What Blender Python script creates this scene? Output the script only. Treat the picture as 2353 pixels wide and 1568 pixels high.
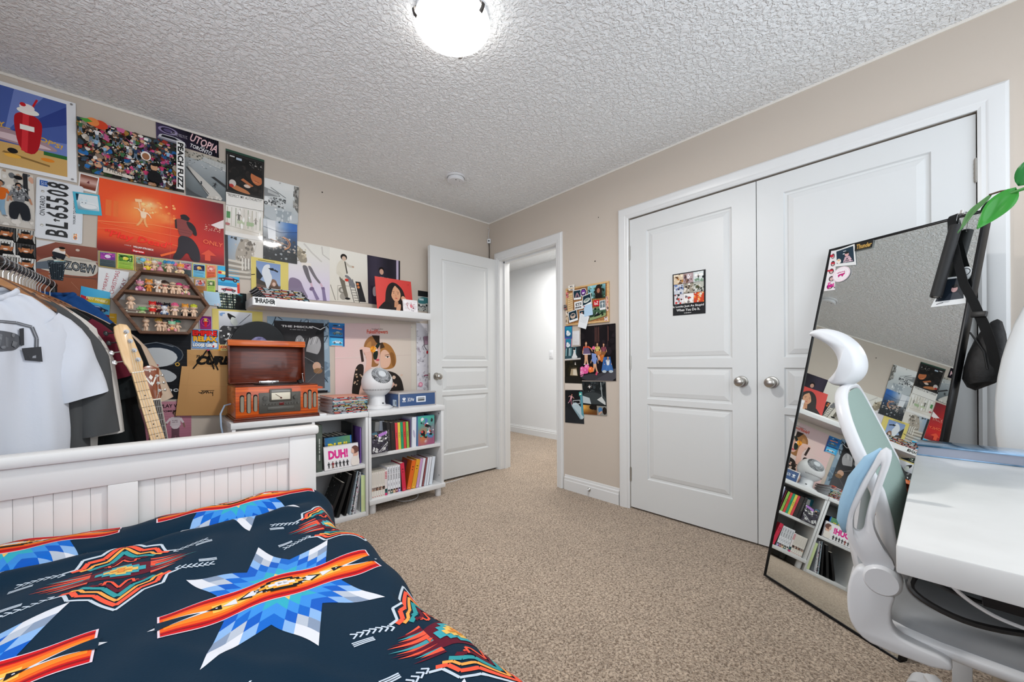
import bpy, bmesh, math, random
from mathutils import Vector, Matrix
for o in list(bpy.data.objects): bpy.data.objects.remove(o)
S = bpy.context.scene
COL = S.collection
R = math.radians
PI = math.pi
# ------------------------------------------------------------------ camera
cam = bpy.data.objects.new('camera', bpy.data.cameras.new('camera')); COL.objects.link(cam)
cam.data.sensor_width = 36; cam.data.lens = 894.08/2353*36
cam.data.shift_x = 0; cam.data.shift_y = 53.7/2353
cam.data.clip_start = .02
YAW, ROLL = .7422, -.0052
_fw = Vector((math.sin(YAW), math.cos(YAW), 0)); _r = Vector((math.cos(YAW), -math.sin(YAW), 0)); _u = Vector((0, 0, 1))
_rr = _r*math.cos(ROLL)+_u*math.sin(ROLL); _uu = -_r*math.sin(ROLL)+_u*math.cos(ROLL)
cam.matrix_world = Matrix(((_rr.x, _uu.x, -_fw.x, -2.478), (_rr.y, _uu.y, -_fw.y, -3.031), (_rr.z, _uu.z, -_fw.z, 1.0227), (0, 0, 0, 1)))
S.camera = cam
# ------------------------------------------------------------------ view, world, lights
vs = S.view_settings
vs.view_transform = 'Standard'; vs.look = 'None'; vs.exposure = 0.03; vs.gamma = 1; vs.use_curve_mapping = False
W = bpy.data.worlds.new('world'); S.world = W; W.use_nodes = True
W.node_tree.nodes['Background'].inputs[0].default_value = (.75, .86, 1, 1)
W.node_tree.nodes['Background'].inputs[1].default_value = 1.0
def area(name, loc, target, sx, sy, power, color=(1, 1, 1), spread=180):
    L = bpy.data.lights.new(name, 'AREA'); L.shape = 'RECTANGLE'; L.size = sx; L.size_y = sy
    L.energy = power; L.color = color; L.spread = R(spread)
    o = bpy.data.objects.new(name, L); COL.objects.link(o); o.location = loc
    o.rotation_euler = (Vector(target)-Vector(loc)).to_track_quat('-Z', 'Y').to_euler()
    return o
# daylight through the left window, an added near fill light, and the hall lamp
area('daylight_left', (-3.37, -2.3, 1.45), (0, -2.0, 2.0), 1.7, 1.4, 18, (.94, .97, 1))
area('near_fill', (-1.35, -3.72, 1.55), (-1.4, 0, 2.05), 2.3, 1.4, 21, (.91, .955, 1))
area('hall_lamp', (.80, -.2, 2.36), (.80, -.2, 0), .9, 1.6, 38, (1, .99, .97))

# ------------------------------------------------------------------ helpers
def lin(c):
    if isinstance(c, str):
        c = c.lstrip('#'); c = [int(c[i:i+2], 16)/255 for i in (0, 2, 4)]
        return tuple(x/12.92 if x <= .04045 else ((x+.055)/1.055)**2.4 for x in c)
    return tuple(c[:3])
_mats = {}
def mat(name, color='#cccccc', rough=.5, metal=0, bump=None, coat=0, noise=None, attr=False, emit=None, spec=.5, trans=0, alpha=1, sheen=0, ior=1.45):
    """bump=(scale, strength, distance[, detail]); noise=(scale, color2, detail, lo, hi)"""
    if name in _mats: return _mats[name]
    m = bpy.data.materials.new(name); m.use_nodes = True; N = m.node_tree; b = N.nodes['Principled BSDF']
    b.inputs['Base Color'].default_value = (*lin(color), 1); b.inputs['Roughness'].default_value = rough
    b.inputs['Metallic'].default_value = metal; b.inputs['Specular IOR Level'].default_value = spec
    b.inputs['Coat Weight'].default_value = coat; b.inputs['Coat Roughness'].default_value = .06
    b.inputs['Transmission Weight'].default_value = trans; b.inputs['Alpha'].default_value = alpha
    b.inputs['Sheen Weight'].default_value = sheen; b.inputs['IOR'].default_value = ior
    tc = N.nodes.new('ShaderNodeTexCoord')
    if attr:
        a = N.nodes.new('ShaderNodeAttribute'); a.attribute_name = 'Col'
        N.links.new(a.outputs['Color'], b.inputs['Base Color'])
    if noise:
        n = N.nodes.new('ShaderNodeTexNoise'); n.inputs['Scale'].default_value = noise[0]; n.inputs['Detail'].default_value = noise[2]
        N.links.new(tc.outputs['Object'], n.inputs['Vector'])
        r = N.nodes.new('ShaderNodeValToRGB'); r.color_ramp.elements[0].position = noise[3]; r.color_ramp.elements[1].position = noise[4]
        r.color_ramp.elements[0].color = (*lin(color), 1); r.color_ramp.elements[1].color = (*lin(noise[1]), 1)
        N.links.new(n.outputs['Fac'], r.inputs['Fac']); N.links.new(r.outputs['Color'], b.inputs['Base Color'])
    if bump:
        n = N.nodes.new('ShaderNodeTexNoise'); n.inputs['Scale'].default_value = bump[0]
        n.inputs['Detail'].default_value = bump[3] if len(bump) > 3 else 3
        N.links.new(tc.outputs['Object'], n.inputs['Vector'])
        bp = N.nodes.new('ShaderNodeBump'); bp.inputs['Strength'].default_value = bump[1]; bp.inputs['Distance'].default_value = bump[2]
        N.links.new(n.outputs['Fac'], bp.inputs['Height']); N.links.new(bp.outputs['Normal'], b.inputs['Normal'])
        if coat: N.links.new(bp.outputs['Normal'], b.inputs['Coat Normal'])
    if emit:
        b.inputs['Emission Color'].default_value = (*lin(emit[0]), 1); b.inputs['Emission Strength'].default_value = emit[1]
    _mats[name] = m
    return m

class MB:
    """collects shapes and links them as ONE mesh object"""
    def __init__(s): s.v = []; s.f = []; s.c = []; s.m = []
    def add(s, vs, fs, c=None, m=0, M=None):
        o = len(s.v)
        if M is not None: vs = [M @ Vector(p) for p in vs]
        s.v += [tuple(p) for p in vs]
        for i, f in enumerate(fs):
            s.f.append([o+k for k in f]); s.m.append(m); s.c.append(c)
    def bm(s, b, c=None, m=0, M=None):
        b.verts.index_update()
        s.add([v.co.copy() for v in b.verts], [[v.index for v in f.verts] for f in b.faces], c, m, M); b.free()
    def box(s, lo, hi, bev=0, c=None, m=0, M=None, seg=2):
        lo, hi = [min(a, b) for a, b in zip(lo, hi)], [max(a, b) for a, b in zip(lo, hi)]
        if bev <= 0:
            x0, y0, z0 = lo; x1, y1, z1 = hi
            s.add([(x0,y0,z0),(x1,y0,z0),(x1,y1,z0),(x0,y1,z0),(x0,y0,z1),(x1,y0,z1),(x1,y1,z1),(x0,y1,z1)],
                  [(0,3,2,1),(4,5,6,7),(0,1,5,4),(1,2,6,5),(2,3,7,6),(3,0,4,7)], c, m, M); return s
        b = bmesh.new(); bmesh.ops.create_cube(b, size=1)
        for v in b.verts: v.co = Vector([(l+h)/2+k*(h-l) for l, h, k in zip(lo, hi, v.co)])
        bmesh.ops.bevel(b, geom=list(b.edges), offset=min(bev, .49*min(h-l for l, h in zip(lo, hi))), segments=seg, profile=.5, affect='EDGES')
        s.bm(b, c, m, M); return s
    def prism(s, pts, d0, d1, axis='y', c=None, m=0, M=None, bev=0):
        """pts: 2D outline; axis y -> (x,z) outline pushed along y; z -> (x,y); x -> (y,z)"""
        def P(a, b, d): return (a, d, b) if axis == 'y' else ((a, b, d) if axis == 'z' else (d, a, b))
        b = bmesh.new()
        f0 = b.faces.new([b.verts.new(P(*p, d0)) for p in pts])
        r = bmesh.ops.extrude_face_region(b, geom=[f0]); d = Vector(P(0, 0, d1-d0))
        for g in r['geom']:
            if isinstance(g, bmesh.types.BMVert): g.co += d
        bmesh.ops.recalc_face_normals(b, faces=list(b.faces))
        if bev: bmesh.ops.bevel(b, geom=list(b.edges), offset=bev, segments=2, profile=.5, affect='EDGES')
        s.bm(b, c, m, M); return s
    def lathe(s, prof, n=24, M=None, c=None, m=0, a0=0, a1=2*PI):
        full = abs(a1-a0-2*PI) < 1e-6; k = n if full else n+1; vs = []; fs = []
        for r, z in prof:
            for i in range(k):
                a = a0+(a1-a0)*i/n; vs.append((r*math.cos(a), r*math.sin(a), z))
        for j in range(len(prof)-1):
            for i in range(n):
                i2 = (i+1) % k
                q = [j*k+i, j*k+i2, (j+1)*k+i2, (j+1)*k+i]
                if prof[j][0] < 1e-6: q = [j*k, (j+1)*k+i2, (j+1)*k+i]
                elif prof[j+1][0] < 1e-6: q = [j*k+i, j*k+i2, (j+1)*k]
                fs.append(q)
        s.add(vs, fs, c, m, M); return s
    def cyl(s, p0, p1, r0, r1=None, n=14, c=None, m=0, M=None):
        p0, p1 = Vector(p0), Vector(p1); r1 = r0 if r1 is None else r1
        q = (p1-p0).to_track_quat('Z', 'Y').to_matrix().to_4x4(); T = Matrix.Translation(p0) @ q
        if M is not None: T = M @ T
        h = (p1-p0).length
        s.lathe([(0, 0), (r0, 0), (r1, h), (0, h)], n, T, c, m); return s
    def ell(s, ctr, rad, n=16, k=10, c=None, m=0, M=None, rot=None):
        prof = [(max(0, math.sin(PI*i/k)), -math.cos(PI*i/k)) for i in range(k+1)]; prof[0] = (0, -1); prof[-1] = (0, 1)
        T = Matrix.Translation(ctr)
        if rot: T = T @ (Matrix.Rotation(rot[2], 4, 'Z') @ Matrix.Rotation(rot[1], 4, 'Y') @ Matrix.Rotation(rot[0], 4, 'X'))
        T = T @ Matrix.Diagonal((*rad, 1))
        if M is not None: T = M @ T
        s.lathe(prof, n, T, c, m); return s
    def tube(s, pts, r, n=8, c=None, m=0, M=None, closed=False, cap=True, flat=None):
        """r number or list; flat=(a,b) elliptical section scale"""
        P = [Vector(p) for p in pts]; k = len(P); vs = []; fs = []
        rs = r if isinstance(r, (list, tuple)) else [r]*k
        up = None
        for i in range(k):
            if closed: t = (P[(i+1) % k]-P[i-1]).normalized()
            else: t = (P[min(i+1, k-1)]-P[max(i-1, 0)]).normalized()
            if up is None:
                up = Vector((0, 0, 1)) if abs(t.z) < .9 else Vector((0, 1, 0))
            a = t.cross(up)
            if a.length < 1e-5: a = t.cross(Vector((1, 0, .01)))
            a.normalize(); b = a.cross(t).normalized(); up = b
            fa, fb = flat or (1, 1)
            for j in range(n):
                g = 2*PI*j/n; vs.append(P[i]+(a*math.cos(g)*fa+b*math.sin(g)*fb)*rs[i])
        for i in range(k if closed else k-1):
            for j in range(n):
                j2 = (j+1) % n; i2 = (i+1) % k
                fs.append((i*n+j, i*n+j2, i2*n+j2, i2*n+j))
        if cap and not closed: fs += [tuple(range(n-1, -1, -1)), tuple(range((k-1)*n, k*n))]
        s.add(vs, fs, c, m, M); return s
    def loft(s, rings, c=None, m=0, M=None, cap=True, close=True):
        n = len(rings[0]); vs = [p for r in rings for p in r]; fs = []
        for i in range(len(rings)-1):
            for j in range(n if close else n-1):
                j2 = (j+1) % n; fs.append((i*n+j, i*n+j2, (i+1)*n+j2, (i+1)*n+j))
        if cap and close: fs += [tuple(range(n-1, -1, -1)), tuple(range((len(rings)-1)*n, len(rings)*n))]
        s.add(vs, fs, c, m, M); return s
    def build(s, name, mats, parent=None, loc=None, rot=None, smooth=.6, recalc=True):
        me = bpy.data.meshes.new(name); me.from_pydata(s.v, [], s.f)
        if not isinstance(mats, (list, tuple)): mats = [mats]
        for x in mats: me.materials.append(x)
        me.polygons.foreach_set('material_index', s.m)
        if any(c is not None for c in s.c):
            at = me.color_attributes.new('Col', 'FLOAT_COLOR', 'CORNER'); buf = []
            for f, c in zip(s.f, s.c):
                if c is None: c = (.8, .8, .8)
                if isinstance(c, list):
                    for q in c: buf += [*q, 1]
                else: buf += [*lin(c), 1]*len(f)
            at.data.foreach_set('color', buf)
        if recalc:
            b = bmesh.new(); b.from_mesh(me); bmesh.ops.recalc_face_normals(b, faces=list(b.faces)); b.to_mesh(me); b.free()
        if smooth:
            me.polygons.foreach_set('use_smooth', [True]*len(me.polygons)); me.set_sharp_from_angle(angle=smooth)
        me.update()
        o = bpy.data.objects.new(name, me); COL.objects.link(o)
        if parent: o.parent = parent
        if loc: o.location = loc
        if rot: o.rotation_euler = rot
        return o
def tag(o, label=None, cat=None, group=None, kind=None):
    if label: o['label'] = label
    if cat: o['category'] = cat
    if group: o['group'] = group
    if kind: o['kind'] = kind
    return o
def empty(name, label, cat, loc=(0, 0, 0), rz=0, group=None, rot=None):
    o = bpy.data.objects.new(name, None); COL.objects.link(o); o.location = loc
    o.rotation_euler = rot or (0, 0, rz); o.empty_display_size = .05
    return tag(o, label, cat, group)
def struct(o): o['kind'] = 'structure'; return o
_kids = {}
def copy_tree(o, parent=None):
    c = o.copy(); COL.objects.link(c)
    if parent: c.parent = parent
    for k in [x for x in bpy.data.objects if x.parent == o]:
        copy_tree(k, c)
    return c
# ---- shared materials
WHITE = mat('white_paint', '#e9ebeb', .35, bump=(6, .03, .002))
TRIMW = mat('white_trim_paint', '#dcdddd', .3)
LACQ = mat('white_lacquer', '#dadbdc', .32)
LACQM = mat('white_furniture_paint', '#dbdbda', .4)
CHROME = mat('brushed_nickel', '#b9b6b0', .28, 1)
STEEL = mat('polished_steel', '#d8d8da', .12, 1)
BLACK = mat('black_plastic', '#141415', .45)
BLACKM = mat('black_metal', '#1b1b1d', .38, .3)
BLACKF = mat('black_fabric', '#0f1011', .95, bump=(700, .35, .001))
PLW = mat('white_plastic', '#dcdddf', .3)
PLG = mat('grey_plastic', '#8f9296', .45)
PRINT = mat('printed_paper', rough=.7, attr=True, spec=.2)
GLOSS = mat('glossy_photo_paper', rough=.42, attr=True, spec=.3, coat=.25, bump=(5, .22, .02, 1))
CARD = mat('printed_card', rough=.5, attr=True, spec=.3)
TOY = mat('painted_vinyl', rough=.38, attr=True)
CLEAR = mat('clear_plastic', '#ffffff', .08, trans=1, ior=1.3)
# ================================================================== ROOM
H = 2.44
XB, YN = -3.42, -3.78           # wall behind the bed's left side, wall behind the desk
def tex_wall(name, color):
    return mat(name, color, .75, bump=(140, .10, .002, 4))
BEIGE = tex_wall('beige_wall_paint', '#c6bbaf')
HALLW = tex_wall('pale_hall_paint', '#dfe0e0')
# ceiling with knock-down stipple
def ceiling_mat():
    m = bpy.data.materials.new('stippled_ceiling'); m.use_nodes = True; N = m.node_tree; b = N.nodes['Principled BSDF']
    b.inputs['Base Color'].default_value = (*lin('#f1f3f4'), 1); b.inputs['Roughness'].default_value = .6
    tc = N.nodes.new('ShaderNodeTexCoord')
    n1 = N.nodes.new('ShaderNodeTexNoise'); n1.inputs['Scale'].default_value = 52; n1.inputs['Detail'].default_value = 3; n1.inputs['Distortion'].default_value = .9
    n2 = N.nodes.new('ShaderNodeTexVoronoi'); n2.inputs['Scale'].default_value = 46; n2.feature = 'SMOOTH_F1'
    for n in (n1, n2): N.links.new(tc.outputs['Object'], n.inputs['Vector'])
    r = N.nodes.new('ShaderNodeMapRange'); r.interpolation_type = 'SMOOTHSTEP'; r.inputs[1].default_value = .36; r.inputs[2].default_value = .64
    N.links.new(n1.outputs['Fac'], r.inputs[0])
    ad = N.nodes.new('ShaderNodeMath'); ad.operation = 'MULTIPLY_ADD'; ad.inputs[1].default_value = .5
    N.links.new(n2.outputs['Distance'], ad.inputs[0]); N.links.new(r.outputs[0], ad.inputs[2])
    bp = N.nodes.new('ShaderNodeBump'); bp.inputs['Strength'].default_value = .85; bp.inputs['Distance'].default_value = .006
    N.links.new(ad.outputs[0], bp.inputs['Height']); N.links.new(bp.outputs['Normal'], b.inputs['Normal'])
    return m
def carpet_mat():
    m = bpy.data.materials.new('beige_carpet'); m.use_nodes = True; N = m.node_tree; b = N.nodes['Principled BSDF']
    b.inputs['Roughness'].default_value = 1; b.inputs['Specular IOR Level'].default_value = .1; b.inputs['Sheen Weight'].default_value = .2
    tc = N.nodes.new('ShaderNodeTexCoord')
    def noise(sc, det, dist=0):
        n = N.nodes.new('ShaderNodeTexNoise'); n.inputs['Scale'].default_value = sc; n.inputs['Detail'].default_value = det
        n.inputs['Distortion'].default_value = dist; N.links.new(tc.outputs['Object'], n.inputs['Vector']); return n
    big, mid, fine = noise(2.2, 3, .4), noise(14, 4), noise(120, 3, .9)
    ramp = N.nodes.new('ShaderNodeValToRGB'); e = ramp.color_ramp.elements
    e[0].position = .36; e[0].color = (*lin('#7d6a58'), 1); e[1].position = .60; e[1].color = (*lin('#cfbba6'), 1)
    N.links.new(fine.outputs['Fac'], ramp.inputs['Fac'])
    mr = N.nodes.new('ShaderNodeMapRange'); mr.inputs[1].default_value = .35; mr.inputs[2].default_value = .65; mr.inputs[3].default_value = .90; mr.inputs[4].default_value = 1.08
    sm = N.nodes.new('ShaderNodeMath'); sm.operation = 'ADD'; hf = N.nodes.new('ShaderNodeMath'); hf.operation = 'MULTIPLY'; hf.inputs[1].default_value = .5
    N.links.new(big.outputs['Fac'], sm.inputs[0]); N.links.new(mid.outputs['Fac'], sm.inputs[1]); N.links.new(sm.outputs[0], hf.inputs[0]); N.links.new(hf.outputs[0], mr.inputs[0])
    mx = N.nodes.new('ShaderNodeVectorMath'); mx.operation = 'SCALE'; N.links.new(ramp.outputs['Color'], mx.inputs[0]); N.links.new(mr.outputs[0], mx.inputs['Scale'])
    N.links.new(mx.outputs[0], b.inputs['Base Color'])
    bp = N.nodes.new('ShaderNodeBump'); bp.inputs['Strength'].default_value = 1; bp.inputs['Distance'].default_value = .012
    N.links.new(fine.outputs['Fac'], bp.inputs['Height']); N.links.new(bp.outputs['Normal'], b.inputs['Normal'])
    return m
def wall_box(name, parts, m):
    w = MB()
    for lo, hi in parts: w.box(lo, hi)
    return struct(w.build(name, m, smooth=0))
wall_box('floor', [((XB-.1, YN-.1, -.1), (1.65, 1.6, 0))], carpet_mat())
wall_box('ceiling', [((XB-.1, YN-.1, H), (1.65, 1.6, H+.1))], ceiling_mat())
wall_box('wall_left', [((XB-.1, 0, 0), (.12, .12, H))], BEIGE)
DY0, DY1, DZ = -.90, -.145, 2.045        # room door opening
CY0, CY1, CZ = -3.147, -1.563, 2.05      # closet opening
wall_box('wall_right', [((0, DY1, 0), (.12, 0, H)), ((0, DY0, DZ), (.12, DY1, H)), ((0, CY1, 0), (.12, DY0, H)),
                        ((0, CY0, CZ), (.12, CY1, H)), ((0, YN-.1, 0), (.12, CY0, H))], BEIGE)
# walls behind the camera, each with a window opening (near one added for fill)
wall_box('wall_back', [((XB-.1, YN, 0), (XB, 0, .7)), ((XB-.1, YN, 2.2), (XB, 0, H)), ((XB-.1, -1.4, .7), (XB, 0, 2.2)), ((XB-.1, YN, .7), (XB, -3.2, 2.2))], BEIGE)
wall_box('wall_front', [((XB, YN-.1, 0), (0, YN, .8)), ((XB, YN-.1, 2.3), (0, YN, H)), ((XB, YN-.1, .8), (-2.6, YN, 2.3)), ((-.1, YN-.1, .8), (0, YN, 2.3))], BEIGE)
for nm, lo, hi in (('window_1', (XB-.09, -3.2, .7), (XB-.03, -1.4, 2.2)), ('window_2', (-2.6, YN-.09, .8), (-.1, YN-.03, 2.3))):
    ax = 1 if nm == 'window_1' else 0
    w = MB(); f = .06
    a0, a1 = lo[ax], hi[ax]
    def bar(p, q, z0, z1):
        l, h = list(lo), list(hi); l[ax], h[ax] = p, q; l[2], h[2] = z0, z1; w.box(l, h)
    bar(a0, a1, lo[2], lo[2]+f); bar(a0, a1, hi[2]-f, hi[2]); bar(a0, a0+f, lo[2], hi[2]); bar(a1-f, a1, lo[2], hi[2]); bar((a0+a1)/2-.03, (a0+a1)/2+.03, lo[2], hi[2])
    root = struct(w.build(nm, TRIMW, smooth=0))
    g = MB(); l, h = list(lo), list(hi); o = 1-ax; l[o] = lo[o]+.01; h[o] = lo[o]+.016; g.box(l, h)
    g.build('window_pane', mat('window_glass', '#ffffff', .0, trans=1, ior=1.02), root, smooth=0)
# hall: opposite wall, end walls, baseboard
wall_box('wall_hall', [((1.53, -3, 0), (1.63, 1.6, H)), ((.12, 1.5, 0), (1.53, 1.6, H)), ((.12, -1.9, 0), (1.53, -1.8, H))], HALLW)
def profile_run(pts, path, name, m, closed=False):
    """sweep a 2D moulding profile (out, up) given a callable"""
base_prof = [(0, 0), (.016, 0), (.016, .075), (.012, .082), (.012, .098), (.006, .104), (.004, .118), (0, .12)]
def baseboard(name, axis, fixed, sgn, a0, a1):
    w = MB(); r0 = []; r1 = []
    for d, z in base_prof:
        r0.append((fixed+sgn*d, a0, z) if axis == 'y' else (a0, fixed+sgn*d, z)); r1.append((fixed+sgn*d, a1, z) if axis == 'y' else (a1, fixed+sgn*d, z))
    w.loft([r0, r1]); return struct(w.build(name, TRIMW, smooth=0))
baseboard('baseboard_right', 'y', 0, -1, -.968, -1.478)
baseboard('baseboard_left', 'x', 0, -1, XB, -.02)
baseboard('baseboard_near', 'y', 0, -1, -3.235, YN)
baseboard('baseboard_hall', 'y', 1.53, -1, -1.8, 1.5)
# moulded casing: (offset across, depth)
cas_prof = [(0, 0), (0, .010), (.010, .014), (.022, .013), (.030, .017), (.058, .020), (.070, .020), (.080, .012), (.083, 0)]
def casing(name, y_in_far, y_in_near, z_top, k=1):
    w = MB(); rings = []
    # inverted U: far side up, across, near side down.  far = larger y
    for (yy, sy, zz, sz) in ((y_in_far, 1, 0, 0), (y_in_far, 1, z_top, 1), (y_in_near, -1, z_top, 1), (y_in_near, -1, 0, 0)):
        rings.append([(-d, yy+sy*o*k, zz+sz*o) for o, d in cas_prof])
    w.loft(rings, cap=True); return struct(w.build(name, TRIMW, smooth=.4))
casing('trim_1', DY1-.012, DY0+.012, DZ-.012, .8)
casing('trim_2', CY1-.0, CY0+.0, CZ-.002)
# jamb lining of the room door
w = MB(); w.box((-.002, DY1-.015, 0), (.125, DY1+.0, DZ)); w.box((-.002, DY0, 0), (.125, DY0+.015, DZ)); w.box((-.002, DY0, DZ-.015), (.125, DY1, DZ))
w.box((.05, DY1-.028, 0), (.085, DY1-.015, DZ-.015)); w.box((.05, DY0+.015, 0), (.085, DY0+.028, DZ-.015)); w.box((.05, DY0, DZ-.03), (.085, DY1, DZ-.015))
struct(w.build('trim_3', TRIMW, smooth=0))
w = MB(); rings = [[(.12+d, DY1-.012+o, zz+sz*o) if k == 0 else (.12+d, DY0+.012-o, zz+sz*o) for o, d in cas_prof] for k, zz, sz in ((0, 0, 0), (0, DZ-.012, 1), (1, DZ-.012, 1), (1, 0, 0))]
w.loft(rings); struct(w.build('trim_4', TRIMW, smooth=.4))
# thin paint line where the walls meet the ceiling
w = MB(); w.box((XB, -.006, H-.012), (0, 0, H)); struct(w.build('trim_5', mat('cream_caulk', '#e6e1d9', .6), smooth=0))
w = MB(); w.box((-.006, YN, H-.012), (0, 0, H)); struct(w.build('trim_6', mat('cream_caulk'), smooth=0))

# ---- moulded three-panel door leaf. local: x 0..w, z 0..h, faces -y at y=0, back at y=t
DOORM = mat('white_door_paint', '#d6d8d8', .38, bump=(30, .05, .002, 5))
def door_leaf(mb, w, h, t, panels, M=None):
    xs = [0, panels[0][0], panels[0][1], w]
    for side in (0, 1):
        y0 = 0 if side == 0 else t; sg = 1 if side == 0 else -1
        fr = []
        zs = sorted(panels, key=lambda p: p[2]); x0, x1 = panels[0][0], panels[0][1]
        def q(a, b, c, d): mb.add([(a, y0, c), (b, y0, c), (b, y0, d), (a, y0, d)], [(0, 1, 2, 3)], M=M)
        q(0, x0, 0, h); q(x1, w, 0, h)
        z = 0
        for p in zs: q(x0, x1, z, p[2]); z = p[3]
        q(x0, x1, z, h)
        for (a, b, c, d) in panels:
            prev = None
            for off, dep in ((0, 0), (.006, .009), (.016, .010), (.022, .006), (.045, .001), (.05, .001)):
                ring = [(a+off, y0+sg*dep, c+off), (b-off, y0+sg*dep, c+off), (b-off, y0+sg*dep, d-off), (a+off, y0+sg*dep, d-off)]
                if prev:
                    for i in range(4):
                        j = (i+1) % 4; mb.add([prev[i], prev[j], ring[j], ring[i]], [(0, 1, 2, 3)], M=M)
                prev = ring
            mb.add(prev, [(0, 1, 2, 3)], M=M)
    c = [(0, 0, 0), (w, 0, 0), (w, 0, h), (0, 0, h), (0, t, 0), (w, t, 0), (w, t, h), (0, t, h)]
    mb.add(c, [(0, 1, 5, 4), (3, 2, 6, 7), (0, 3, 7, 4), (1, 2, 6, 5)], M=M)
def knob(parent, loc, rz, m=None, name='door_knob'):
    w = MB(); w.lathe([(0, 0), (.032, 0), (.033, .004), (.030, .008), (.012, .010), (.011, .028), (.018, .034), (.026, .042), (.0275, .052), (.024, .060), (.014, .065), (0, .066)], 28)
    o = w.build(name, m or CHROME, parent, loc, (PI/2, 0, rz)); return o
def hinge(parent, loc, rz):
    w = MB(); w.cyl((0, 0, -.045), (0, 0, .045), .007, n=10)
    for z in (-.027, -.009, .009, .027): w.cyl((0, 0, z-.0015), (0, 0, z+.0015), .0078, n=10)
    w.cyl((0, 0, .045), (0, 0, .05), .005, n=10); w.cyl((0, 0, -.05), (0, 0, -.045), .005, n=10)
    w.box((-.012, .004, -.045), (.012, .007, .045))
    return w.build('hinge', CHROME, parent, loc, (0, 0, rz))
P3 = lambda x0, x1: [(x0, x1, .215, .735), (x0, x1, .77, .985), (x0, x1, 1.04, 1.925)]
# room door, swung open against the left wall: hinged at (0,-.13), leaf runs to -x, visible face -y
w = MB(); LW = .745
door_leaf(w, LW, 2.025, .035, P3(.115, LW-.115))
d = struct(w.build('door_1', DOORM, loc=(-.755, -.128, .018), smooth=.3))
knob(d, (.058, 0, .905), 0); knob(d, (.058, .035, .905), PI)
w = MB(); w.box((-.002, .006, .875), (.0, .029, .935)); w.box((-.010, .012, .895), (-.002, .024, .915)); w.build('door_latch', CHROME, d)
for z in (.25, 1.0, 1.77): hinge(d, (LW+.004, .004, z), 0)
# closet leaves: face -x. local x -> world -y
def closet(name, y_far, y_near, knob_x, hinge_x):
    w = MB(); wd = abs(y_far-y_near)
    door_leaf(w, wd, 2.028, .035, P3(.125, wd-.125))
    o = struct(w.build(name, DOORM, loc=(.004, y_far, .012), rot=(0, 0, -PI/2), smooth=.3))
    knob(o, (knob_x, 0, .905), 0)
    for z in (.23, 1.02, 1.795): hinge(o, (hinge_x, -.002, z), 0)
    return o
closet('door_2', CY1-.003, -2.3515, .711, 0.0)
closet('door_3', -2.3555, CY0+.003, .07, .7885)
# dark inside of the closet so that the gaps read dark
wall_box('wall_closet', [((.70, CY0-.1, 0), (.75, CY1+.1, H)), ((.12, CY1+.1, 0), (.75, CY1+.15, H)), ((.12, CY0-.15, 0), (.75, CY0-.1, H))], BEIGE)

# small things on walls and ceiling
def wall_plate(name, label, loc, rz, h=.115, w_=.07):
    r = empty(name, label, 'light switch', loc, rz)
    b = MB(); b.box((-w_/2, -.006, -h/2), (w_/2, 0, h/2), .003); b.build('cover_plate', PLW, r)
    b = MB(); b.box((-.017, -.008, -.033), (.017, -.005, .033), .001); b.prism([(-.0075, -.03), (-.011, .03), (-.0065, .03)], -.015, .015, 'x'); b.build('rocker', PLW, r)
    return r
wall_plate('light_switch', 'white rocker light switch on the beige wall beneath the cork board', (0, -1.090, 1.230), -PI/2)
wall_plate('light_switch', 'white light switch on the pale hall wall seen through the doorway', (1.53, .54, 1.155), -PI/2)
r = empty('smoke_detector', 'round white smoke detector on the ceiling near the far corner', 'smoke detector', (-.80, -.585, H))
b = MB(); b.lathe([(0, 0), (.072, 0), (.072, -.008), (.066, -.010), (.066, -.012)], 36); b.build('base_plate', PLW, r)
b = MB(); b.lathe([(.063, -.012), (.063, -.030), (.058, -.036), (0, -.038)], 36); b.build('cover', PLW, r)
for x, k in ((-.02, .004), (.012, .0025)):
    b = MB(); b.cyl((x, -.03, -.0388), (x, -.03, -.0375), k); b.build('vent_hole', BLACK, r)
r = empty('door_stop', 'small spring door stop screwed to the white baseboard beside the closet', 'door stop', (-.016, -1.22, .055), -PI/2)
b = MB(); b.lathe([(0, 0), (.014, 0), (.014, .006), (.010, .01)], 16, Matrix.Rotation(PI/2, 4, 'X')); b.build('mount', CHROME, r)
b = MB(); b.cyl((0, -.006, 0), (0, -.03, 0), .008); b.build('rubber_tip', PLW, r)
# sensor box with its cable in the far corner
r = empty('wall_sensor', 'little white sensor box hung on a cable in the far room corner', 'sensor', (-.014, -.014, 2.255), -PI/4)
b = MB(); b.box((-.018, -.012, -.022), (.018, .004, .022), .004); b.build('sensor_box', PLW, r)
b = MB(); b.box((-.007, -.0135, -.006), (.007, -.011, .006), .001); b.build('sensor_window', BLACK, r)
b = MB(); b.tube([(0, 0, .02), (-.004, .004, .07), (.004, .006, .12), (-.025, .004, .14), (-.03, .003, .16)], .0022, 6); b.build('cable', PLW, r)
b = MB(); b.tube([(0, 0, -.02), (.002, .003, -.1), (0, .004, -.25), (0, .004, -.42)], .0035, 6); b.build('lead', mat('dark_cable', '#3c3833', .6), r)
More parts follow.
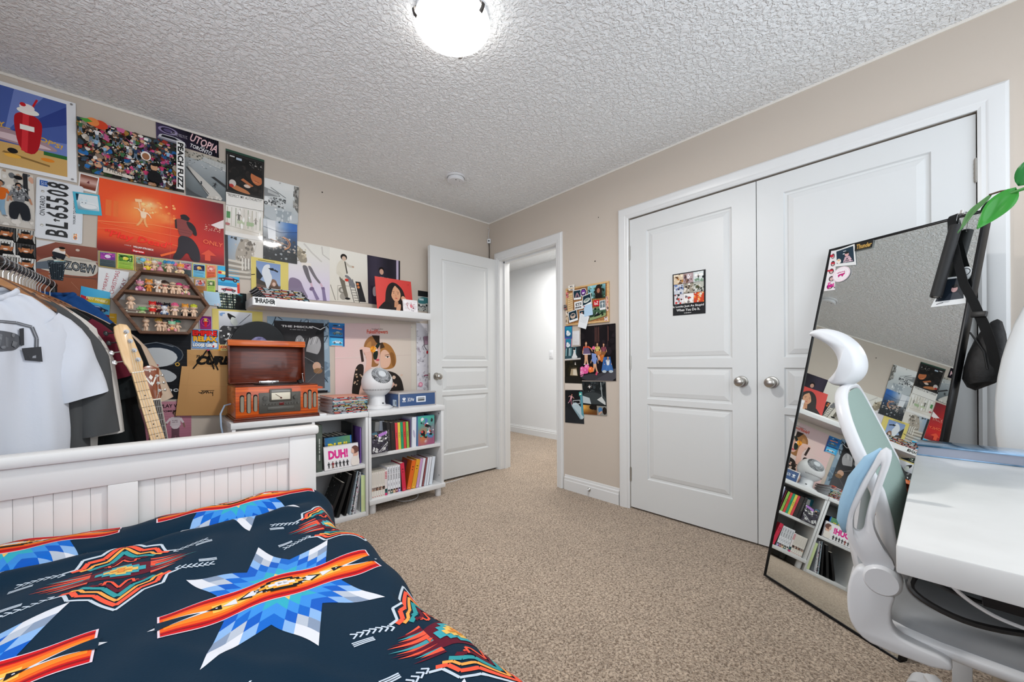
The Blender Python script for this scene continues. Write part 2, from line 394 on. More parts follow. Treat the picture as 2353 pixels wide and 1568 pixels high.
# wall marks
NAIL = mat('dark_nail', '#2a2522', .5, .5)
def nail(label, loc, rz, k=1):
    b = MB(); b.lathe([(0, 0), (.003*k, 0), (.0035*k, .002), (.002*k, .004), (0, .0045)], 8, Matrix.Rotation(PI/2, 4, 'X'))
    tag(b.build('nail', NAIL, loc=loc, rot=(0, 0, rz)), label, 'nail')
nail('small dark nail in the bare beige wall left of the smoke detector', (-1.573, 0, 2.289), 0, 1.4)
nail('small nail high in the beige wall above the cork board', (0, -1.307, 2.132), -PI/2, 1.1)
nail('dark screw hole plug in the beige wall just above the cork board', (0, -1.274, 1.807), -PI/2, 1.5)

# ceiling lamp
r = empty('ceiling_lamp', 'lit white glass dome ceiling lamp with dark metal clips', 'ceiling lamp', (-1.58, -1.705, H))
LAMPX = r
b = MB(); b.lathe([(0, 0), (.147, 0), (.150, -.024), (.146, -.030), (.10, -.030)], 48); b.build('lamp_base', PLW, r)
b = MB(); b.lathe([(.150, -.028), (.152, -.034)] + [(.152*math.cos(a)**1.0, -.034-.052*math.sin(a)) for a in [PI/2*i/10 for i in range(1, 10)]] + [(0, -.086)], 48)
b.build('glass_dome', mat('lit_opal_glass', '#ffffff', .3, emit=('#fffcf8', 9)), r)
dl = area('lamp_light', (-1.58, -1.705, H-.1), (-1.58, -1.705, 0), .2, .2, 24, (1, .97, .93)); dl.data.shape = 'DISK'; dl.parent = r; dl.location = (0, 0, -.1)
BRZ = mat('dark_bronze', '#4a4643', .4, .7)
for k in range(3):
    a = R(35+120*k+8); b = MB(); c_, s_ = math.cos(a), math.sin(a)
    M = Matrix.Rotation(a, 4, 'Z')
    b.tube([(.10, 0, -.018), (.15, 0, -.020), (.160, 0, -.030), (.155, 0, -.046), (.145, 0, -.056)], .007, 8, M=M, flat=(1.3, .5)); b.build('clip', BRZ, r)
# ================================================================== MATERIALS WITH GRAIN
def wood(name, c1, c2, scale=(3, 30, 30), rough=.4, coat=0):
    if name in _mats: return _mats[name]
    m = mat(name, c1, rough, coat=coat); N = m.node_tree; b = N.nodes['Principled BSDF']
    tc = N.nodes.new('ShaderNodeTexCoord'); mp = N.nodes.new('ShaderNodeMapping'); mp.inputs['Scale'].default_value = scale
    n = N.nodes.new('ShaderNodeTexNoise'); n.inputs['Scale'].default_value = 2.2; n.inputs['Detail'].default_value = 5; n.inputs['Distortion'].default_value = .6
    r = N.nodes.new('ShaderNodeValToRGB'); r.color_ramp.elements[0].position = .32; r.color_ramp.elements[1].position = .68
    r.color_ramp.elements[0].color = (*lin(c1), 1); r.color_ramp.elements[1].color = (*lin(c2), 1)
    N.links.new(tc.outputs['Object'], mp.inputs['Vector']); N.links.new(mp.outputs[0], n.inputs['Vector']); N.links.new(n.outputs['Fac'], r.inputs['Fac']); N.links.new(r.outputs['Color'], b.inputs['Base Color'])
    return m
CHERRY = wood('cherry_wood', '#a03a0e', '#d86016', (2, 6, 40), .3, .4)
CHERRYD = wood('dark_cherry_wood', '#4a1a0a', '#6e2a10', (3, 30, 30), .3, .3)
WALNUT = wood('brown_stained_wood', '#4a2d1c', '#7a5236', (4, 30, 30), .55)
MAPLE = wood('maple_wood', '#d6ac78', '#e6c79a', (30, 30, 3), .3, .3)
BIRCH = wood('birch_wood', '#c79c64', '#dcb986', (8, 40, 40), .5)

# ================================================================== BED
bed = empty('bed', 'white painted bed with a grooved plank footboard under the dark patterned quilt', 'bed', (-2.55, -1.0, 0))
FX0, FX1, FY = -3.20, -1.905, -1.0
def L(p): return (p[0]+2.55, p[1]+1.0, p[2])
def lb(mb, lo, hi, bev=.004): mb.box(L(lo), L(hi), bev)
w = MB(); lb(w, (FX0-.012, FY-.012, .69), (FX1+.012, FY+.062, .733), .012); w.build('top_rail_cap', LACQM, bed)
for x in (FX0, FX1-.115):
    w = MB(); lb(w, (x, FY, 0), (x+.115, FY+.05, .69), .004); w.build('bed_post', LACQM, bed)
w = MB(); lb(w, (FX0+.115, FY+.004, .59), (FX1-.115, FY+.046, .69), .003); lb(w, (FX0+.115, FY+.004, .20), (FX1-.115, FY+.046, .28), .003)
lb(w, (-2.607, FY+.004, .28), (-2.527, FY+.046, .59), .002); w.build('footboard_frame', LACQM, bed)
for x0, x1 in ((FX0+.115, -2.607), (-2.527, FX1-.115)):
    w = MB(); n = 11; pw = (x1-x0)/n
    for i in range(n): lb(w, (x0+i*pw, FY+.016, .26), (x0+(i+1)*pw, FY+.034,   .60), .003)
    w.build('plank_panel', LACQM, bed)
for x in (FX1-.10, FX0+.07):
    w = MB(); lb(w, (x, -2.95, .20), (x+.03, FY, .38)); w.build('side_rail', LACQM, bed)
for x in (FX1-.10, FX0+.05):
    w = MB(); lb(w, (x, -2.99, 0), (x+.05, -2.94, .40)); w.build('bed_leg', LACQM, bed)
mt = MB(); mt.box((-3.16, -2.95, .18), (-1.985, FY-.03, .40), .05, seg=3)
tag(mt.build('mattress', mat('white_ticking', '#dcdcdc', .9)), 'white mattress hidden in the bed under the dark quilt', 'mattress')

# ---- quilt: a draped sheet, S(u,v): u across (world x), v along (world -y), pattern laid on the cloth
QX0 = -3.18; QU = 1.56; QV = 2.0; QY = -1.016
ZT = .435
def quilt_pt(u, v):
    # across: flat from QX0 to edge, then a rolled edge and a near-vertical drop
    flat = 1.155; r = .085
    if u < flat: x = QX0+u; z = 0
    elif u < flat+r*PI/2: a = (u-flat)/r; x = QX0+flat+r*math.sin(a); z = -r*(1-math.cos(a))
    else: x = QX0+flat+r+(u-flat-r*PI/2)*.10; z = -r-(u-flat-r*PI/2)*.99
    edge = max(0, (u-1.0)/.3)
    # along: cushiony fold by the footboard
    y = QY-v; e = v
    zz = ZT + z
    top = max(0, min(1, (flat+.04-u)/.15))
    zz += .020*math.exp(-((e-.10)/.07)**2) - .028*math.exp(-((e-.225+.05*(u-.6))/.026)**2)*top + .016*math.exp(-((e-.30+.05*(u-.6))/.045)**2)*top
    zz += .010*math.sin(7*u+2.2*e)*math.sin(5.1*e+1.3)+.004*math.sin(19*u-4*e)+.003*math.sin(16*e+8*u)+.0032*math.sin(37*u+21*e)
    zz += .006*math.exp(-((u*.8-(e-.9)*.55-.55)/.02)**2)*max(0, min(1, (e-.85)*5))
    if u > flat: x += .018*math.sin(9*e+1)*min(1, edge)+.010*math.sin(21*e)*min(1, edge)+.045*math.exp(-((e-.12)/.16)**2)*min(1, edge)
    # crown: the middle of the bed is a little higher
    zz += .012*math.sin(PI*min(1, u/1.2))
    return x, y, zz
NU, NV = 130, 165
def grid_pt(i, j): return quilt_pt(QU*i/NU, QV*j/NV)
GRID = [[Vector(grid_pt(i, j)) for j in range(NV+1)] for i in range(NU+1)]
NRM = [[None]*(NV+1) for _ in range(NU+1)]
for i in range(NU+1):
    for j in range(NV+1):
        a = GRID[min(i+1, NU)][j]-GRID[max(i-1, 0)][j]; b_ = GRID[i][min(j+1, NV)]-GRID[i][max(j-1, 0)]
        n_ = b_.cross(a); NRM[i][j] = n_.normalized() if n_.z >= -.2 or True else n_
def bil(T, u, v):
    a = max(0, min(NU-1e-6, u/QU*NU)); b_ = max(0, min(NV-1e-6, v/QV*NV)); i, j = int(a), int(b_); s, t = a-i, b_-j
    return T[i][j]*(1-s)*(1-t)+T[i+1][j]*s*(1-t)+T[i][j+1]*(1-s)*t+T[i+1][j+1]*s*t
q = MB(); vs = [GRID[i][j] for i in range(NU+1) for j in range(NV+1)]; fs = []
for i in range(NU):
    for j in range(NV):
        a = i*(NV+1)+j; fs.append((a, a+1, a+NV+2, a+NV+1))
NAVY = '#062336'
q.add(vs, fs, NAVY)
def clip(poly, ax, val, keep_less):
    out = []
    for k in range(len(poly)):
        p, r_ = poly[k], poly[(k+1) % len(poly)]
        ip = p[ax] <= val if keep_less else p[ax] >= val; ir = r_[ax] <= val if keep_less else r_[ax] >= val
        if ip: out.append(p)
        if ip != ir:
            t = (val-p[ax])/(r_[ax]-p[ax]); out.append((p[0]+t*(r_[0]-p[0]), p[1]+t*(r_[1]-p[1])))
    return out
def drape(poly, c, layer):
    """poly (convex) in cloth coordinates -> small pieces lying on the cloth"""
    us = [p[0] for p in poly]; vs_ = [p[1] for p in poly]
    if max(us) < 0 or min(us) > QU or max(vs_) < 0 or min(vs_) > QV: return
    du, dv = QU/NU, QV/NV
    for i in range(max(0, int(min(us)/du)), min(NU-1, int(max(us)/du))+1):
        col = clip(clip(poly, 0, i*du, False), 0, (i+1)*du, True)
        if len(col) < 3: continue
        v0, v1 = min(p[1] for p in col), max(p[1] for p in col)
        for j in range(max(0, int(v0/dv)), min(NV-1, int(v1/dv))+1):
            pc = clip(clip(col, 1, j*dv, False), 1, (j+1)*dv, True)
            if len(pc) < 3: continue
            q.add([bil(GRID, *p)+bil(NRM, *p)*(.0009+.00035*layer) for p in pc], [tuple(range(len(pc)))], c)
def cell(cx, cy):
    return cx-QX0, QY-cy
# colours of the print
cW, cLG, cG, cBL, cB2, cTQ, cYL, cRD, cOR, cDR, cMR, cCR, cBK, cTN = '#cdd0d8', '#a9b2c0', '#7c8ca4', '#1160bc', '#3684d0', '#1f9aa6', '#e2b45c', '#c3121b', '#e0551a', '#8a1018', '#5a1226', '#e2543c', '#0b1018', '#d8863c'
SU, SV = .0350, .0425
def star(cx, cy):
    u0, v0 = cell(cx, cy)
    # eight-point star of diamonds: three rings of rhombi between each pair of directions
    dirs = [(math.cos(R(22.5+45*k)), math.sin(R(22.5+45*k))) for k in range(8)]
    for k in range(8):
        d1, d2 = dirs[k], dirs[(k+1) % 8]
        for a in range(4):
            for b_ in range(4):
                s_ = a+b_
                c = [cYL, cTQ, cB2, cBL, cG, cLG, cW][s_] if not (s_ in (4, 5) and (a == 0 or b_ == 0)) else (cB2 if s_ == 4 else cG)
                if s_ == 1: c = '#2f9fb4'
                if s_ == 3: c = cBL if (a+k) % 2 else '#0f55b4'
                if s_ == 4: c = '#7fa6d4' if a != b_ else cLG
                if s_ == 5: c = cW if (a+k) % 2 else cG
                pts = []
                for (p, r_) in ((a, b_), (a+1, b_), (a+1, b_+1), (a, b_+1)):
                    x = p*d1[0]+r_*d2[0]; y = p*d1[1]+r_*d2[1]; pts.append((u0+x*SU*1.0, v0+y*SV))
                drape(pts, c, 0)
    # red/orange band through the star, along u
    hl = .242
    def curve(u): return .010*math.sin(u*9)   # slight sway of the cloth print
    def strip(a, b_, v1, v2, c, lay, taper=0):
        n = 10
        for i in range(n):
            p, r_ = a+(b_-a)*i/n, a+(b_-a)*(i+1)/n
            drape([(u0+p, v0+v1), (u0+r_, v0+v1), (u0+r_, v0+v2), (u0+p, v0+v2)], c, lay)
    strip(-hl, hl, -.062, .062, '#d9c6d2', 2); 
    strip(-hl+.004, hl-.004, -.059, .059, cRD, 3)
    for s_ in (-1, 1): strip(-hl+.004, hl-.004, s_*.047-.003, s_*.047+.003, cDR, 4)
    strip(-hl+.004, hl-.004, -.039, .039, cOR, 4); strip(-hl+.010, hl-.010, -.028, .028, '#ea7c20', 5)
    strip(-hl*.60, hl*.60, -.017, .017, '#f4b452', 6)
    for s_ in (-1, 1):   # notched white/navy wedge at each end
        e = u0+s_*hl
        drape([(e+s_*.004, v0-.022), (e-s_*.075, v0), (e+s_*.004, v0+.022)], NAVY, 8)
        drape([(e-s_*.02, v0-.016), (e-s_*.105, v0), (e-s_*.02, v0+.016)], cW, 7)
        for k in range(5):   # running triangles
            t = .085+k*.030; h = .011+.004*k
            drape([(e-s_*t, v0), (e-s_*(t+.030), v0-h), (e-s_*(t+.030), v0+h)], cBK if k % 2 == 0 else cW, 9)
            if k % 2 == 0: drape([(e-s_*(t+.018), v0-.002), (e-s_*(t+.022), v0-.002), (e-s_*(t+.022), v0+.002), (e-s_*(t+.018), v0+.002)], cW, 10)
    # stepped black and white lozenge in the middle
    for (a, b_, c, l) in ((.060, .010, cBK, 10), (.045, .020, cBK, 10), (.030, .028, cBK, 10), (.050, .006, '#f29a2e', 11), (.036, .012, '#f6c060', 11), (.022, .018, '#f29a2e', 12), (.030, .006, cW, 13), (.014, .012, cW, 13)):
        drape([(u0-a, v0-b_), (u0+a, v0-b_), (u0+a, v0+b_), (u0-a, v0+b_)], c, l)
    for s_ in (-1, 1):
        drape([(u0+s_*.062, v0-.016), (u0+s_*.085, v0), (u0+s_*.062, v0+.016), (u0+s_*.05, v0)], cW, 10)
rq = random.Random(5)
def line(p0, p1, w_, c, l):
    dx, dy = p1[0]-p0[0], p1[1]-p0[1]; n = math.hypot(dx, dy) or 1; ox, oy = -dy/n*w_/2, dx/n*w_/2
    drape([(p0[0]+ox, p0[1]+oy), (p1[0]+ox, p1[1]+oy), (p1[0]-ox, p1[1]-oy), (p0[0]-ox, p0[1]-oy)], c, l)
def medallion(cx, cy):
    u0, v0 = cell(cx, cy)
    # flames left and right
    for s_ in (-1, 1):
        drape([(u0, v0-.055), (u0+s_*.095, v0-.032), (u0+s_*.10, v0+.032), (u0, v0+.055)], cMR, 0)
        for k in range(15):
            t = -.052+.104*k/14; b0 = .06; b1 = .165-abs(t)*.9+rq.uniform(-.02, .012)
            c = (cCR, cMR, '#3f8f98', cCR, cMR)[k % 5]
            drape([(u0+s_*b0, v0+t-.007), (u0+s_*b1, v0+t*.85), (u0+s_*b0, v0+t+.007)], c, 1+k % 2)
    # stepped cross in the centre
    for (a, b_, c, l) in ((.050, .014, '#3a98a4', 4), (.036, .028, '#3a98a4', 4), (.020, .042, '#3a98a4', 4), (.034, .009, cYL, 5), (.022, .020, cYL, 5), (.010, .030, cYL, 5), (.022, .004, cTN, 6), (.005, .017, cTN, 6)):
        drape([(u0-a, v0-b_), (u0+a, v0-b_), (u0+a, v0+b_), (u0-a, v0+b_)], c, l)
    for s_ in (-1, 1): drape([(u0+s_*.058, v0), (u0+s_*.070, v0-.008), (u0+s_*.070, v0+.008)], cCR, 6)
    # stepped chevrons above and below
    for s_ in (-1, 1):
        for k, (c, w_) in enumerate((('#b8c4d0', .007), (cCR, .011), ('#e59a4a', .008), ('#2f8d92', .012), (cMR, .010), (cCR, .006))):
            off = .235-.025*k; hw = .118-.0165*k
            pts = [(-hw, .085-.002*k), (-hw*.80, .085-.002*k+.012), (-hw*.72, off*.60), (-hw*.40, off*.66), (0, off), (hw*.40, off*.66), (hw*.72, off*.60), (hw*.80, .085-.002*k+.012), (hw, .085-.002*k)]
            for p, r_ in zip(pts, pts[1:]):
                line((u0+p[0], v0+s_*p[1]), (u0+r_[0], v0+s_*r_[1]), w_, c, 2 if k else 1)
        # arrow rows
        for t_ in (-1, 1):
            for k in range(7):
                a = u0+t_*(.112+.0125*k); y_ = v0+s_*(.075+.004*k*(.6 if t_ > 0 else .8)); l_ = .010
                for h_ in (-1, 1):
                    line((a, y_), (a+t_*.012, y_+h_*l_), .0042, '#b9c6d4', 1)
            a = u0+t_*.195; y_ = v0+s_*.062
            for h_ in (-1, 0, 1): line((a-t_*.03, y_-.004*s_+h_*.005), (a+t_*.012, y_+s_*.004+h_*.006), .0035, '#b9c6d4', 1)
SX, SY = -2.235, -1.865
for i in range(-2, 2):
    for j in range(-2, 2):
        star(SX+.577*i, SY+.787*j); medallion(SX+.262+.577*i, SY+.375+.787*j-.005)
QUILT = mat('plush_quilt', rough=.85, attr=True, sheen=.03, bump=(260, .25, .002), spec=.15)
qo = q.build('quilt', QUILT, smooth=3.2, recalc=False)
tag(qo, 'dark navy plush quilt with bright star and medallion print spread over the bed', 'quilt')

# ================================================================== BOOKCASES
TOPZ = .705
bk = empty('bookcase', 'low white two-shelf bookcase on round legs beside the open door', 'bookcase', (-1.11, -.22, 0))
def bx(parent, name, lo, hi, o, m=LACQ, bev=.002):
    w = MB(); w.box([a-b for a, b in zip(lo, o)], [a-b for a, b in zip(hi, o)], bev); return w.build(name, m, parent)
O = (-1.11, -.22, 0)
bx(bk, 'top_panel', (-1.408, -.425, .668), (-.805, -.02, TOPZ), O)
bx(bk, 'side_panel', (-1.408, -.42, .07), (-1.390, -.02, .668), O); bx(bk, 'side_panel', (-.835, -.42, .07), (-.812, -.02, .668), O)
bx(bk, 'bottom_panel', (-1.408, -.43, .066), (-.805, -.02, .098), O)
bx(bk, 'shelf_board', (-1.390, -.405, .385), (-.835, -.03, .410), O)
bx(bk, 'back_panel', (-1.390, -.030, .098), (-.835, -.022, .668), O)
for x in (-1.375, -.850):
    for y in (-.39, -.06):
        w = MB(); w.lathe([(0, 0), (.022, 0), (.024, .004), (.024, .066), (0, .066)], 20); w.build('leg', PLW, bk, (x-O[0], y-O[1], 0))
for z in (.64, .155):
    w = MB(); w.cyl((-.836-O[0], -.385-O[1], z), (-.8375-O[0], -.385-O[1], z), .006, n=10); w.build('screw_cap', PLG, bk)
bl = empty('bookcase', 'white bookcase standing on the floor between the bed footboard and the legged bookcase', 'bookcase', (-1.80, -.22, 0))
O = (-1.80, -.22, 0)
bx(bl, 'top_panel', (-2.175, -.425, .672), (-1.411, -.02, TOPZ), O)
for x in (-2.17, -1.765, -1.430): bx(bl, 'side_panel', (x, -.42, .0), (x+.018, -.02, .672), O)
for x0, x1 in ((-2.152, -1.765), (-1.747, -1.430)):
    bx(bl, 'shelf_board', (x0, -.41, .325), (x1, -.03, .350), O); bx(bl, 'bottom_panel', (x0, -.42, .0), (x1, -.03, .030), O)
bx(bl, 'back_panel', (-2.152, -.030, .03), (-1.430, -.022, .672), O)

# wall shelf
ws = empty('wall_shelf', 'long white floating shelf on the left wall above the record player', 'shelf', (-1.43, 0, 1.415))
w = MB(); w.box((-.615, -.25, -.026), (.610, -.002, .026), .003); w.build('shelf_board', LACQ, ws)

# ================================================================== HEXAGON SHELF
hx = empty('hexagon_shelf', 'brown stained wooden hexagon shelf on the left wall full of little dolls', 'shelf', (-2.44, 0, 1.379))
HC = [(-.205, 0), (-.100, .176), (.100, .178), (.206, .004), (.109, -.172), (-.100, -.177)]
k_in = .915; D = .092
HI = [(x*k_in, z*k_in) for x, z in HC]
for i in range(6):
    j = (i+1) % 6
    w = MB(); w.prism([HC[i], HC[j], HI[j], HI[i]], -D, -.001, 'y', bev=.0015); w.build('frame_board', WALNUT, hx)
SH1, SH2 = .058, -.066   # tops of the two inner shelves
for zt in (SH1, SH2):
    def xat(z, s):
        a, b_ = (HI[0], HI[1]) if s < 0 and z > 0 else ((HI[0], HI[5]) if s < 0 else ((HI[3], HI[2]) if z > 0 else (HI[3], HI[4])))
        t = (z-a[1])/(b_[1]-a[1]); return a[0]+t*(b_[0]-a[0])
    z0 = zt-.015
    w = MB(); w.prism([(xat(zt, -1), zt), (xat(zt, 1), zt), (xat(z0, 1), z0), (xat(z0, -1), z0)], -D+.002, -.002, 'y', bev=.001); w.build('inner_shelf', WALNUT, hx)

# ================================================================== TURNTABLE
tt = empty('record_player', 'cherry wood retro record player with its lid up and a radio dial front', 'record player', (-1.935, -.215, TOPZ))
w = MB(); w.box((-.225, -.190, 0), (.225, .165, .012), .004); w.box((-.220, -.184, .012), (.220, .162, .022), .004); w.build('plinth', CHERRYD, tt)
w = MB(); w.box((-.214, -.176, .022), (.214, .158, .196), .003); w.build('cabinet', CHERRY, tt)
w = MB(); w.box((-.212, -.174, .196), (.212, .156, .202), .001); w.build('top_deck', CHERRYD, tt)
MESHG = mat('speaker_mesh', '#8f8676', .6, .3, bump=(900, .6, .001)); RECESS = mat('dark_recess', '#0c0605', .8)
def slot(x, zc, h):
    n = 8; pts = [(.011*math.cos(PI*i/n), h/2-.011+.011*math.sin(PI*i/n)) for i in range(n+1)]+[(-.011*math.cos(PI*i/n), -h/2+.011-.011*math.sin(PI*i/n)) for i in range(n+1)]
    w = MB(); w.prism([(x+a, zc+b_) for a, b_ in pts], -.1768, -.1755, 'y'); g = w.build('speaker_slot', RECESS, tt)
    w = MB(); w.prism([(x+.001+a*.72, zc-.004+b_*.92) for a, b_ in pts], -.1776, -.1765, 'y'); w.build('grille_cloth', MESHG, g)
for x, zc, h in ((-.184, .103, .098), (-.152, .107, .122), (-.120, .103, .098), (.140, .105, .098), (.166, .107, .122), (.194, .105, .098)): slot(x, zc, h)
PEW = mat('pewter_panel', '#5c5a55', .42, .6)
w = MB(); w.box((-.104, -.182, .040), (.114, -.174, .160), .003); pf = w.build('control_panel', PEW, tt)
w = MB(); w.box((-.052, -.186, .105), (.066, -.176, .180), .006); pd = w.build('dial_housing', PEW, tt)
w = MB(); w.box((-.042, -.1875, .116), (.056, -.184, .158), .003); w.build('dial_face', mat('ivory_dial', '#d8d2c0', .4), pd)
w = MB(); w.box((-.042, -.1875, .160), (.056, -.184, .172), .001); w.build('dial_glass', mat('dark_glass', '#8b8a86', .15), pd)
w = MB(); w.tube([(-.022, -.1885, .150), (.007, -.1885, .129)], .0012, 6); w.cyl((.007, -.1875, .127), (.007, -.1905, .127), .005); w.build('dial_needle', mat('red_brown_needle', '#5a2a20', .4), pd)
for x in (-.074, .085):
    w = MB(); w.cyl((x, -.182, .128), (x, -.196, .128), .0125, n=18); w.cyl((x, -.196, .128), (x, -.199, .128), .009, n=18); w.build('tuning_knob', PLG if False else PEW, tt)
for i, x in enumerate((-.082, -.066, -.049, -.033, -.017, .038, .052, .067, .082, .099)):
    w = MB(); w.cyl((x, -.182, .092), (x, -.188, .092), .0055, n=12); w.build('push_button', PEW, tt)
w = MB(); w.box((-.002, -.1835, .084), (.024, -.180, .100), .001); w.build('red_display', mat('red_display', '#5c0a0a', .2), tt)
w = MB(); w.box((-.060, -.184, .054), (.078, -.181, .076), .002); w.build('cassette_door', PEW, tt)
w = MB(); w.cyl((.01, -.05, .202), (.01, -.05, .209), .118, n=40); w.build('platter', BLACK, tt)
w = MB(); w.box((-.06, .07, .202), (.05, .10, .222), .004); w.build('cue_box', STEEL, tt)
w = MB(); w.cyl((.165, .04, .202), (.165, .04, .222), .018, n=18); w.tube([(.165, .06, .226), (.165, 0, .228), (.15, -.07, .224), (.13, -.11, .216)], .0035, 8); w.box((.120, -.128, .206), (.138, -.104, .216), .002); w.build('tone_arm', BLACK, tt)
w = MB(); w.cyl((-.01, -.05, .209), (-.01, -.05, .222), .003); w.build('spindle', STEEL, tt)
# lid, hinged at the back edge, leaning back a little past upright
lid = MB(); LWd = .428; LH = .270
def lidp(x, s, d):  # s along the lid from the hinge, d depth forward of its outer face
    a = R(6); return (x, .150+math.sin(a)*-s*0+.006-d*math.cos(a)*1.0+s*math.sin(a)*0.0-.0, .202+s*math.cos(a)+d*math.sin(a))
def lidbox(x0, x1, s0, s1, d0, d1, bev=.003):
    M = Matrix.Translation((0, .156, .204)) @ Matrix.Rotation(R(-2), 4, 'X')
    lid.box((x0, -d1, s0), (x1, -d0, s1), bev, M=M)
lidbox(-.214, .214, 0, LH, 0, .008); lidbox(-.214, -.204, 0, LH, 0, .050); lidbox(.204, .214, 0, LH, 0, .050); lidbox(-.214, .214, 0, .008, 0, .05)
lid.build('lid', CHERRYD, tt)
lid = MB(); lidbox(-.216, .216, LH-.006, LH+.004, 0, .052, .002); lidbox(-.216, .216, LH-.034, LH+.004, .050, .056, .002); lid.build('lid_front_edge', wood('bright_cherry_wood', '#b5480f', '#e0711f', (2, 6, 40), .3, .4), tt)
w = MB(); w.tube([(.198, .09, .205), (.198, .116, .262)], .0025, 6); w.cyl((.195, .116, .262), (.203, .116, .262), .004); w.build('lid_stay', STEEL, tt)
# power cable
w = MB(); w.tube([(-2.155, -.25, .80), (-2.185, -.27, .795), (-2.205, -.28, .75), (-2.203, -.28, .68), (-2.19, -.28, .60), (-2.19, -.28, .3)], .0045, 8)
tag(w.build('power_cable', mat('pale_blue_cable', '#a9bfd8', .5)), 'pale cable looping down behind the left side of the record player', 'cable')
# black vinyl standing behind the lid
rec = empty('vinyl_record', 'black vinyl record with a purple centre label standing behind the record player lid', 'record', (-1.975, -.030, 1.163), rot=(R(4), 0, 0))
w = MB(); M = Matrix.Rotation(PI/2, 4, 'X')
w.lathe([(0, -.001), (.05, -.001)] + [(.05+.0965*i/48, .0008+(.0004 if i % 2 else 0)) for i in range(49)] + [(.150, .0008), (.150, -.001), (0, -.001)], 72, M); w.build('disc', mat('black_vinyl', '#060607', .3, spec=.3), rec)
w = MB(); w.cyl((0, -.0005, 0), (0, -.0022, 0), .05, n=40); w.build('centre_label', mat('purple_label', '#5b5a86', .5, noise=(40, '#8b8ab4', 2, .4, .6)), rec)

# ================================================================== FAN
fan = empty('desk_fan', 'white globe shaped desk fan standing on the legged bookcase', 'fan', (-1.275, -.25, TOPZ))
w = MB(); w.lathe([(0, 0), (.106, 0), (.110, .004), (.110, .010), (.098, .016), (.094, .022), (.06, .028), (0, .028)], 40); w.build('round_base', PLW, fan)
w = MB(); w.lathe([(0, .026), (.062, .026), (.056, .045), (.054, .10), (0, .11)], 32); nk = w.build('neck', PLW, fan)
w = MB(); w.box((.012, -.0575, .036), (.026, -.052, .044), .001); w.build('port', BLACK, nk)
axis = Vector((.03, -.78, .62)).normalized(); Q = axis.to_track_quat('Z', 'Y').to_matrix().to_4x4(); FC = Matrix.Translation((0, 0, .19)) @ Q
w = MB(); r = .110; a0 = R(40)
w.lathe([(r*math.sin(a), r*math.cos(a)) for a in [a0+(PI-a0-.5)*i/26 for i in range(27)]] + [(.04, -.088), (0, -.088)], 48, FC); w.build('globe_shell', PLW, fan)
w = MB(); w.lathe([(0, .045), (r*math.sin(a0)-.002, .045), (r*math.sin(a0)-.001, r*math.cos(a0))], 40, FC); w.build('fan_cavity', mat('dark_fan_cavity', '#2c2f33', .7), fan)
w = MB()
for k in range(26):
    pts = []
    for i in range(9):
        t = i/8; rr = .026+(.070-.026)*t; a = 2*PI*k/26+1.15*t
        pts.append((rr*math.cos(a), rr*math.sin(a), math.sqrt(max(0, r*r-rr*rr))-.0015))
    w.tube(pts, .0014, 5, M=FC)
for rr in (.046,): w.tube([(rr*math.cos(2*PI*i/40), rr*math.sin(2*PI*i/40), math.sqrt(r*r-rr*rr)-.0015) for i in range(40)], .0012, 5, M=FC, closed=True)
w.lathe([(0, .1095), (.014, .1087), (.027, .1062), (.027, .102), (0, .102)], 28, FC); w.build('spiral_grille', mat('grey_white_plastic', '#c6cbd0', .35), fan)
w = MB()
for k in range(5):
    M = FC @ Matrix.Rotation(2*PI*k/5, 4, 'Z'); w.add([(.015, -.01, .058), (.062, -.028, .052), (.064, .02, .066), (.015, .012, .064)], [(0, 1, 2, 3)], M=M)
w.build('fan_blade', PLG, fan)
w = MB()
for k in range(26):
    az = R(150+6.4*k)  # row of slots low on the shell
    el = R(-27); p = Vector((math.cos(az)*math.cos(el), math.sin(az)*math.cos(el), math.sin(el)))
    w.box((-.0016, -.006, -.0006), (.0016, .006, .0006), M=Matrix.Translation(p*.1098+Vector((0, 0, .19))) @ p.to_track_quat('Z', 'Y').to_matrix().to_4x4())
w.build('vent_slot', BLACK, fan)
# ================================================================== LEANING MIRROR
BLm, BRm, TLm = Vector((-.3455, -2.4697, .0112)), Vector((-.6148, -2.9439, -.0020)), Vector((-.0594, -2.6914, 1.5754))
mX = (BRm-BLm).normalized(); mZ = (TLm-BLm); mZ = (mZ-mX*mZ.dot(mX)).normalized(); mY = mZ.cross(mX)
MM = Matrix(((mX.x, mY.x, mZ.x, BLm.x), (mX.y, mY.y, mZ.y, BLm.y), (mX.z, mY.z, mZ.z, BLm.z), (0, 0, 0, 1)))
MW, MH = .5456, 1.6055
mir = empty('floor_mirror', 'tall black framed mirror leaning against the white closet doors', 'mirror'); mir.matrix_world = MM
def on_mirror(o, x=0, y=0, z=0, spin=0): o.matrix_world = MM @ Matrix.Translation((x, y, z)) @ Matrix.Rotation(spin, 4, 'Y'); return o
FRM = mat('black_mirror_frame', '#1d1e20', .35, .6)
for lo, hi in (((0, 0, 0), (MW, .032, .009)), ((0, 0, MH-.009), (MW, .032, MH)), ((0, 0, .009), (.009, .032, MH-.009)), ((MW-.009, 0, .009), (MW, .032, MH-.009))):
    w = MB(); w.box(lo, hi, .001); w.build('frame_bar', FRM, mir)
w = MB(); w.box((.009, .004, .009), (MW-.009, .010, MH-.009)); w.build('mirror_glass', mat('mirror_glass', '#e6ebe9', .0, 1), mir, smooth=0)
w = MB(); w.box((.009, .012, .009), (MW-.009, .016, MH-.009)); w.build('backing_board', BLACK, mir, smooth=0)

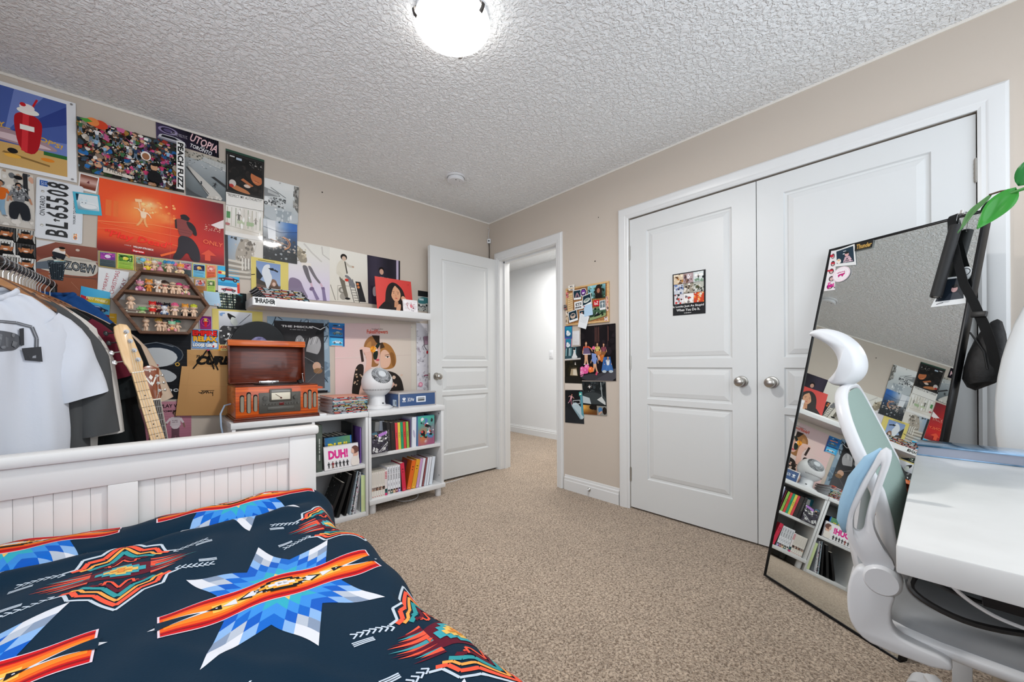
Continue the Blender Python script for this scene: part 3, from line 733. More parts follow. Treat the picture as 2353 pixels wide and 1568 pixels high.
# clear hook with a black tube and the crossbody bag
hk = on_mirror(empty('over_frame_hook', 'clear plastic hook over the top edge of the mirror', 'hook'), .482, 0, MH)
w = MB(); w.box((-.012, -.006, -.065), (.012, -.003, .006), .001); w.box((-.012, -.006, .003), (.012, .040, .006), .001); w.box((-.012, -.030, -.065), (.012, -.004, -.060), .001); w.build('hook_body', CLEAR, hk)
w = MB(); w.cyl((0, -.008, .0), (0, -.008, .014), .004, n=10); w.build('hook_screw', CHROME, hk)
tb = on_mirror(empty('black_tube', 'black cylinder hanging from the clear hook at the mirror top', 'tube'), .484, -.026, 1.555, R(4))
w = MB(); w.cyl((0, 0, -.262), (0, 0, 0), .0165, n=24); w.build('tube_sleeve', mat('matte_black_foam', '#171718', .6), tb)
w = MB(); w.lathe([(.0165, -.262), (.0155, -.267), (.012, -.268), (.011, -.262), (0, -.262)], 24); w.build('end_cap', BLACK, tb)
w = MB(); w.cyl((0, 0, -.266), (0, 0, -.260), .008, n=16); w.build('end_lens', CHROME, tb)
bag = on_mirror(empty('crossbody_bag', 'black crossbody bag hanging by its strap over the mirror corner', 'bag'))
def strap(mb, pts, wd, th=.002):
    P = [Vector(p) for p in pts]; rings = []
    for i, p in enumerate(P):
        t = (P[min(i+1, len(P)-1)]-P[max(i-1, 0)]).normalized(); a = t.cross(Vector((0, 1, 0))).normalized(); n_ = a.cross(t)
        rings.append([p+a*wd/2+n_*th/2, p+a*wd/2-n_*th/2, p-a*wd/2-n_*th/2, p-a*wd/2+n_*th/2])
    mb.loft(rings)
w = MB(); strap(w, [(.452, .045, 1.50), (.453, .040, 1.59), (.455, .028, 1.613), (.456, 0, 1.613), (.457, -.008, 1.600), (.470, -.010, 1.52), (.500, -.012, 1.42), (.530, -.014, 1.33), (.566, -.012, 1.255), (.582, -.010, 1.215)], .024); w.build('strap', BLACKF, bag)
w = MB(); strap(w, [(.582, -.010, 1.215), (.600, -.005, 1.17), (.618, .005, 1.11), (.628, .02, 1.05), (.626, .035, 1.0)], .026); w.build('strap_lower', BLACKF, bag)
w = MB(); w.box((.564, -.018, 1.205), (.602, -.006, 1.225), .003, M=None); w.build('buckle', BLACK, bag)
w = MB()
rings = []
for i, (z, hw, hd) in enumerate([(1.20, .010, .008), (1.19, .022, .016), (1.15, .034, .024), (1.10, .045, .030), (1.05, .050, .034), (1.01, .047, .032), (.985, .034, .024), (.975, .012, .008)]):
    rings.append([(.590+hw*math.cos(2*PI*k/16)*(1 if True else 1), .046+hd*math.sin(2*PI*k/16)+.002*math.sin(5*k+z*90), z+.012*math.cos(2*PI*k/16)) for k in range(16)])
w.loft(rings); w.build('pouch', mat('black_nylon', '#131314', .6, bump=(60, .5, .004)), bag)
w = MB(); w.tube([(.555, .014, 1.16), (.575, .012, 1.13), (.60, .010, 1.09), (.615, .013, 1.03)], .0025, 6); w.build('zip', BLACK, bag)

# ================================================================== DESK
dk = empty('desk', 'white desk with a scuffed top running along the right edge of the photo', 'desk', (-1.15, -3.29, 0))
O = (-1.15, -3.29, 0)
DESKW = mat('worn_white_desk', '#cbcbc9', .35, noise=(9, '#c3c3c1', 3, .4, .7))
bx(dk, 'desk_top', (-1.638, -3.60, .698), (-.665, -2.988, .742), O, DESKW, .003)
for y in (-3.575, -3.10):
    bx(dk, 'desk_leg', (-.72, y, 0), (-.68, y+.04, .698), O, LACQ)
bx(dk, 'desk_leg', (-1.60, -3.575, 0), (-1.56, -3.535, .698), O, LACQ)
bx(dk, 'modesty_panel', (-1.56, -3.565, .35), (-.72, -3.55, .698), O, LACQ)
bx(dk, 'cable_tray', (-1.50, -3.40, .630), (-.80, -3.08, .690), O, BLACK)
CBK, CWT = mat('black_cable', '#121213', .5), mat('white_cable', '#d9d9da', .4)
def cable(label, pts, r_, m):
    # smooth through the points
    P = [Vector(p) for p in pts]; out = []
    for i in range(len(P)-1):
        a, b_, c, d_ = P[max(i-1, 0)], P[i], P[i+1], P[min(i+2, len(P)-1)]
        for k in range(6):
            t = k/6; out.append(.5*((2*b_)+(c-a)*t+(2*a-5*b_+4*c-d_)*t*t+(3*b_-a-3*c+d_)*t**3))
    out.append(P[-1]); w = MB(); w.tube(out, r_, 7); return tag(w.build('cable', m), label, 'cable')
cable('thick black cable sagging in a loop below the desk end', [(-1.45, -3.02, .66), (-1.50, -3.00, .625), (-1.50, -3.06, .598), (-1.47, -3.14, .60), (-1.44, -3.20, .63), (-1.43, -3.22, .69)], .005, CBK)
cable('thin black cable hanging under the desk beside the white one', [(-1.42, -3.00, .66), (-1.47, -3.03, .635), (-1.46, -3.10, .62), (-1.42, -3.16, .625), (-1.36, -3.28, .65)], .0035, CBK)
cable('white cable hanging diagonally under the desk end', [(-1.48, -3.03, .698), (-1.49, -3.045, .65), (-1.48, -3.085, .615), (-1.47, -3.14, .600), (-1.46, -3.25, .585), (-1.44, -3.42, .60)], .0032, CWT)
cable('black power lead lying along the tray under the desk', [(-1.40, -2.998, .63), (-1.43, -3.08, .645), (-1.45, -3.17, .650), (-1.42, -3.30, .66)], .004, CBK)

cable('white cable looping on the carpet under the legged bookcase', [(-1.20, -.20, .066), (-1.17, -.27, .02), (-1.12, -.34, .006), (-1.04, -.36, .006), (-.99, -.33, .02), (-.98, -.25, .066)], .0028, CWT)
cable('short white cord lying on the carpet below the open door', [(-.70, -.17, .004), (-.60, -.175, .004), (-.52, -.168, .004), (-.44, -.155, .004)], .0028, CWT)
# boxed set lying on the desk
db = empty('boxed_book', 'blue and silver glossy boxed book lying flat on the desk', 'book', (-.728, -3.20, .742))
HOLO = mat('holographic_card', '#8fb4d8', .18, .25, coat=.6, noise=(7, '#24506e', 3, .42, .58))
HOLOS = mat('silver_book_edge', '#9aa0b0', .2, .5)
w = MB(); w.box((-.055, -.26, 0), (.055, .21, .004), .001); w.box((-.055, -.26, .028), (.055, .21, .033), .001); w.build('cover', HOLO, db)
w = MB(); w.box((-.052, -.257, .004), (.052, .207, .028)); w.build('page_block', HOLOS, db)
# rounded white panel beyond the desk end
vm = empty('rounded_panel', 'smooth white rounded panel at the right edge behind the boxed book', 'panel', (-.57, -3.402, 0))
w = MB(); rings = []; SHELLW = mat('smooth_white_shell', '#d3d5d6', .4)
for k, (q_, dx) in enumerate(((.02, -.030), (.35, -.029), (.70, -.024), (.92, -.014), (.985, -.004), (1.0, .006), (.97, .016), (.6, .012), (.02, .006))):
    rings.append([(dx, .25*q_*math.cos(2*PI*i/56), .86+.52*q_*math.sin(2*PI*i/56)) for i in range(56)])
w.loft(rings); w.build('shell', SHELLW, vm, smooth=1.2)
w = MB(); w.cyl((.0, 0, .02), (.0, 0, .40), .018, n=16); w.build('post', PLW, vm)
w = MB(); w.lathe([(0, 0), (.15, 0), (.15, .012), (.03, .022), (0, .022)], 32); w.build('base', PLW, vm)

# ================================================================== OFFICE CHAIR (faces the desk, -y)
ch = empty('office_chair', 'white office chair with pale teal back pushed under the desk', 'chair', (-1.075, -3.13, 0))
CX, CY = -1.075, -3.13
def C3(p): return (p[0]-CX, p[1]-CY, p[2])
CHW = mat('white_chair_plastic', '#cfd0d2', .35); SEATG = mat('grey_seat_fabric', '#8d8f91', .9, bump=(500, .3, .001)); TEAL = mat('pale_teal_mesh', '#84978f', .85, bump=(420, .5, .0015)); PADB = mat('pale_blue_pad', '#8fb2c9', .8, bump=(500, .2, .001))
w = MB(); w.cyl((0, 0, .09), (0, 0, .24), .028, n=20); w.build('gas_lift_cover', CHW, ch)
w = MB(); w.cyl((0, 0, .24), (0, 0, .40), .016, n=20); w.build('gas_lift', CHROME, ch)
w = MB(); w.box((-.11, -.14, .392), (.11, .12, .428), .01); w.build('tilt_mechanism', BLACK, ch)
for k in range(5):
    a = R(21+72*k); ca, sa = math.cos(a), math.sin(a)
    w = MB(); rings = []
    for t, hw, z0, z1 in ((.03, .030, .085, .125), (.12, .028, .082, .118), (.22, .023, .080, .105), (.315, .017, .078, .094)):
        rings.append([(ca*t-sa*s_*hw, sa*t+ca*s_*hw, z) for s_, z in ((-1, z0), (1, z0), (1, z1-.006), (.6, z1), (-.6, z1), (-1, z1-.006))])
    w.loft(rings); leg = w.build('base_leg', CHW, ch, smooth=.9)
    T = Matrix.Translation((ca*.325, sa*.325, 0)) @ Matrix.Rotation(a+R(60+40*k), 4, 'Z')
    w = MB()
    for s_ in (-1, 1): w.cyl((.012, s_*.008, .030), (.012, s_*.026, .030), .030, n=24, M=T)
    w.build('caster_wheel', BLACK, ch)
    w = MB()
    for s_ in (-1,): w.lathe([(0, 0), (.019, 0), (.019, .002), (.012, .004), (0, .004)], 20, T @ Matrix.Translation((.012, s_*.026, .030)) @ Matrix.Rotation(-s_*PI/2, 4, 'X'))
    w.build('wheel_cap', CHW, ch); w = MB()
    w.lathe([(0, 0), (.019, 0), (.019, .002), (.012, .004), (0, .004)], 20, T @ Matrix.Translation((.012, .026, .030)) @ Matrix.Rotation(-PI/2, 4, 'X')); w.build('wheel_cap', CHW, ch)
    w = MB(); w.cyl((0, 0, .055), (0, 0, .08), .007, M=T)
    w.loft([[( .012+.036*math.cos(g), y, .030+.036*math.sin(g)) for y in (-.030, .030)] + [(.012+.032*math.cos(g), y, .030+.032*math.sin(g)) for y in (.030, -.030)] for g in [R(-10+190*i/14) for i in range(15)]], M=T)
    w.build('caster_hood', CHW, ch)
def sup(hx_, hy, z, n=28, e=3.2, cy=0):
    out = []
    for i in range(n):
        a = 2*PI*i/n; c_, s_ = math.cos(a), math.sin(a)
        out.append((hx_*abs(c_)**(2/e)*(1 if c_ > 0 else -1), cy+hy*abs(s_)**(2/e)*(1 if s_ > 0 else -1), z))
    return out
w = MB(); w.loft([sup(.20, .20, .428), sup(.255, .235, .436), sup(.278, .252, .450), sup(.282, .256, .462), sup(.276, .250, .470)]); w.build('seat_shell', CHW, ch, smooth=1)
w = MB(); w.loft([sup(.266, .242, .468), sup(.270, .246, .480), sup(.262, .238, .496), sup(.24, .216, .505), sup(.18, .16, .507)]); w.build('seat_cushion', SEATG, ch, smooth=1)
# backrest frame and mesh, reclined
def back_pt(sx, z):
    y = -2.852-(.962-z)*.40 if z > .72 else -2.949-(.72-z)*.10
    return Vector((-1.085+sx, y-.016*(1-(sx/.235)**2), z))
def outline(hw, z0, z1, e=3.0, n=44):
    out = []
    for i in range(n):
        a = 2*PI*i/n; c_, s_ = math.cos(a), math.sin(a)
        out.append((hw*abs(c_)**(2/e)*(1 if c_ > 0 else -1), (z0+z1)/2+(z1-z0)/2*abs(s_)**(2/e)*(1 if s_ > 0 else -1)))
    return out
w = MB(); w.tube([C3(back_pt(a, b_)) for a, b_ in outline(.225, .52, .958)], .0095, 10, closed=True, flat=(1.0, 1.4)); w.build('back_frame', CHW, ch, smooth=1)
w = MB(); vs = []; fs = []; ol = outline(.222, .525, .953); NR = 8
for k in range(NR+1):
    t = k/NR
    for a, b_ in ol: p = back_pt(a*t, .74+(b_-.74)*t); vs.append(C3(p+Vector((0, -.010, 0))))
n_ = len(ol)
for k in range(NR):
    for i in range(n_): fs.append((k*n_+i, k*n_+(i+1) % n_, (k+1)*n_+(i+1) % n_, (k+1)*n_+i))
w.add(vs, fs); w.build('back_mesh', TEAL, ch, smooth=1)
w = MB(); w.tube([C3(p) for p in ((-1.085, -3.02, .44), (-1.085, -2.90, .45), (-1.085, -2.885, .55), (-1.085, -2.90, .70), (-1.085, -2.885, .86))], [.03, .03, .028, .022, .014], 12, flat=(1.6, .7)); w.build('back_spine', CHW, ch, smooth=1)
# headrest: curved pad carried by a stem
prof = [(-2.800, 1.112), (-2.826, 1.119), (-2.862, 1.104), (-2.892, 1.074), (-2.908, 1.036), (-2.909, 1.000), (-2.894, .972), (-2.868, .958), (-2.848, .962), (-2.866, .985), (-2.878, 1.012), (-2.874, 1.044), (-2.856, 1.074), (-2.828, 1.096)]
for _ in range(2): prof = [q_ for (a, b_), (c, d_) in zip(prof, prof[1:]+prof[:1]) for q_ in ((.75*a+.25*c, .75*b_+.25*d_), (.25*a+.75*c, .25*b_+.75*d_))]
w = MB(); rings = []
for sx in [-.085+.17*i/14 for i in range(15)]:
    k = (sx/.085)**2; q_ = .86+.14*(1-abs(sx/.085)**4)
    rings.append([C3((-1.085+sx, -2.86+(y+2.86)*q_+.016*k, 1.035+(z-1.035)*q_)) for y, z in prof])
w.loft(rings); w.build('headrest', CHW, ch, smooth=3.2)
w = MB(); w.tube([C3(p) for p in ((-1.085, -2.868, .900), (-1.085, -2.858, .945), (-1.085, -2.862, .985), (-1.085, -2.885, 1.02))], .012, 10, flat=(2.2, .7)); w.build('headrest_stem', CHW, ch, smooth=1)
# flip-up arms
BRK = [(-2.925, .592), (-2.907, .575), (-2.897, .527), (-2.899, .470), (-2.915, .440), (-2.942, .428), (-3.05, .430), (-3.05, .458), (-2.985, .462), (-2.966, .478), (-2.966, .515), (-2.975, .55)]
def chai(P_, n_=2):
    for _ in range(n_): P_ = [q_ for (a, b_), (c, d_) in zip(P_, P_[1:]+P_[:1]) for q_ in ((.75*a+.25*c, .75*b_+.25*d_), (.25*a+.75*c, .25*b_+.75*d_))]
    return P_
BRK = chai(BRK, 1)
def resample(P_, n_=56):
    i = max(range(len(P_)), key=lambda k: P_[k][1]); P_ = P_[i:]+P_[:i]
    if sum(a*d-b_*c for (a, b_), (c, d) in zip(P_, P_[1:]+P_[:1])) < 0: P_ = [P_[0]]+P_[:0:-1]
    L_ = [math.dist(a, b_) for a, b_ in zip(P_, P_[1:]+P_[:1])]; T_ = sum(L_); out = []
    for k in range(n_):
        d = T_*k/n_; i = 0
        while d > L_[i]: d -= L_[i]; i += 1
        a, b_ = P_[i], P_[(i+1) % len(P_)]; t = d/L_[i]; out.append((a[0]+(b_[0]-a[0])*t, a[1]+(b_[1]-a[1])*t))
    return out
OUT = resample(chai([(-2.927, .584), (-2.905, .623), (-2.894, .656), (-2.897, .694), (-2.914, .747), (-2.941, .814), (-2.954, .846), (-2.969, .845), (-2.968, .818), (-2.954, .767), (-2.938, .684), (-2.950, .645), (-2.978, .600), (-2.955, .575)]))
HOL = resample(chai([(-2.955, .818), (-2.931, .762), (-2.905, .682), (-2.904, .661), (-2.924, .657), (-2.930, .711), (-2.948, .790)]))
for sx in (-1, 1):
    x0 = -1.085+sx*.272
    fold = (lambda y, z: (y, z)) if sx < 0 else (lambda y, z: (-2.953-(z-.570), .570+(y+2.953)))
    ar = MB(); w_ = .011
    ar.loft([[C3((x0+q_*w_, *fold(a*(1-t)+c*t, b_*(1-t)+d*t))) for (a, b_), (c, d) in zip(OUT, HOL)] for t, q_ in ((0, -.55), (.25, -1), (.75, -1), (1, -.55), (1, .55), (.75, 1), (.25, 1), (0, .55), (0, -.55))], cap=False); a_ = ar.build('armrest', CHW, ch, smooth=1.2)
    ar = MB(); ar.tube([C3((x0, *fold(y, z))) for y, z in ((-2.953, .842), (-2.934, .816), (-2.911, .768), (-2.897, .715), (-2.890, .672), (-2.893, .648))], [.003, .010, .013, .013, .011, .004], 12, flat=(1.0, 1.0)); ar.build('arm_pad', PADB, a_, smooth=1.5)
    ar = MB(); ar.lathe([(0, -.020), (.026, -.020), (.031, -.014), (.031, .014), (.026, .020), (0, .020)], 28, Matrix.Translation(C3((x0, -2.953, .570))) @ Matrix.Rotation(PI/2, 4, 'Y')); ar.build('arm_pivot', CHW, ch, smooth=.7)
    ar = MB(); ar.prism([C3((0, y, z))[1:] for y, z in BRK], x0-.016-CX, x0+.016-CX, 'x', bev=.006); ar.build('arm_bracket', CHW, ch, smooth=1)

# ================================================================== PLANT reaching in from the right edge
pl = empty('potted_plant', 'glossy green leafy plant reaching in from the right edge', 'plant', (-1.12, -3.43, .742))
w = MB(); w.lathe([(0, 0), (.07, 0), (.09, .16), (.094, .16), (.094, .172), (.086, .172), (.084, .15), (0, .15)], 28); w.build('pot', mat('grey_plant_pot', '#6f7274', .6), pl)
GRN = mat('green_stem', '#3f8a3a', .5); BRN = mat('brown_stem', '#5a4736', .7)
def P_(p): return (p[0]+1.12, p[1]+3.43, p[2]-.742)
w = MB(); w.tube([P_(p) for p in ((-1.12, -3.43, .89), (-1.12, -3.42, 1.10), (-1.10, -3.36, 1.30), (-1.06, -3.25, 1.40), (-1.03, -3.185, 1.418), (-1.01, -3.15, 1.415))], [.006, .006, .005, .0045, .004, .003], 8); w.build('stem', GRN, pl)
def leaf(base, tip, wd, col, curl=.02, up=(0, 0, 1), stem=None):
    B, T = Vector(P_(base)), Vector(P_(tip)); d_ = T-B; a = d_.cross(Vector(up)).normalized(); n__ = a.cross(d_).normalized(); vs = []; fs = []; n_ = 14; m_ = 6
    for i in range(n_+1):
        t = i/n_; hw = wd*math.sin(PI*min(1, t**.8*1.0))**.85*(1-.25*t) if 0 < t < 1 else .0006
        for j in range(m_+1):
            s_ = -1+2*j/m_; vs.append(B+d_*t+a*hw*s_+n__*(curl*math.sin(PI*t)+hw*.35*abs(s_)+.002*math.sin(9*t+3*s_)))
    for i in range(n_):
        for j in range(m_): k = i*(m_+1)+j; fs.append((k, k+1, k+m_+2, k+m_+1))
    w = MB(); w.add(vs, fs); o = w.build('leaf', mat(*col), pl, smooth=3); md = o.modifiers.new('thickness', 'SOLIDIFY'); md.thickness = .0008
    return o
G1, G2, G3 = ('bright_green_leaf', '#2f8a2c', .35), ('dark_green_leaf', '#0f3d14', .4), ('mid_green_leaf', '#4d7f45', .4)
leaf((-1.01, -3.157, 1.425), (-1.02, -3.098, 1.343), .024, G1, -.006, (-1, -.2, .3))
leaf((-1.01, -3.125, 1.412), (-.98, -3.108, 1.372), .010, G2, .004, (-1, .2, .1))
leaf((-1.00, -3.122, 1.425), (-1.00, -3.068, 1.345), .009, G3, .006, (-1, .4, .6))
leaf((-1.02, -3.160, 1.425), (-1.04, -3.21, 1.49), .026, ('fresh_green_leaf', '#2e7d3c', .35), .004, (-1, 0, .2))
leaf((-1.03, -3.20, 1.42), (-1.00, -3.30, 1.46), .026, G3, .01, (-1, 0, .6))
w = MB(); w.tube([P_(p) for p in ((-1.0, -3.118, 1.424), (-1.0, -3.135, 1.427), (-1.005, -3.15, 1.424))], .0022, 6); w.build('leaf_stalk', BRN, pl)
# ================================================================== PRINTED PAPER
def rgb(c):
    c = c.lstrip('#'); return [int(c[i:i+2], 16) for i in (0, 2, 4)]
def mx(a, b, t):
    t = max(0, min(1, t)); A, B = rgb(a), rgb(b); return '#%02x%02x%02x' % tuple(int(round(x+(y-x)*t)) for x, y in zip(A, B))
_txt = {}
def glyphs(s, bold=0, shear=0):
    k = (s, bold, shear)
    if k in _txt: return _txt[k]
    cu = bpy.data.curves.new('t', 'FONT'); cu.body = s; cu.resolution_u = 2; cu.offset = bold; cu.shear = shear
    ob = bpy.data.objects.new('t', cu); COL.objects.link(ob)
    bpy.context.view_layer.update()
    dg = bpy.context.evaluated_depsgraph_get(); me = bpy.data.meshes.new_from_object(ob.evaluated_get(dg))
    V = [(v.co.x, v.co.y) for v in me.vertices]; F = [[V[i] for i in p.vertices] for p in me.polygons]
    bpy.data.objects.remove(ob); bpy.data.curves.remove(cu); bpy.data.meshes.remove(me)
    xs = [p[0] for f in F for p in f] or [0, 1]; ys = [p[1] for f in F for p in f] or [0, 1]
    _txt[k] = (F, min(xs), max(xs), min(ys), max(ys)); return _txt[k]
class Art:
    """flat print in unit coordinates: u to the right, v up; a = width / height"""
    def __init__(s, W, H, bg=None): s.W, s.H = W, H; s.ops = []; s.L = 0; bg and s.R(0, 0, 1, 1, bg)
    def P(s, pts, c, soft=True):
        pc = list(pts)
        if soft and len(pc) >= 5:
            for _ in range(2): pc = [q_ for (a, b), (d, e) in zip(pc, pc[1:]+pc[:1]) for q_ in ((.78*a+.22*d, .78*b+.22*e), (.22*a+.78*d, .22*b+.78*e))]
        for ax, val, less in ((0, 0, False), (0, 1, True), (1, 0, False), (1, 1, True)):
            if not pc: return s
            pc = clip(pc, ax, val, less)
        if len(pc) >= 3: s.ops.append((pc, c, s.L)); s.L += 1
        return s
    def R(s, u0, v0, u1, v1, c): return s.P([(u0, v0), (u1, v0), (u1, v1), (u0, v1)], c)
    def G(s, fn, nx=8, ny=8, box=(0, 0, 1, 1)):
        """smooth colour field"""
        u0, v0, u1, v1 = box
        for i in range(nx):
            for j in range(ny):
                q_ = [(i, j), (i+1, j), (i+1, j+1), (i, j+1)]
                pts = [(u0+(u1-u0)*a/nx, v0+(v1-v0)*b/ny) for a, b in q_]
                s.ops.append((pts, [lin(fn(a/nx, b/ny)) for a, b in q_], s.L))
        s.L += 1; return s
    def E(s, u, v, ru, rv, c, n=18, rot=0):
        """ellipse, radii in fractions of the width"""
        k = s.W/s.H; cr, sr = math.cos(rot), math.sin(rot); pts = []
        for i in range(n):
            a = 2*PI*i/n; x, y = ru*math.cos(a), rv*math.sin(a); pts.append((u+x*cr-y*sr, v+(x*sr+y*cr)*k))
        return s.P(pts, c, False)
    def S(s, pts, w, c, w1=None):
        """stroke; w in fractions of the width"""
        k = s.W/s.H; w1 = w if w1 is None else w1; n = len(pts)-1
        for i in range(n):
            (a, b), (c_, d) = pts[i], pts[i+1]; dx, dy = c_-a, (d-b)/k; l = math.hypot(dx, dy) or 1
            nx, ny = -dy/l, dx/l; p, q_ = (w+(w1-w)*i/n)/2, (w+(w1-w)*(i+1)/n)/2
            s.P([(a+nx*p, b+ny*p*k), (c_+nx*q_, d+ny*q_*k), (c_-nx*q_, d-ny*q_*k), (a-nx*p, b-ny*p*k)], c)
        return s
    def T(s, txt, u, v, w, c, h=None, al='c', rot=0, bold=0, shear=0):
        """lettering: w = width and h = height in fractions of the width; rot in degrees"""
        F, x0, x1, y0, y1 = glyphs(txt, bold, shear); sx = w/max(1e-6, x1-x0); sy = sx if h is None else h/max(1e-6, y1-y0)
        k = s.W/s.H; ox = {'c': (x0+x1)/2, 'l': x0, 'r': x1}[al]; cr, sr = math.cos(R(rot)), math.sin(R(rot))
        L0 = s.L
        for f in F:
            pts = []
            for x, y in f: X, Y = (x-ox)*sx, (y-(y0+y1)/2)*sy; pts.append((u+X*cr-Y*sr, v+(X*sr+Y*cr)*k))
            s.P(pts, c, False); s.L = L0
        s.L = L0+1; return s
    def N(s, n, seed, pal, box=(0, 0, 1, 1), lo=.02, hi=.07, asp=1):
        rr = random.Random(seed); u0, v0, u1, v1 = box
        for _ in range(n):
            u, v, r_ = rr.uniform(u0, u1), rr.uniform(v0, v1), rr.uniform(lo, hi); m_ = rr.randint(4, 8); a0 = rr.random()*6
            k = s.W/s.H
            s.P([(min(u1, max(u0, u+r_*rr.uniform(.6, 1.15)*math.cos(a0+2*PI*i/m_))), min(v1, max(v0, v+r_*asp*rr.uniform(.6, 1.15)*math.sin(a0+2*PI*i/m_)*k))) for i in range(m_)], rr.choice(pal))
        return s
    def lines(s, n, u0, u1, v0, v1, c, w=.006, seed=1):
        """rows of small unreadable print"""
        rr = random.Random(seed); L0 = s.L
        for i in range(n):
            v = v1-(v1-v0)*(i+.5)/n; u = u0
            while u < u1-.02:
                l = rr.uniform(.02, .07); s.S([(u, v), (min(u1, u+l), v)], w, c); s.L = L0; u += l+.012
        s.L = L0+1; return s
    def man(s, u, v, h, skin='#c99a78', hair='#1c1512', top='#d8d8d8', bot='#2a2c33', shoe='#e8e8e8', arms=(-40, 40), legs=(-10, 10), lean=0, head=True, sk=None, lh=0):
        """standing figure: feet at (u,v), h = height in fractions of the width; angles in degrees"""
        k = s.W/s.H; bot2 = bot
        def pt(x, y):
            a = R(lean); return (u+(x*math.cos(a)+y*math.sin(a))*h, v+(-x*math.sin(a)+y*math.cos(a))*h*k)
        for g in legs:
            kx = math.sin(R(g))*.24; fx = math.sin(R(g*1.15))*.47
            s.S([pt(.04*(1 if g > 0 else -1), .48), pt(kx, .25), pt(fx, .03)], .105*h, bot, .075*h)
            x, y = pt(fx+.015*(1 if g > 0 else -1), .02); s.E(x, y, .05*h, .022*h, shoe, 10)
            if sk: s.S([pt(kx*1.3, .20), pt(fx, .05)], .05*h, sk, .04*h)
        s.P([pt(-.10, .80), pt(.10, .80), pt(.125, .76), pt(.095, .45), pt(-.095, .45), pt(-.125, .76)], top)
        for g in arms:
            d = 1 if g > 0 else -1; e = (d*.13+math.sin(R(g))*.16, .77-math.cos(R(g))*.16); f_ = (e[0]+math.sin(R(g*.6))*.15, e[1]-math.cos(R(g*.6))*.15)
            s.S([pt(d*.11, .77), pt(*e)], .06*h, top, .05*h); s.S([pt(*e), pt(*f_)], .045*h, skin, .035*h)
        s.S([pt(0, .78), pt(0, .86)], .05*h, skin)
        if lh: [s.S([pt(d_*.03, .95), pt(d_*.060, .88), pt(d_*.055, .70)], .05*h, hair, .03*h) for d_ in (-1, 1)]
        if head:
            x, y = pt(0, .92); s.E(x, y+.012*h*k, .066*h, .078*h, hair, 14); x, y = pt(.006, .905); s.E(x, y, .05*h, .062*h, skin, 14)
        return s
    def put(s, mb, f, eps=.00004):
        """f(u,v) -> (x,z) on the sheet; layers rise towards -y"""
        for pts, c, l in s.ops:
            vs = [(*f(u, v), l) for u, v in pts]; mb.add([(x, -eps*(l+1), z) for x, z, l in vs], [tuple(range(len(vs)))], c)
def sheet(name, label, cat, art, quad, wall='L', lay=0, m=None, group=None, th=.0006, edge='#d8d6d2', bow=0, pins=None):
    """a printed sheet on a wall. quad = TL, TR, BR, BL as (along, height) in metres on that wall; lay stacks overlapping sheets"""
    sg = 1 if wall == 'L' else -1
    cx = sum(p[0] for p in quad)/4; cz = sum(p[1] for p in quad)/4
    Q = [(sg*(p[0]-cx), p[1]-cz) for p in quad]; TL, TR, BR, BL = Q
    def f(u, v): return tuple((BL[i]*(1-u)+BR[i]*u)*(1-v)+(TL[i]*(1-u)+TR[i]*u)*v for i in (0, 1))
    mb = MB(); mb.prism([TL, TR, BR, BL], 0, -th, 'y', c=edge)
    n0 = len(mb.v); art.put(mb, f); mb.v[n0:] = [(x, y-th, z) for x, y, z in mb.v[n0:]]
    off = .0004+.0013*lay
    o = mb.build(name, m or MATTE, smooth=0, recalc=False)
    if wall == 'L': o.location = (cx, -off, cz)
    else: o.location = (-off-(wall == 'D')*.0, cx, cz); o.rotation_euler = (0, 0, -PI/2)
    tag(o, label, cat, group)
    for (u, v, col) in pins or []:
        x, z = f(u, v); b = MB(); b.lathe([(0, 0), (.0045, 0), (.005, .003), (.003, .006), (0, .007)], 10, Matrix.Translation((x, -th-.0012, z)) @ Matrix.Rotation(PI/2, 4, 'X')); b.build('push_pin', mat('pin_'+col[1:], col, .3), o)
    return o
def board(name, label, cat, art, w_, h_, loc, rot, th, edge, m=None, group=None):
    """a standing printed board with real thickness; local x, z centred, printed face -y"""
    mb = MB(); mb.box((-w_/2, 0, -h_/2), (w_/2, th, h_/2), c=edge); art.put(mb, lambda u, v: (-w_/2+w_*u, -h_/2+h_*v))
    o = mb.build(name, m or CARD, loc=loc, rot=rot, smooth=0, recalc=False); return tag(o, label, cat, group)
MATTE = mat('satin_photo_paper', rough=.55, attr=True, spec=.16, bump=(5, .15, .02, 1)); SKN = '#d9a886'
PHOTO = ['#2b2a2c', '#5b4a40', '#8d7a6a', '#c3b5a4', '#e4dcd0', '#394a58', '#7d8f99', '#a33a30', '#3f5a3a', '#d9a886', '#16181c', '#b0803f', '#6a3f6a', '#d36a9a', '#2f6fb0']
BW = ['#111111', '#2e2e2e', '#555555', '#7c7c7c', '#a5a5a5', '#cfcfcf', '#ededed']

# ------------------------------------------------------------------ left wall
# diner poster
A = Art(.322, .412, '#e9ebee'); b = (.07, .07, .93, .93)
A.R(.05, .045, .90, .955, '#4a5fa4')
for i in range(9):
    a0, a1 = R(-8+21*i), R(2.5+21*i); A.P([(.28, .40), (min(.9, max(.05, .28+1.6*math.cos(a0))), min(.955, .40+1.3*math.sin(a0))), (min(.9, max(.05, .28+1.6*math.cos(a1))), min(.955, .40+1.3*math.sin(a1)))], ('#7285c4', '#33458c')[i % 2])
A.R(.05, .045, .90, .30, '#cfa765').R(.66, .255, .90, .30, '#2d6a36')
A.P([(.05, .43), (.30, .47), (.66, .42), (.84, .33), (.60, .30), (.05, .33)], '#a98d94').P([(.05, .40), (.40, .42), (.80, .335), (.55, .32), (.05, .36)], '#d8c0c6')
A.S([(.05, .47), (.34, .47)], .012, '#d8a944').R(.10, .26, .20, .33, '#5a3f4a').R(.50, .26, .58, .33, '#5a3f4a')
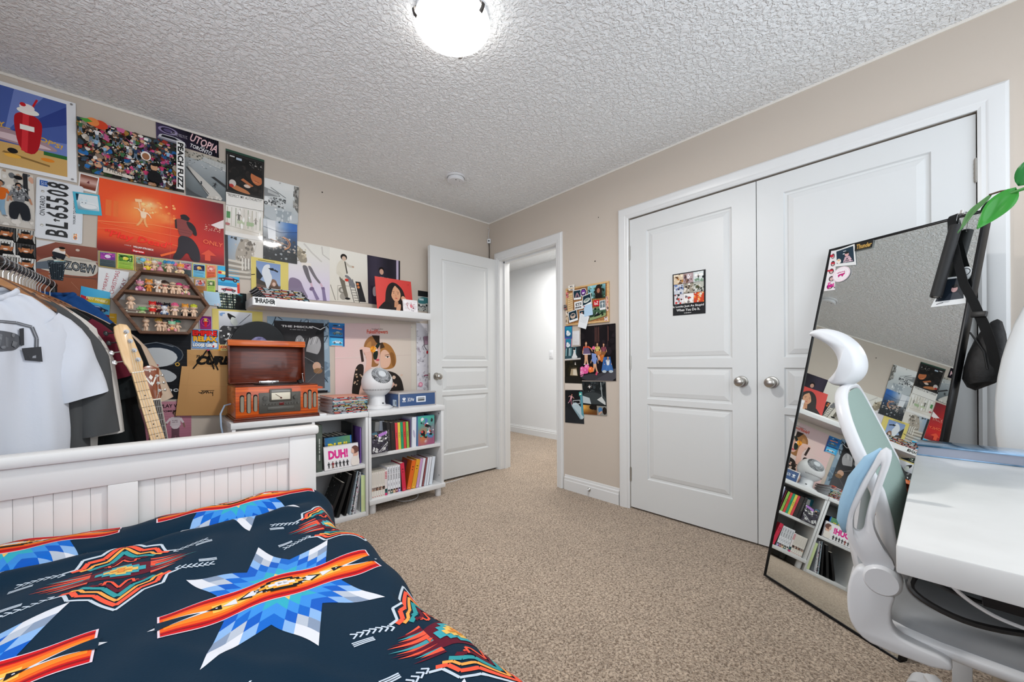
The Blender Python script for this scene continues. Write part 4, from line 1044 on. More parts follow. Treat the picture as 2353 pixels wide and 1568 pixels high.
A.T('BETTY', .16, .50, .26, '#d8a944', h=.075, bold=.03).T("BOOP'S!", .66, .435, .40, '#d8a944', h=.075, rot=-14, bold=.03)
A.P([(.44, .71), (.60, .69), (.66, .60), (.60, .22), (.42, .24), (.36, .64)], '#b01822').P([(.46, .70), (.52, .69), (.50, .24), (.44, .25)], '#d8323a').E(.51, .73, .11, .05, '#f1efe8').S([(.53, .74), (.60, .90)], .022, '#c8202a').E(.50, .775, .075, .055, '#f4e8e4').E(.46, .80, .03, .03, '#c8202a')
A.R(.43, .50, .57, .56, '#f1efe8').P([(.28, .20), (.72, .14), (.72, .12), (.26, .18)], '#8a6a3a').E(.70, .20, .07, .028, '#e2882a').E(.36, .16, .08, .03, '#e8b04a').E(.36, .22, .05, .04, '#1d1a1a')
sheet('poster', 'blue rayed retro diner poster with a red milkshake in the upper left corner', 'poster', A, [(-3.100, 2.394), (-2.778, 2.394), (-2.775, 1.982), (-3.100, 1.982)], lay=4, edge='#eceef0', pins=[(.955, .97, '#8a8a8a'), (.955, .03, '#9a9a9a')])
# crowd collage with PEACH FUZZ strip
A = Art(.424, .280, '#3b3a36'); A.N(420, 7, PHOTO, (0, 0, .915, 1), .015, .05); A.N(160, 8, ['#e8e0d8', '#d9a886', '#1d1c20', '#c99a78', '#f2f0ee', '#41546a', '#d84f86', '#4a7a44', '#7a1f1f'], (0, 0, .915, .95), .012, .032)
rr = random.Random(3)
for i in range(46): A.man(rr.uniform(.03, .88), rr.uniform(-.02, .72), rr.uniform(.09, .16), rr.choice([SKN, '#8a5c40', '#e0b898']), rr.choice(['#1a1512', '#3a2a1c', '#e8e6e0']), rr.choice(['#e8e8ea', '#26405e', '#222222', '#c43b6a', '#3d6b46', '#8fb8d8', '#b8a58c']), rr.choice(['#2b3442', '#1b1b1d', '#6a7d90']), arms=(rr.uniform(-70, -10), rr.uniform(10, 70)))
A.E(.20, .90, .07, .055, '#d4482c').E(.14, .92, .055, .05, '#e8884a').P([(.03, .93), (.10, .96), (.14, .92), (.08, .88)], '#4f9a3c')
A.E(.61, .52, .05, .06, '#ece8e4').E(.61, .51, .036, .045, '#9a6a4c').E(.69, .33, .035, .045, '#c99a78').P([(.62, .05), (.64, .24), (.69, .28), (.76, .22), (.78, .02)], '#17171a').E(.69, .385, .036, .02, '#17120f')
A.P([(.22, .12), (.48, .05), (.48, 0), (.22, .02)], '#d8cfc2').T('THERE', .32, .085, .16, '#3a342e', h=.05, rot=-10)
A.R(.915, 0, 1, 1, '#f0f0ee').T('PEACH FUZZ', .957, .5, .62, '#0d0d0f', h=.062, rot=-90, bold=.04)
sheet('poster', 'crowded collage poster with a vertical white strip lettered peach fuzz', 'poster', A, [(-2.774, 2.324), (-2.345, 2.335), (-2.347, 2.056), (-2.769, 2.045)], lay=3)
# concert poster
A = Art(.289, .105, '#15131c'); A.G(lambda u, v: mx('#4b4060', '#0d0b14', u*1.3-.1+.3*v), 8, 3)
for r_ in (.15, .11, .07): A.E(.18, .70, r_, r_*.5, ('#8f84a8', '#5d5278', '#2a2238')[int(r_*20) % 3])
A.P([(.02, .10), (.05, .42), (.30, .45), (.44, .30), (.46, .10)], '#c9c9d0').P([(.07, .25), (.09, .38), (.28, .40), (.36, .27)], '#1b1b24').P([(.02, .10), (.46, .06), (.46, .16), (.02, .20)], '#8c8c98').lines(3, .22, .48, .52, .72, '#cfcad8', .006)
for i in range(14): A.S([(.5+.035*i, .02), (.55+.035*i, .98)], .006, '#2c2440')
A.T('UTOPIA', .755, .60, .46, '#f0c8cc', h=.17, rot=-13, bold=.02, shear=.15).T('IN', .73, .34, .06, '#e8e4ea', h=.04, rot=-10).T('TORONTO', .70, .18, .36, '#efedf0', h=.085, rot=-8, bold=.02, shear=.2)
sheet('poster', 'dark purple concert poster with pink graffiti lettering tucked under the ceiling', 'poster', A, [(-2.470, 2.428), (-2.181, 2.430), (-2.179, 2.323), (-2.468, 2.330)], lay=2)
# marina
A = Art(.203, .26, '#8d9498'); A.G(lambda u, v: mx('#5f686c', '#b9c0c2', v*1.2-.1), 4, 8); A.R(0, .86, 1, 1, '#b9b4a8').N(70, 5, ['#5a5850', '#8d8a80', '#c7c4ba', '#3d4038'], (0, .83, 1, 1), .012, .03); A.P([(.40, .86), (1, .72), (1, .90), (.45, .95)], '#c9ccca')
for i in range(16): A.S([(.42+.036*i, .86-.008*i), (.42+.036*i, .93)], .006, '#777a78')
A.N(40, 6, ['#e4e4e0', '#3a3e42', '#a9adb0'], (.05, .68, 1, .86), .012, .03, .4)
A.P([(.04, .66), (.13, .66), (1, .02), (.62, 0), (.52, .10)], '#c2c0ba').S([(.04, .63), (.56, .10)], .02, '#26282a').P([(.62, .52), (.70, .54), (1, .38), (1, .32)], '#2b2d2f').man(.68, .28, .17, '#2a2420', '#191614', '#22242a', '#17181c', arms=(-80, 70), legs=(-30, 25), lean=20).R(.36, .30, .395, .37, '#33383c')
for i in range(7): A.S([(.02, .16-.03*i), (.30+.10*i, .02-.02*i)], .012, '#4c5052')
A.N(8, 7, ['#d8d4cc', '#bdb8b0'], (.5, 0, .9, .08), .03, .06)
sheet('photo_print', 'grey photo of a long harbour pier right of the peach fuzz strip', 'photo', A, [(-2.346, 2.313), (-2.144, 2.318), (-2.142, 2.060), (-2.339, 2.047)], m=GLOSS, lay=1)
# respect my authority
A = Art(.205, .33, '#141516'); A.R(0, .96, 1, 1, '#2a4a3c').R(.03, .25, .97, .94, '#2a2826').R(.06, .27, .94, .92, '#0e0d0d'); A.N(60, 4, ['#131211', '#1d1a18', '#28231f', '#0b0b0b'], (.06, .27, .94, .92), .04, .12)
A.E(.76, .66, .17, .20, '#16120f').P([(.62, .62), (.70, .73), (.92, .66), (.96, .52), (.84, .46), (.70, .50)], '#c07044').P([(.60, .74), (.95, .72), (.97, .62), (.80, .64), (.62, .68)], '#0d0d0f').E(.78, .53, .07, .03, '#d8885a').S([(.74, .545), (.86, .53)], .016, '#5a1d14')
A.P([(.10, .34), (.20, .40), (.55, .33), (.64, .28), (.60, .26), (.25, .29)], '#b9764a').E(.17, .41, .09, .10, '#c9c2bc').E(.14, .36, .06, .05, '#b03028').E(.55, .41, .09, .05, '#d8c4b4').P([(.38, .50), (.44, .54), (.72, .44), (.66, .41)], '#b06a42').R(.10, .88, .22, .90, '#d8d8d8').R(.26, .85, .40, .89, '#b9c9d8').S([(.04, .28), (.04, .9)], .012, '#8f8c86')
A.N(26, 9, ['#8d8a84', '#c9c6c0'], (.60, .78, .95, .90), .006, .02).R(0, 0, 1, .245, '#e4e2dd').T('"RESPECT MY AUTHORITY!"', .5, .185, .93, '#1a1a1a', h=.085, bold=.006).R(0, .225, 1, .25, '#2a2a28')
sheet('magazine_page', 'dark magazine page of a capped man headed respect my authority', 'page', A, [(-2.145, 2.395), (-1.936, 2.394), (-1.945, 2.050), (-2.145, 2.040)], m=GLOSS, lay=5)
# faded street
A = Art(.2, .2, '#d7d4cc'); A.G(lambda u, v: mx('#cfc8bc', '#e8e6e0', v+.3*math.sin(9*u)), 6, 6)
for i in range(9): A.R(.03+.11*i, .30, .055+.11*i, .86, ('#b9b4a4', '#c9c6bc', '#a4ab98')[i % 3])
A.R(.02, .52, .12, .72, '#4f8a52').R(.55, .38, .75, .50, '#9fb48e').R(.30, .40, .50, .52, '#b8c2a4').S([(.0, .30), (1, .20)], .02, '#b9b2a6').E(.05, .34, .07, .04, '#b06a6a').man(.34, .48, .26, '#8a6a58', '#3a3230', '#6a6a64', '#5a5a58').man(.80, .45, .20, '#8a6a58', '#3a3230', '#9a958c', '#77746c').R(0, 0, 1, .12, '#dedcd8').N(14, 3, ['#efeeea', '#d2cec4'], (.3, .1, 1, .9), .02, .05, 3)
sheet('photo_print', 'faded pale street skating photo below the dark capped man page', 'photo', A, [(-2.145, 2.060), (-1.945, 2.070), (-1.948, 1.850), (-2.150, 1.850)], m=GLOSS, lay=4)
# car wreck street
A = Art(.207, .27, '#d9dcdc'); A.G(lambda u, v: mx('#a4adb0', '#e6e8e6', v*1.1), 4, 8)
A.P([(0, .78), (.40, .70), (.46, .62), (0, .56)], '#8c8f90').P([(.10, .74), (.42, .66), (.40, .62), (.10, .66)], '#b9bcbc').P([(0, .54), (.10, .56), (.20, .44), (.18, .38), (0, .36)], '#e2e4e4').E(.05, .40, .055, .055, '#3a3c3e').E(.05, .40, .03, .03, '#a9acac')
A.N(46, 12, ['#3a3c3e', '#6d7072', '#a9acae', '#55585a', '#d0d2d2'], (.12, .34, .62, .58), .02, .06).S([(.18, .80), (.62, .62)], .016, '#5a5c5e').P([(.86, .98), (1, .98), (1, .30), (.90, .40)], '#6a6a66').N(26, 13, ['#8d8b86', '#4c4b48', '#a8a6a0'], (.84, .42, 1, .98), .02, .05, 2)
A.P([(0, .30), (.5, .36), (1, .22), (1, 0), (0, 0)], '#b4bbbf').P([(.30, .26), (.80, .30), (.72, 0), (.40, 0)], '#9aa4aa').N(14, 14, ['#e8eaea', '#c3cacd'], (.3, 0, .8, .3), .02, .05, 2)
sheet('photo_print', 'grey photo of a wrecked car on a street, topmost of the right column', 'photo', A, [(-1.936, 2.278), (-1.729, 2.280), (-1.736, 2.008), (-1.940, 2.003)], m=GLOSS, lay=4, pins=[(.44, .96, '#c9c9c9')])
# blue snowy court
A = Art(.205, .27, '#2b3138'); A.G(lambda u, v: mx('#1c2124', mx('#ccd2d8', '#2a66b4', (u-.35)*2.2), (v-.22)*1.5), 8, 8)
A.N(60, 15, ['#8d8c8a', '#b9b6b2', '#6d6c6a', '#a89c92', '#3a3e42'], (0, .25, .95, .62), .02, .06).P([(.10, .98), (.34, .99), (.36, .50), (.14, .52)], '#d8dce0').R(0, 0, 1, .16, '#1a1d20').N(20, 16, ['#2c3034', '#40454a', '#8d9296'], (0, 0, 1, .3), .02, .06)
pts = [(.52+.26*math.cos(R(g)), .46+.16*math.sin(R(g))) for g in range(-70, 95, 15)]; A.S(pts, .03, '#c98a5c').S([(p[0]-.05, p[1]-.01) for p in pts[2:]], .012, '#e0b08c').S([(.2, .52), (.72, .42)], .015, '#b98c6c').S([(.25, .42), (.66, .34)], .012, '#a87a5c').S([(0, .80), (.5, .72), (1, .80)], .01, '#1b3a6a')
sheet('photo_print', 'blue sky photo with an orange curved rail below the wrecked car', 'photo', A, [(-1.945, 2.004), (-1.741, 2.009), (-1.743, 1.733), (-1.946, 1.735)], m=GLOSS, lay=6, pins=[(.46, .97, '#1f5c62')])
# stairs
A = Art(.207, .262, '#b7b1a6'); A.G(lambda u, v: mx('#9c958a', mx('#7b96b4', '#dcd9d2', u*1.6), v*1.1), 6, 8)
A.P([(.40, .95), (.66, .98), (.80, .62), (.70, .40), (.30, .34), (.24, .56)], '#a49b8e').N(40, 17, ['#8d8478', '#c2bab0', '#6d665c', '#d8d2c8'], (.25, .38, .80, .95), .02, .05, 1.6)
for i in range(7): A.P([(0, .04+.06*i), (.62-.03*i, .02+.055*i), (.75-.03*i, .07+.055*i), (0, .085+.06*i)], ('#c9c2b6', '#8f877b')[i % 2])
for i in range(7): A.R(.42+.08*i, .20+.02*i, .46+.08*i, .50, '#d5d0c6').S([(.49+.08*i, .2+.02*i), (.49+.08*i, .50)], .012, '#77706a')
A.P([(.70, .40), (1, .30), (1, .95), (.84, .95)], '#d2cdc4').R(0, 0, .075, 1, '#1f2022').N(10, 18, ['#26282a'], (.0, .9, .3, 1), .02, .05)
sheet('photo_print', 'sepia photo of curved stone stairs beside the red street poster', 'photo', A, [(-2.152, 1.852), (-1.946, 1.857), (-1.947, 1.590), (-2.149, 1.580)], m=GLOSS, lay=3)
# fire poster
A = Art(.537, .392, '#e8431c')
def fire(u, v):
    c = mx('#f2521c', '#c41a1c', (u-.45)*2.2); c = mx(c, '#5a1624', (u-.62)*2.0*(v-.25)*1.6)
    c = mx(c, '#ff9a4c', 1.1-4.2*math.hypot((u-.30), (v-.62)*.8)); c = mx(c, '#ffe6a8', 1.0-7*math.hypot((u-.36)*1.2, (v-.74)*1.4)); c = mx(c, '#7a0f18', (.20-v)*5); return mx(c, '#ffb060', .9-9*math.hypot((u-.50)*.8, (v-.60)+(u-.5)*.6))
A.G(fire, 22, 16)
A.R(.05, .50, .09, .72, '#f0702e').R(.105, .50, .14, .72, '#f0702e').N(26, 19, ['#ffd890', '#ff9a4c', '#ffb870'], (.3, .60, .60, .82), .006, .02).N(40, 20, ['#ffe0c0', '#ffc8a0', '#f0e0d8'], (.82, .52, .98, .62), .002, .006).P([(.88, .62), (1, .74), (1, .60), (.96, .58)], '#e8dcdc')
A.S([(0, .40), (.40, .47), (.62, .46)], .006, '#ff9a5a').S([(.02, .38), (.62, .35)], .004, '#ff8a50').S([(0, .30), (.14, .33), (.62, .20)], .005, '#ff8450').S([(.46, .03), (.64, .16)], .022, '#f4682a').S([(.85, .04), (.85, .14)], .05, '#e04e30').P([(.79, .13), (.93, .13), (.86, .22)], '#e04e30')
A.man(.325, .42, .20, '#ffd8a8', '#f0a060', '#ffe0c0', '#f8b070', '#f8a860', arms=(-150, 40), legs=(-24, 14))
A.S([(.30, .66), (.285, .80)], .008, '#ffd0a0').S([(.26, .78), (.31, .79)], .03, '#ffcf9c')
k = '#1d161c'   # man seen from behind
A.E(.655, .645, .034, .045, k).P([(.615, .69), (.66, .715), (.70, .66), (.69, .63), (.62, .655)], '#15121a').P([(.575, .60), (.60, .635), (.66, .62), (.71, .60), (.735, .56), (.72, .44), (.70, .37), (.61, .37), (.60, .46), (.575, .50)], '#8a3f3c').P([(.66, .61), (.71, .60), (.745, .54), (.76, .43), (.75, .40), (.725, .42), (.72, .47), (.69, .50)], k).P([(.572, .60), (.585, .62), (.59, .47), (.575, .48)], k)
A.S([(.60, .47), (.71, .46)], .004, '#6a2c30').S([(.60, .43), (.71, .42)], .004, '#6a2c30').P([(.60, .38), (.71, .37), (.775, .22), (.79, .0), (.715, .0), (.675, .15), (.62, .0), (.545, .0), (.60, .17)], '#241c26')
A.T('"Play Dead"', .30, .215, .50, '#ff2a16', h=.085, rot=-6, bold=.02, shear=.1).T('A VIDEO BY', .215, .118, .05, '#f6e6e0', h=.010, rot=-4).T('WILLIAM STROBECK', .33, .105, .155, '#fff4ee', h=.019, rot=-4, bold=.03).P([(.245, .075), (.34, .055), (.338, .02), (.243, .04)], '#e01820').T('Supreme', .292, .048, .078, '#ffffff', h=.022, rot=-4, bold=.03, shear=.1).T('ONLY', .90, .33, .18, '#ee6a44', h=.05, rot=-6, bold=.02)
A.S([(.535, 0), (.535, 1)], .0016, '#f0765a')
sheet('poster', 'big red smoky street poster of a man seen from behind lettered play dead', 'poster', A, [(-2.695, 2.036), (-2.158, 2.041), (-2.155, 1.655), (-2.706, 1.645)], m=GLOSS, lay=2)
# reddish polaroid and cyan polaroid
A = Art(.072, .09, '#f0eeec'); A.G(lambda u, v: mx('#7a4030', '#e8c8c0', .9-2.4*abs(v-.55)), 4, 6, (.06, .14, .94, .94)); A.P([(.40, .50), (.52, .66), (.56, .48)], '#6a3038')
sheet('instant_photo', 'small reddish blurred instant photo wedged above the license plate', 'photo', A, [(-2.766, 2.040), (-2.694, 2.035), (-2.707, 1.945), (-2.771, 1.950)], lay=2)
A = Art(.097, .11, '#4fb4d0'); A.G(lambda u, v: mx('#1f5a78', '#dfe8ec', .4+.9*v+.4*u), 4, 5, (.10, .20, .92, .93)); A.E(.54, .42, .34, .18, '#e9eef0').E(.36, .54, .15, .13, '#dfe8ec').P([(.24, .62), (.28, .76), (.36, .64)], '#cfe0e8').P([(.40, .64), (.50, .72), (.50, .58)], '#cfe0e8').E(.30, .54, .025, .02, '#16384a').E(.43, .53, .025, .02, '#16384a').S([(.50, .50), (.80, .46), (.88, .34)], .02, '#b9cfda').P([(.10, .93), (.22, .93), (.14, .62), (.10, .62)], '#123c54')
sheet('instant_photo', 'cyan framed instant photo of a pale cat overlapping the license plate', 'photo', A, [(-2.790, 1.932), (-2.694, 1.940), (-2.685, 1.832), (-2.779, 1.820)], lay=6)
# skater in patchwork jacket
A = Art(.20, .27, '#d5d0c8'); A.G(lambda u, v: mx('#cfcbc4', '#d8d2c8', v), 2, 4); A.N(40, 21, ['#b49a84', '#8d8a86', '#d8a890', '#6a6e72', '#e6e2dc'], (0, .55, 1, 1), .03, .08).R(.82, .5, .90, 1, '#2c2e32').R(.05, .80, .45, .98, '#eceae6').lines(2, .1, .4, .84, .94, '#b8a8a0', .02).N(20, 22, ['#e0dcd6', '#c4bfb8'], (0, 0, 1, .2), .04, .1)
A.man(.43, .16, .86, '#b58468', '#141414', '#d96a20', '#86aac4', '#8a8a8a', arms=(-14, 20), legs=(-7, 7)).man(.74, .12, .92, '#c08a6c', '#15161a', '#7b7e82', '#24282f', '#f0f0f0', arms=(-18, 24), legs=(-9, 9)); A.N(50, 23, ['#2d3034', '#b9bcbe', '#55585c', '#8d9094'], (.62, .50, .88, .76), .015, .035).P([(.58, .46), (.90, .46), (.94, .14), (.78, .12), (.74, .30), (.70, .12), (.56, .14)], '#23272e').E(.74, .895, .075, .05, '#141518')
sheet('photo_print', 'street photo of a skater in a patchwork jacket beside the license plate', 'photo', A, [(-3.100, 1.976), (-2.921, 1.973), (-2.913, 1.706), (-3.100, 1.706)], lay=2)
# strip of laughing photos
A = Art(.19, .21, '#141414')
for r_ in range(3):
    for c_ in range(3):
        x, y = c_/3, r_/3; A.R(x+.01, y+.02, x+.325, y+.325, ('#4a4a4a', '#b9b9b4', '#dcdcda')[(r_+c_) % 3])
        for i in range(6): A.S([(x+.03+.05*i, y+.12), (x+.05+.05*i, y+.32)], .012, '#1c1c1e')
        A.P([(x+.02, y+.02), (x+.31, y+.02), (x+.28, y+.13), (x+.05, y+.13)], '#0f0f10').E(x+.165, y+.19, .075, .085, '#c07a50').E(x+.165, y+.255, .078, .035, '#191716').E(x+.165, y+.155, .04, .018, '#f0e8e0').S([(x+.05, y+.22), (x+.09, y+.12)], .04, '#b06e46').S([(x+.28, y+.22), (x+.24, y+.12)], .04, '#b06e46')
A.P([(.34, .655), (.64, .655), (.62, .70), (.34, .705)], '#e8e8e4').T('JOHNSEN', .48, .68, .24, '#222222', h=.03).P([(.45, .32), (.75, .32), (.72, .37), (.46, .37)], '#e8e8e4').T('FOR', .60, .345, .14, '#222222', h=.03)
sheet('photo_print', 'black bordered sheet of laughing capped faces behind the clothes rail', 'photo', A, [(-3.100, 1.699), (-2.914, 1.698), (-2.912, 1.490), (-3.100, 1.489)], lay=1)
# skate bowl
A = Art(.21, .26, '#8a5040'); A.P([(0, 1), (1, 1), (1, .72), (.4, .70), (0, .62)], '#7a4438').G(lambda u, v: mx('#7c4236', '#8e5648', v), 2, 2, (0, .72, 1, 1)).P([(0, 1), (.30, 1), (0, .84)], '#d8dadc')
A.P([(0, .60), (.35, .76), (1, .76), (1, .42), (.5, .38), (0, .44)], '#c9c4ba').P([(0, .58), (.35, .73), (1, .74), (1, .70), (.36, .68), (0, .52)], '#b4aea4').P([(0, .56), (.30, .66), (.26, .46), (0, .44)], '#5f6a76')
A.T('ZOEW', .70, .57, .54, '#14161a', h=.23, rot=-3, bold=.06, shear=-.15).T('ZOEW', .70, .57, .50, '#8f969c', h=.18, rot=-3, bold=-.01, shear=-.15).P([(0, .42), (.6, .36), (1, .40), (1, 0), (0, 0)], '#94573f').S([(.3, .34), (1, .38)], .02, '#5f473c').S([(.55, .26), (.68, .12)], .006, '#b98468')
A.P([(.17, .62), (.46, .61), (.42, .26), (.23, .26)], '#2c3740').E(.315, .615, .15, .035, '#3c4852').N(30, 24, ['#dfe6ea', '#9fb0ba'], (.18, .28, .45, .60), .005, .010)
for i in range(6): A.S([(.21+.04*i, .58), (.24+.03*i, .28)], .010, '#161d24')
A.P([(.24, .80), (.30, .89), (.44, .90), (.47, .80), (.40, .74), (.30, .76)], '#e9e2dc').P([(.24, .82), (.26, .72), (.36, .68), (.45, .70), (.47, .78), (.36, .80)], '#23252c').E(.41, .875, .05, .05, '#c99a78').E(.405, .90, .052, .03, '#15120f').S([(.26, .72), (.30, .66)], .05, '#1d1f26').S([(.43, .72), (.41, .67)], .04, '#1d1f26').E(.30, .645, .035, .016, '#e4e0d8').E(.41, .655, .035, .016, '#caa35a').P([(.27, .63), (.46, .66), (.47, .645), (.28, .61)], '#8fb4b8').E(.66, .90, .035, .03, '#c9b8ac').S([(.46, .80), (.53, .73)], .03, '#c99a78')
sheet('photo_print', 'photo of a skater hopping over a metal bin before a graffiti wall', 'photo', A, [(-2.912, 1.657), (-2.702, 1.656), (-2.704, 1.388), (-2.912, 1.400)], lay=3)
# trading cards
def card(art_, body, border, pal, seed, quad, label, lay=3):
    a_ = Art(.063, .088, border); a_.G(lambda u, v: mx(body, '#ffffff', .10+.25*v*(u*.5+.5)), 3, 4, (.05, .04, .95, .96)); a_.G(lambda u, v: mx(pal[0], pal[1], .5+.6*math.sin(5*u+4*v+seed)), 5, 4, (.09, .50, .91, .90)); a_.N(26, seed, pal, (.09, .50, .91, .90), .03, .12)
    a_.E(.5, .69, .17, .15, art_).E(.44, .74, .07, .07, mx(art_, '#ffffff', .4)).R(.09, .915, .62, .945, mx(body, '#ffffff', .6)).lines(3, .12, .88, .28, .46, mx(body, '#101010', .75), .02, seed).lines(2, .12, .8, .10, .24, mx(body, '#101010', .6), .016, seed+1).R(.07, .05, .93, .075, mx(body, '#000000', .3))
    sheet('trading_card', label, 'trading card', a_, quad, lay=lay, group='trading cards around the hexagon shelf', edge=border)
card('#e8d8f0', '#36464c', '#c9b060', ['#7a3a9a', '#b04aa8', '#3c2a6a', '#d86ab8'], 31, [(-2.698, 1.642), (-2.631, 1.646), (-2.631, 1.557), (-2.699, 1.560)], 'dark grey trading card with a purple picture, leftmost of the card row')
card('#e8e04a', '#9ccb3a', '#e4d060', ['#2f5a2a', '#5f9a3a', '#1c3a1c', '#cfe8a0'], 32, [(-2.629, 1.646), (-2.563, 1.646), (-2.563, 1.559), (-2.630, 1.558)], 'bright green trading card above the hexagon shelf left corner')
card('#e4ecf0', '#9a7650', '#e0c070', ['#7fb0a0', '#c9dcd0', '#9a7650', '#d0c8b0'], 33, [(-2.560, 1.644), (-2.494, 1.645), (-2.494, 1.556), (-2.560, 1.556)], 'brown trading card half hidden behind the dolls on the hexagon top')
card('#d86a8a', '#5f8a4a', '#e0c070', ['#c9d8c0', '#8fb890', '#e0a070', '#f0e0d0'], 34, [(-2.490, 1.644), (-2.424, 1.644), (-2.424, 1.556), (-2.490, 1.556)], 'olive trading card behind the cake topped doll on the hexagon')
card('#d04a7a', '#2f3c40', '#a8b4b0', ['#c86a90', '#e8a0b8', '#7a2a4a', '#e0d0d8'], 35, [(-2.377, 1.643), (-2.312, 1.644), (-2.312, 1.556), (-2.378, 1.556)], 'dark trading card with a pink monster right of the dolls')
card('#e8b050', '#5cb4dc', '#e4d060', ['#2a2c48', '#454a70', '#1a1c30', '#8a90b0'], 36, [(-2.310, 1.645), (-2.247, 1.646), (-2.247, 1.558), (-2.311, 1.558)], 'light blue trading card with an orange star picture')
card('#f0c0b8', '#e0552c', '#e4c060', ['#d86a5a', '#e89a8a', '#b83a2a', '#f4d0c8'], 37, [(-2.245, 1.646), (-2.196, 1.647), (-2.196, 1.575), (-2.246, 1.558)], 'orange red trading card beside the blue star card')
card('#c84a4a', '#b06a2c', '#c9a458', ['#c8a8a8', '#e8d0d0', '#a83a2a', '#8090b0'], 38, [(-2.302, 1.552), (-2.246, 1.554), (-2.246, 1.470), (-2.302, 1.468)], 'rust brown trading card below the blue star card')
card('#d8d0b0', '#a4cc4a', '#e4d060', ['#6a8a4a', '#4a6a3a', '#8aa86a', '#c8b890'], 39, [(-2.243, 1.555), (-2.200, 1.556), (-2.200, 1.478), (-2.243, 1.477)], 'lime green trading card beside the maroon toy car pack')
# Merry Christmas note
A = Art(.113, .155, '#eef0f2'); A.T('*MERRY*', .26, .52, .90, '#b0263a', h=.13, rot=83).T('CHRISTMAS', .56, .56, 1.15, '#b0263a', h=.15, rot=83).T('TAY', .86, .55, .55, '#8a3040', h=.13, rot=83)
sheet('handwritten_note', 'white note with merry christmas handwritten sideways in red', 'note', A, [(-2.699, 1.553), (-2.583, 1.546), (-2.600, 1.389), (-2.705, 1.400)], lay=4, m=PRINT)
# toy car packs
def car(a_, u, v, w_, c, c2, k=1):
    a_.P([(u-w_*.5, v-.02), (u-w_*.48, v+.035), (u-w_*.25, v+.05), (u-w_*.10, v+.095), (u+w_*.18, v+.092), (u+w_*.30, v+.045), (u+w_*.5, v+.02), (u+w_*.5, v-.03)], c).P([(u-w_*.08, v+.082), (u+w_*.15, v+.080), (u+w_*.22, v+.05), (u-w_*.16, v+.052)], c2)
    for s_ in (-.28, .30): a_.E(u+w_*s_, v-.02, w_*.10, w_*.10, '#101012').E(u+w_*s_, v-.02, w_*.05, w_*.05, '#9a9aa0')
A = Art(.106, .177, '#2a9ed8'); A.G(lambda u, v: mx('#2a9ed8', '#57c0ea', u+.3*v), 3, 4).P([(0, .72), (1, .80), (1, .62), (0, .58)], '#d8c030').P([(.02, .76), (.26, .72), (.26, .64), (.02, .66)], '#c8202a').T('HOT WHEELS', .56, .70, .74, '#f4e8b0', h=.13, rot=-3, bold=.05, shear=.2); car(A, .5, .44, .92, '#1f3a78', '#9ab8d8', 1); A.S([(.02, .40), (.98, .38)], .01, '#6ab0e0').R(.0, 0, 1, .24, '#dfe3e8').R(.80, .06, 1, .32, '#a02434'); car(A, .42, .12, .62, '#2a2c34', '#8d9098')
sheet('toy_car_pack', 'blue carded toy car pack beside the sideways christmas note', 'toy car', A, [(-2.762, 1.445), (-2.655, 1.425), (-2.662, 1.241), (-2.773, 1.262)], lay=4, m=CARD, th=.002)
A = Art(.112, .166, '#37b0e0'); A.P([(0, 1), (.45, 1), (.52, .86), (1, .66), (1, 0), (0, 0)], '#3fb4e2').P([(.02, .84), (.45, .80), (.50, .68), (0, .70)], '#e8c83a').E(.10, .755, .10, .07, '#d8203a').T('HOT', .31, .755, .26, '#f6f0d8', h=.12, bold=.05); car(A, .5, .52, .98, '#6a1a2c', '#c8a0a8'); A.R(0, .22, 1, .40, '#2f94c8').R(0, 0, .93, .26, '#e4e6ea').R(.88, .04, 1, .44, '#d83a2a').E(.92, .40, .05, .05, '#f0a030'); car(A, .48, .12, .70, '#9a1a2c', '#e0c0c4')
sheet('toy_car_pack', 'blue carded pack with a maroon toy car beside the stone stairs photo', 'toy car', A, [(-2.188, 1.648), (-2.080, 1.652), (-2.074, 1.480), (-2.187, 1.483)], lay=2, m=CARD, th=.002)
A = Art(.112, .17, '#1f74b8'); A.G(lambda u, v: mx('#0f5a9c', '#3fa8dc', .5+.5*math.sin(5*v+1)), 3, 6).R(.88, .02, 1, .90, '#2a4a8a').T('HOT WHEELS', .52, .76, .62, '#f08a2a', h=.09, rot=-4, bold=.06, shear=.2).E(.40, .89, .16, .05, '#1c3048'); car(A, .54, .55, .66, '#5f7a7a', '#b8ccd0'); A.R(.05, .36, .95, .42, '#0f3a6a').R(.12, .02, .90, .34, '#49b0e0'); car(A, .52, .16, .66, '#cfe4f0', '#4a86b0'); A.R(.14, -.02, .86, .03, '#d8a8a0')
sheet('toy_car_pack', 'small blue carded toy car pinned beside the half face girls poster', 'toy car', A, [(-1.535, 1.337), (-1.421, 1.338), (-1.422, 1.163), (-1.531, 1.167)], lay=4, m=CARD, th=.002)
# blue note, store photo, yellow-bordered photos
A = Art(.08, .085, '#b4d4ea'); A.lines(7, .08, .85, .25, .92, '#86aac8', .012, 4); A.N(8, 5, ['#e0d0d0', '#b8a0a0'], (.55, 0, .95, .2), .03, .07)
sheet('handwritten_note', 'pale blue handwritten note at the right tip of the hexagon shelf', 'note', A, [(-2.259, 1.482), (-2.182, 1.480), (-2.172, 1.395), (-2.248, 1.398)], lay=5, m=PRINT)
A = Art(.16, .13, '#16282a'); 
for i in range(7):
    for j in range(6): A.R(.04+.09*i, .08+.15*j, .11+.09*i, .17+.15*j, ('#a8b0a4', '#d8dccc', '#6a7a74', '#8a947a')[(i*3+j*5) % 4])
for i in range(3): A.R(.33+.20*i, 0, .37+.20*i, 1, '#0c1616')
A.E(.74, .62, .10, .12, '#0b0d0e').P([(.58, 0), (.62, .42), (.74, .50), (.90, .42), (.94, 0)], '#101314').R(.88, 0, 1, 1, '#0d1416').E(.80, .86, .08, .03, '#2a5a5c')
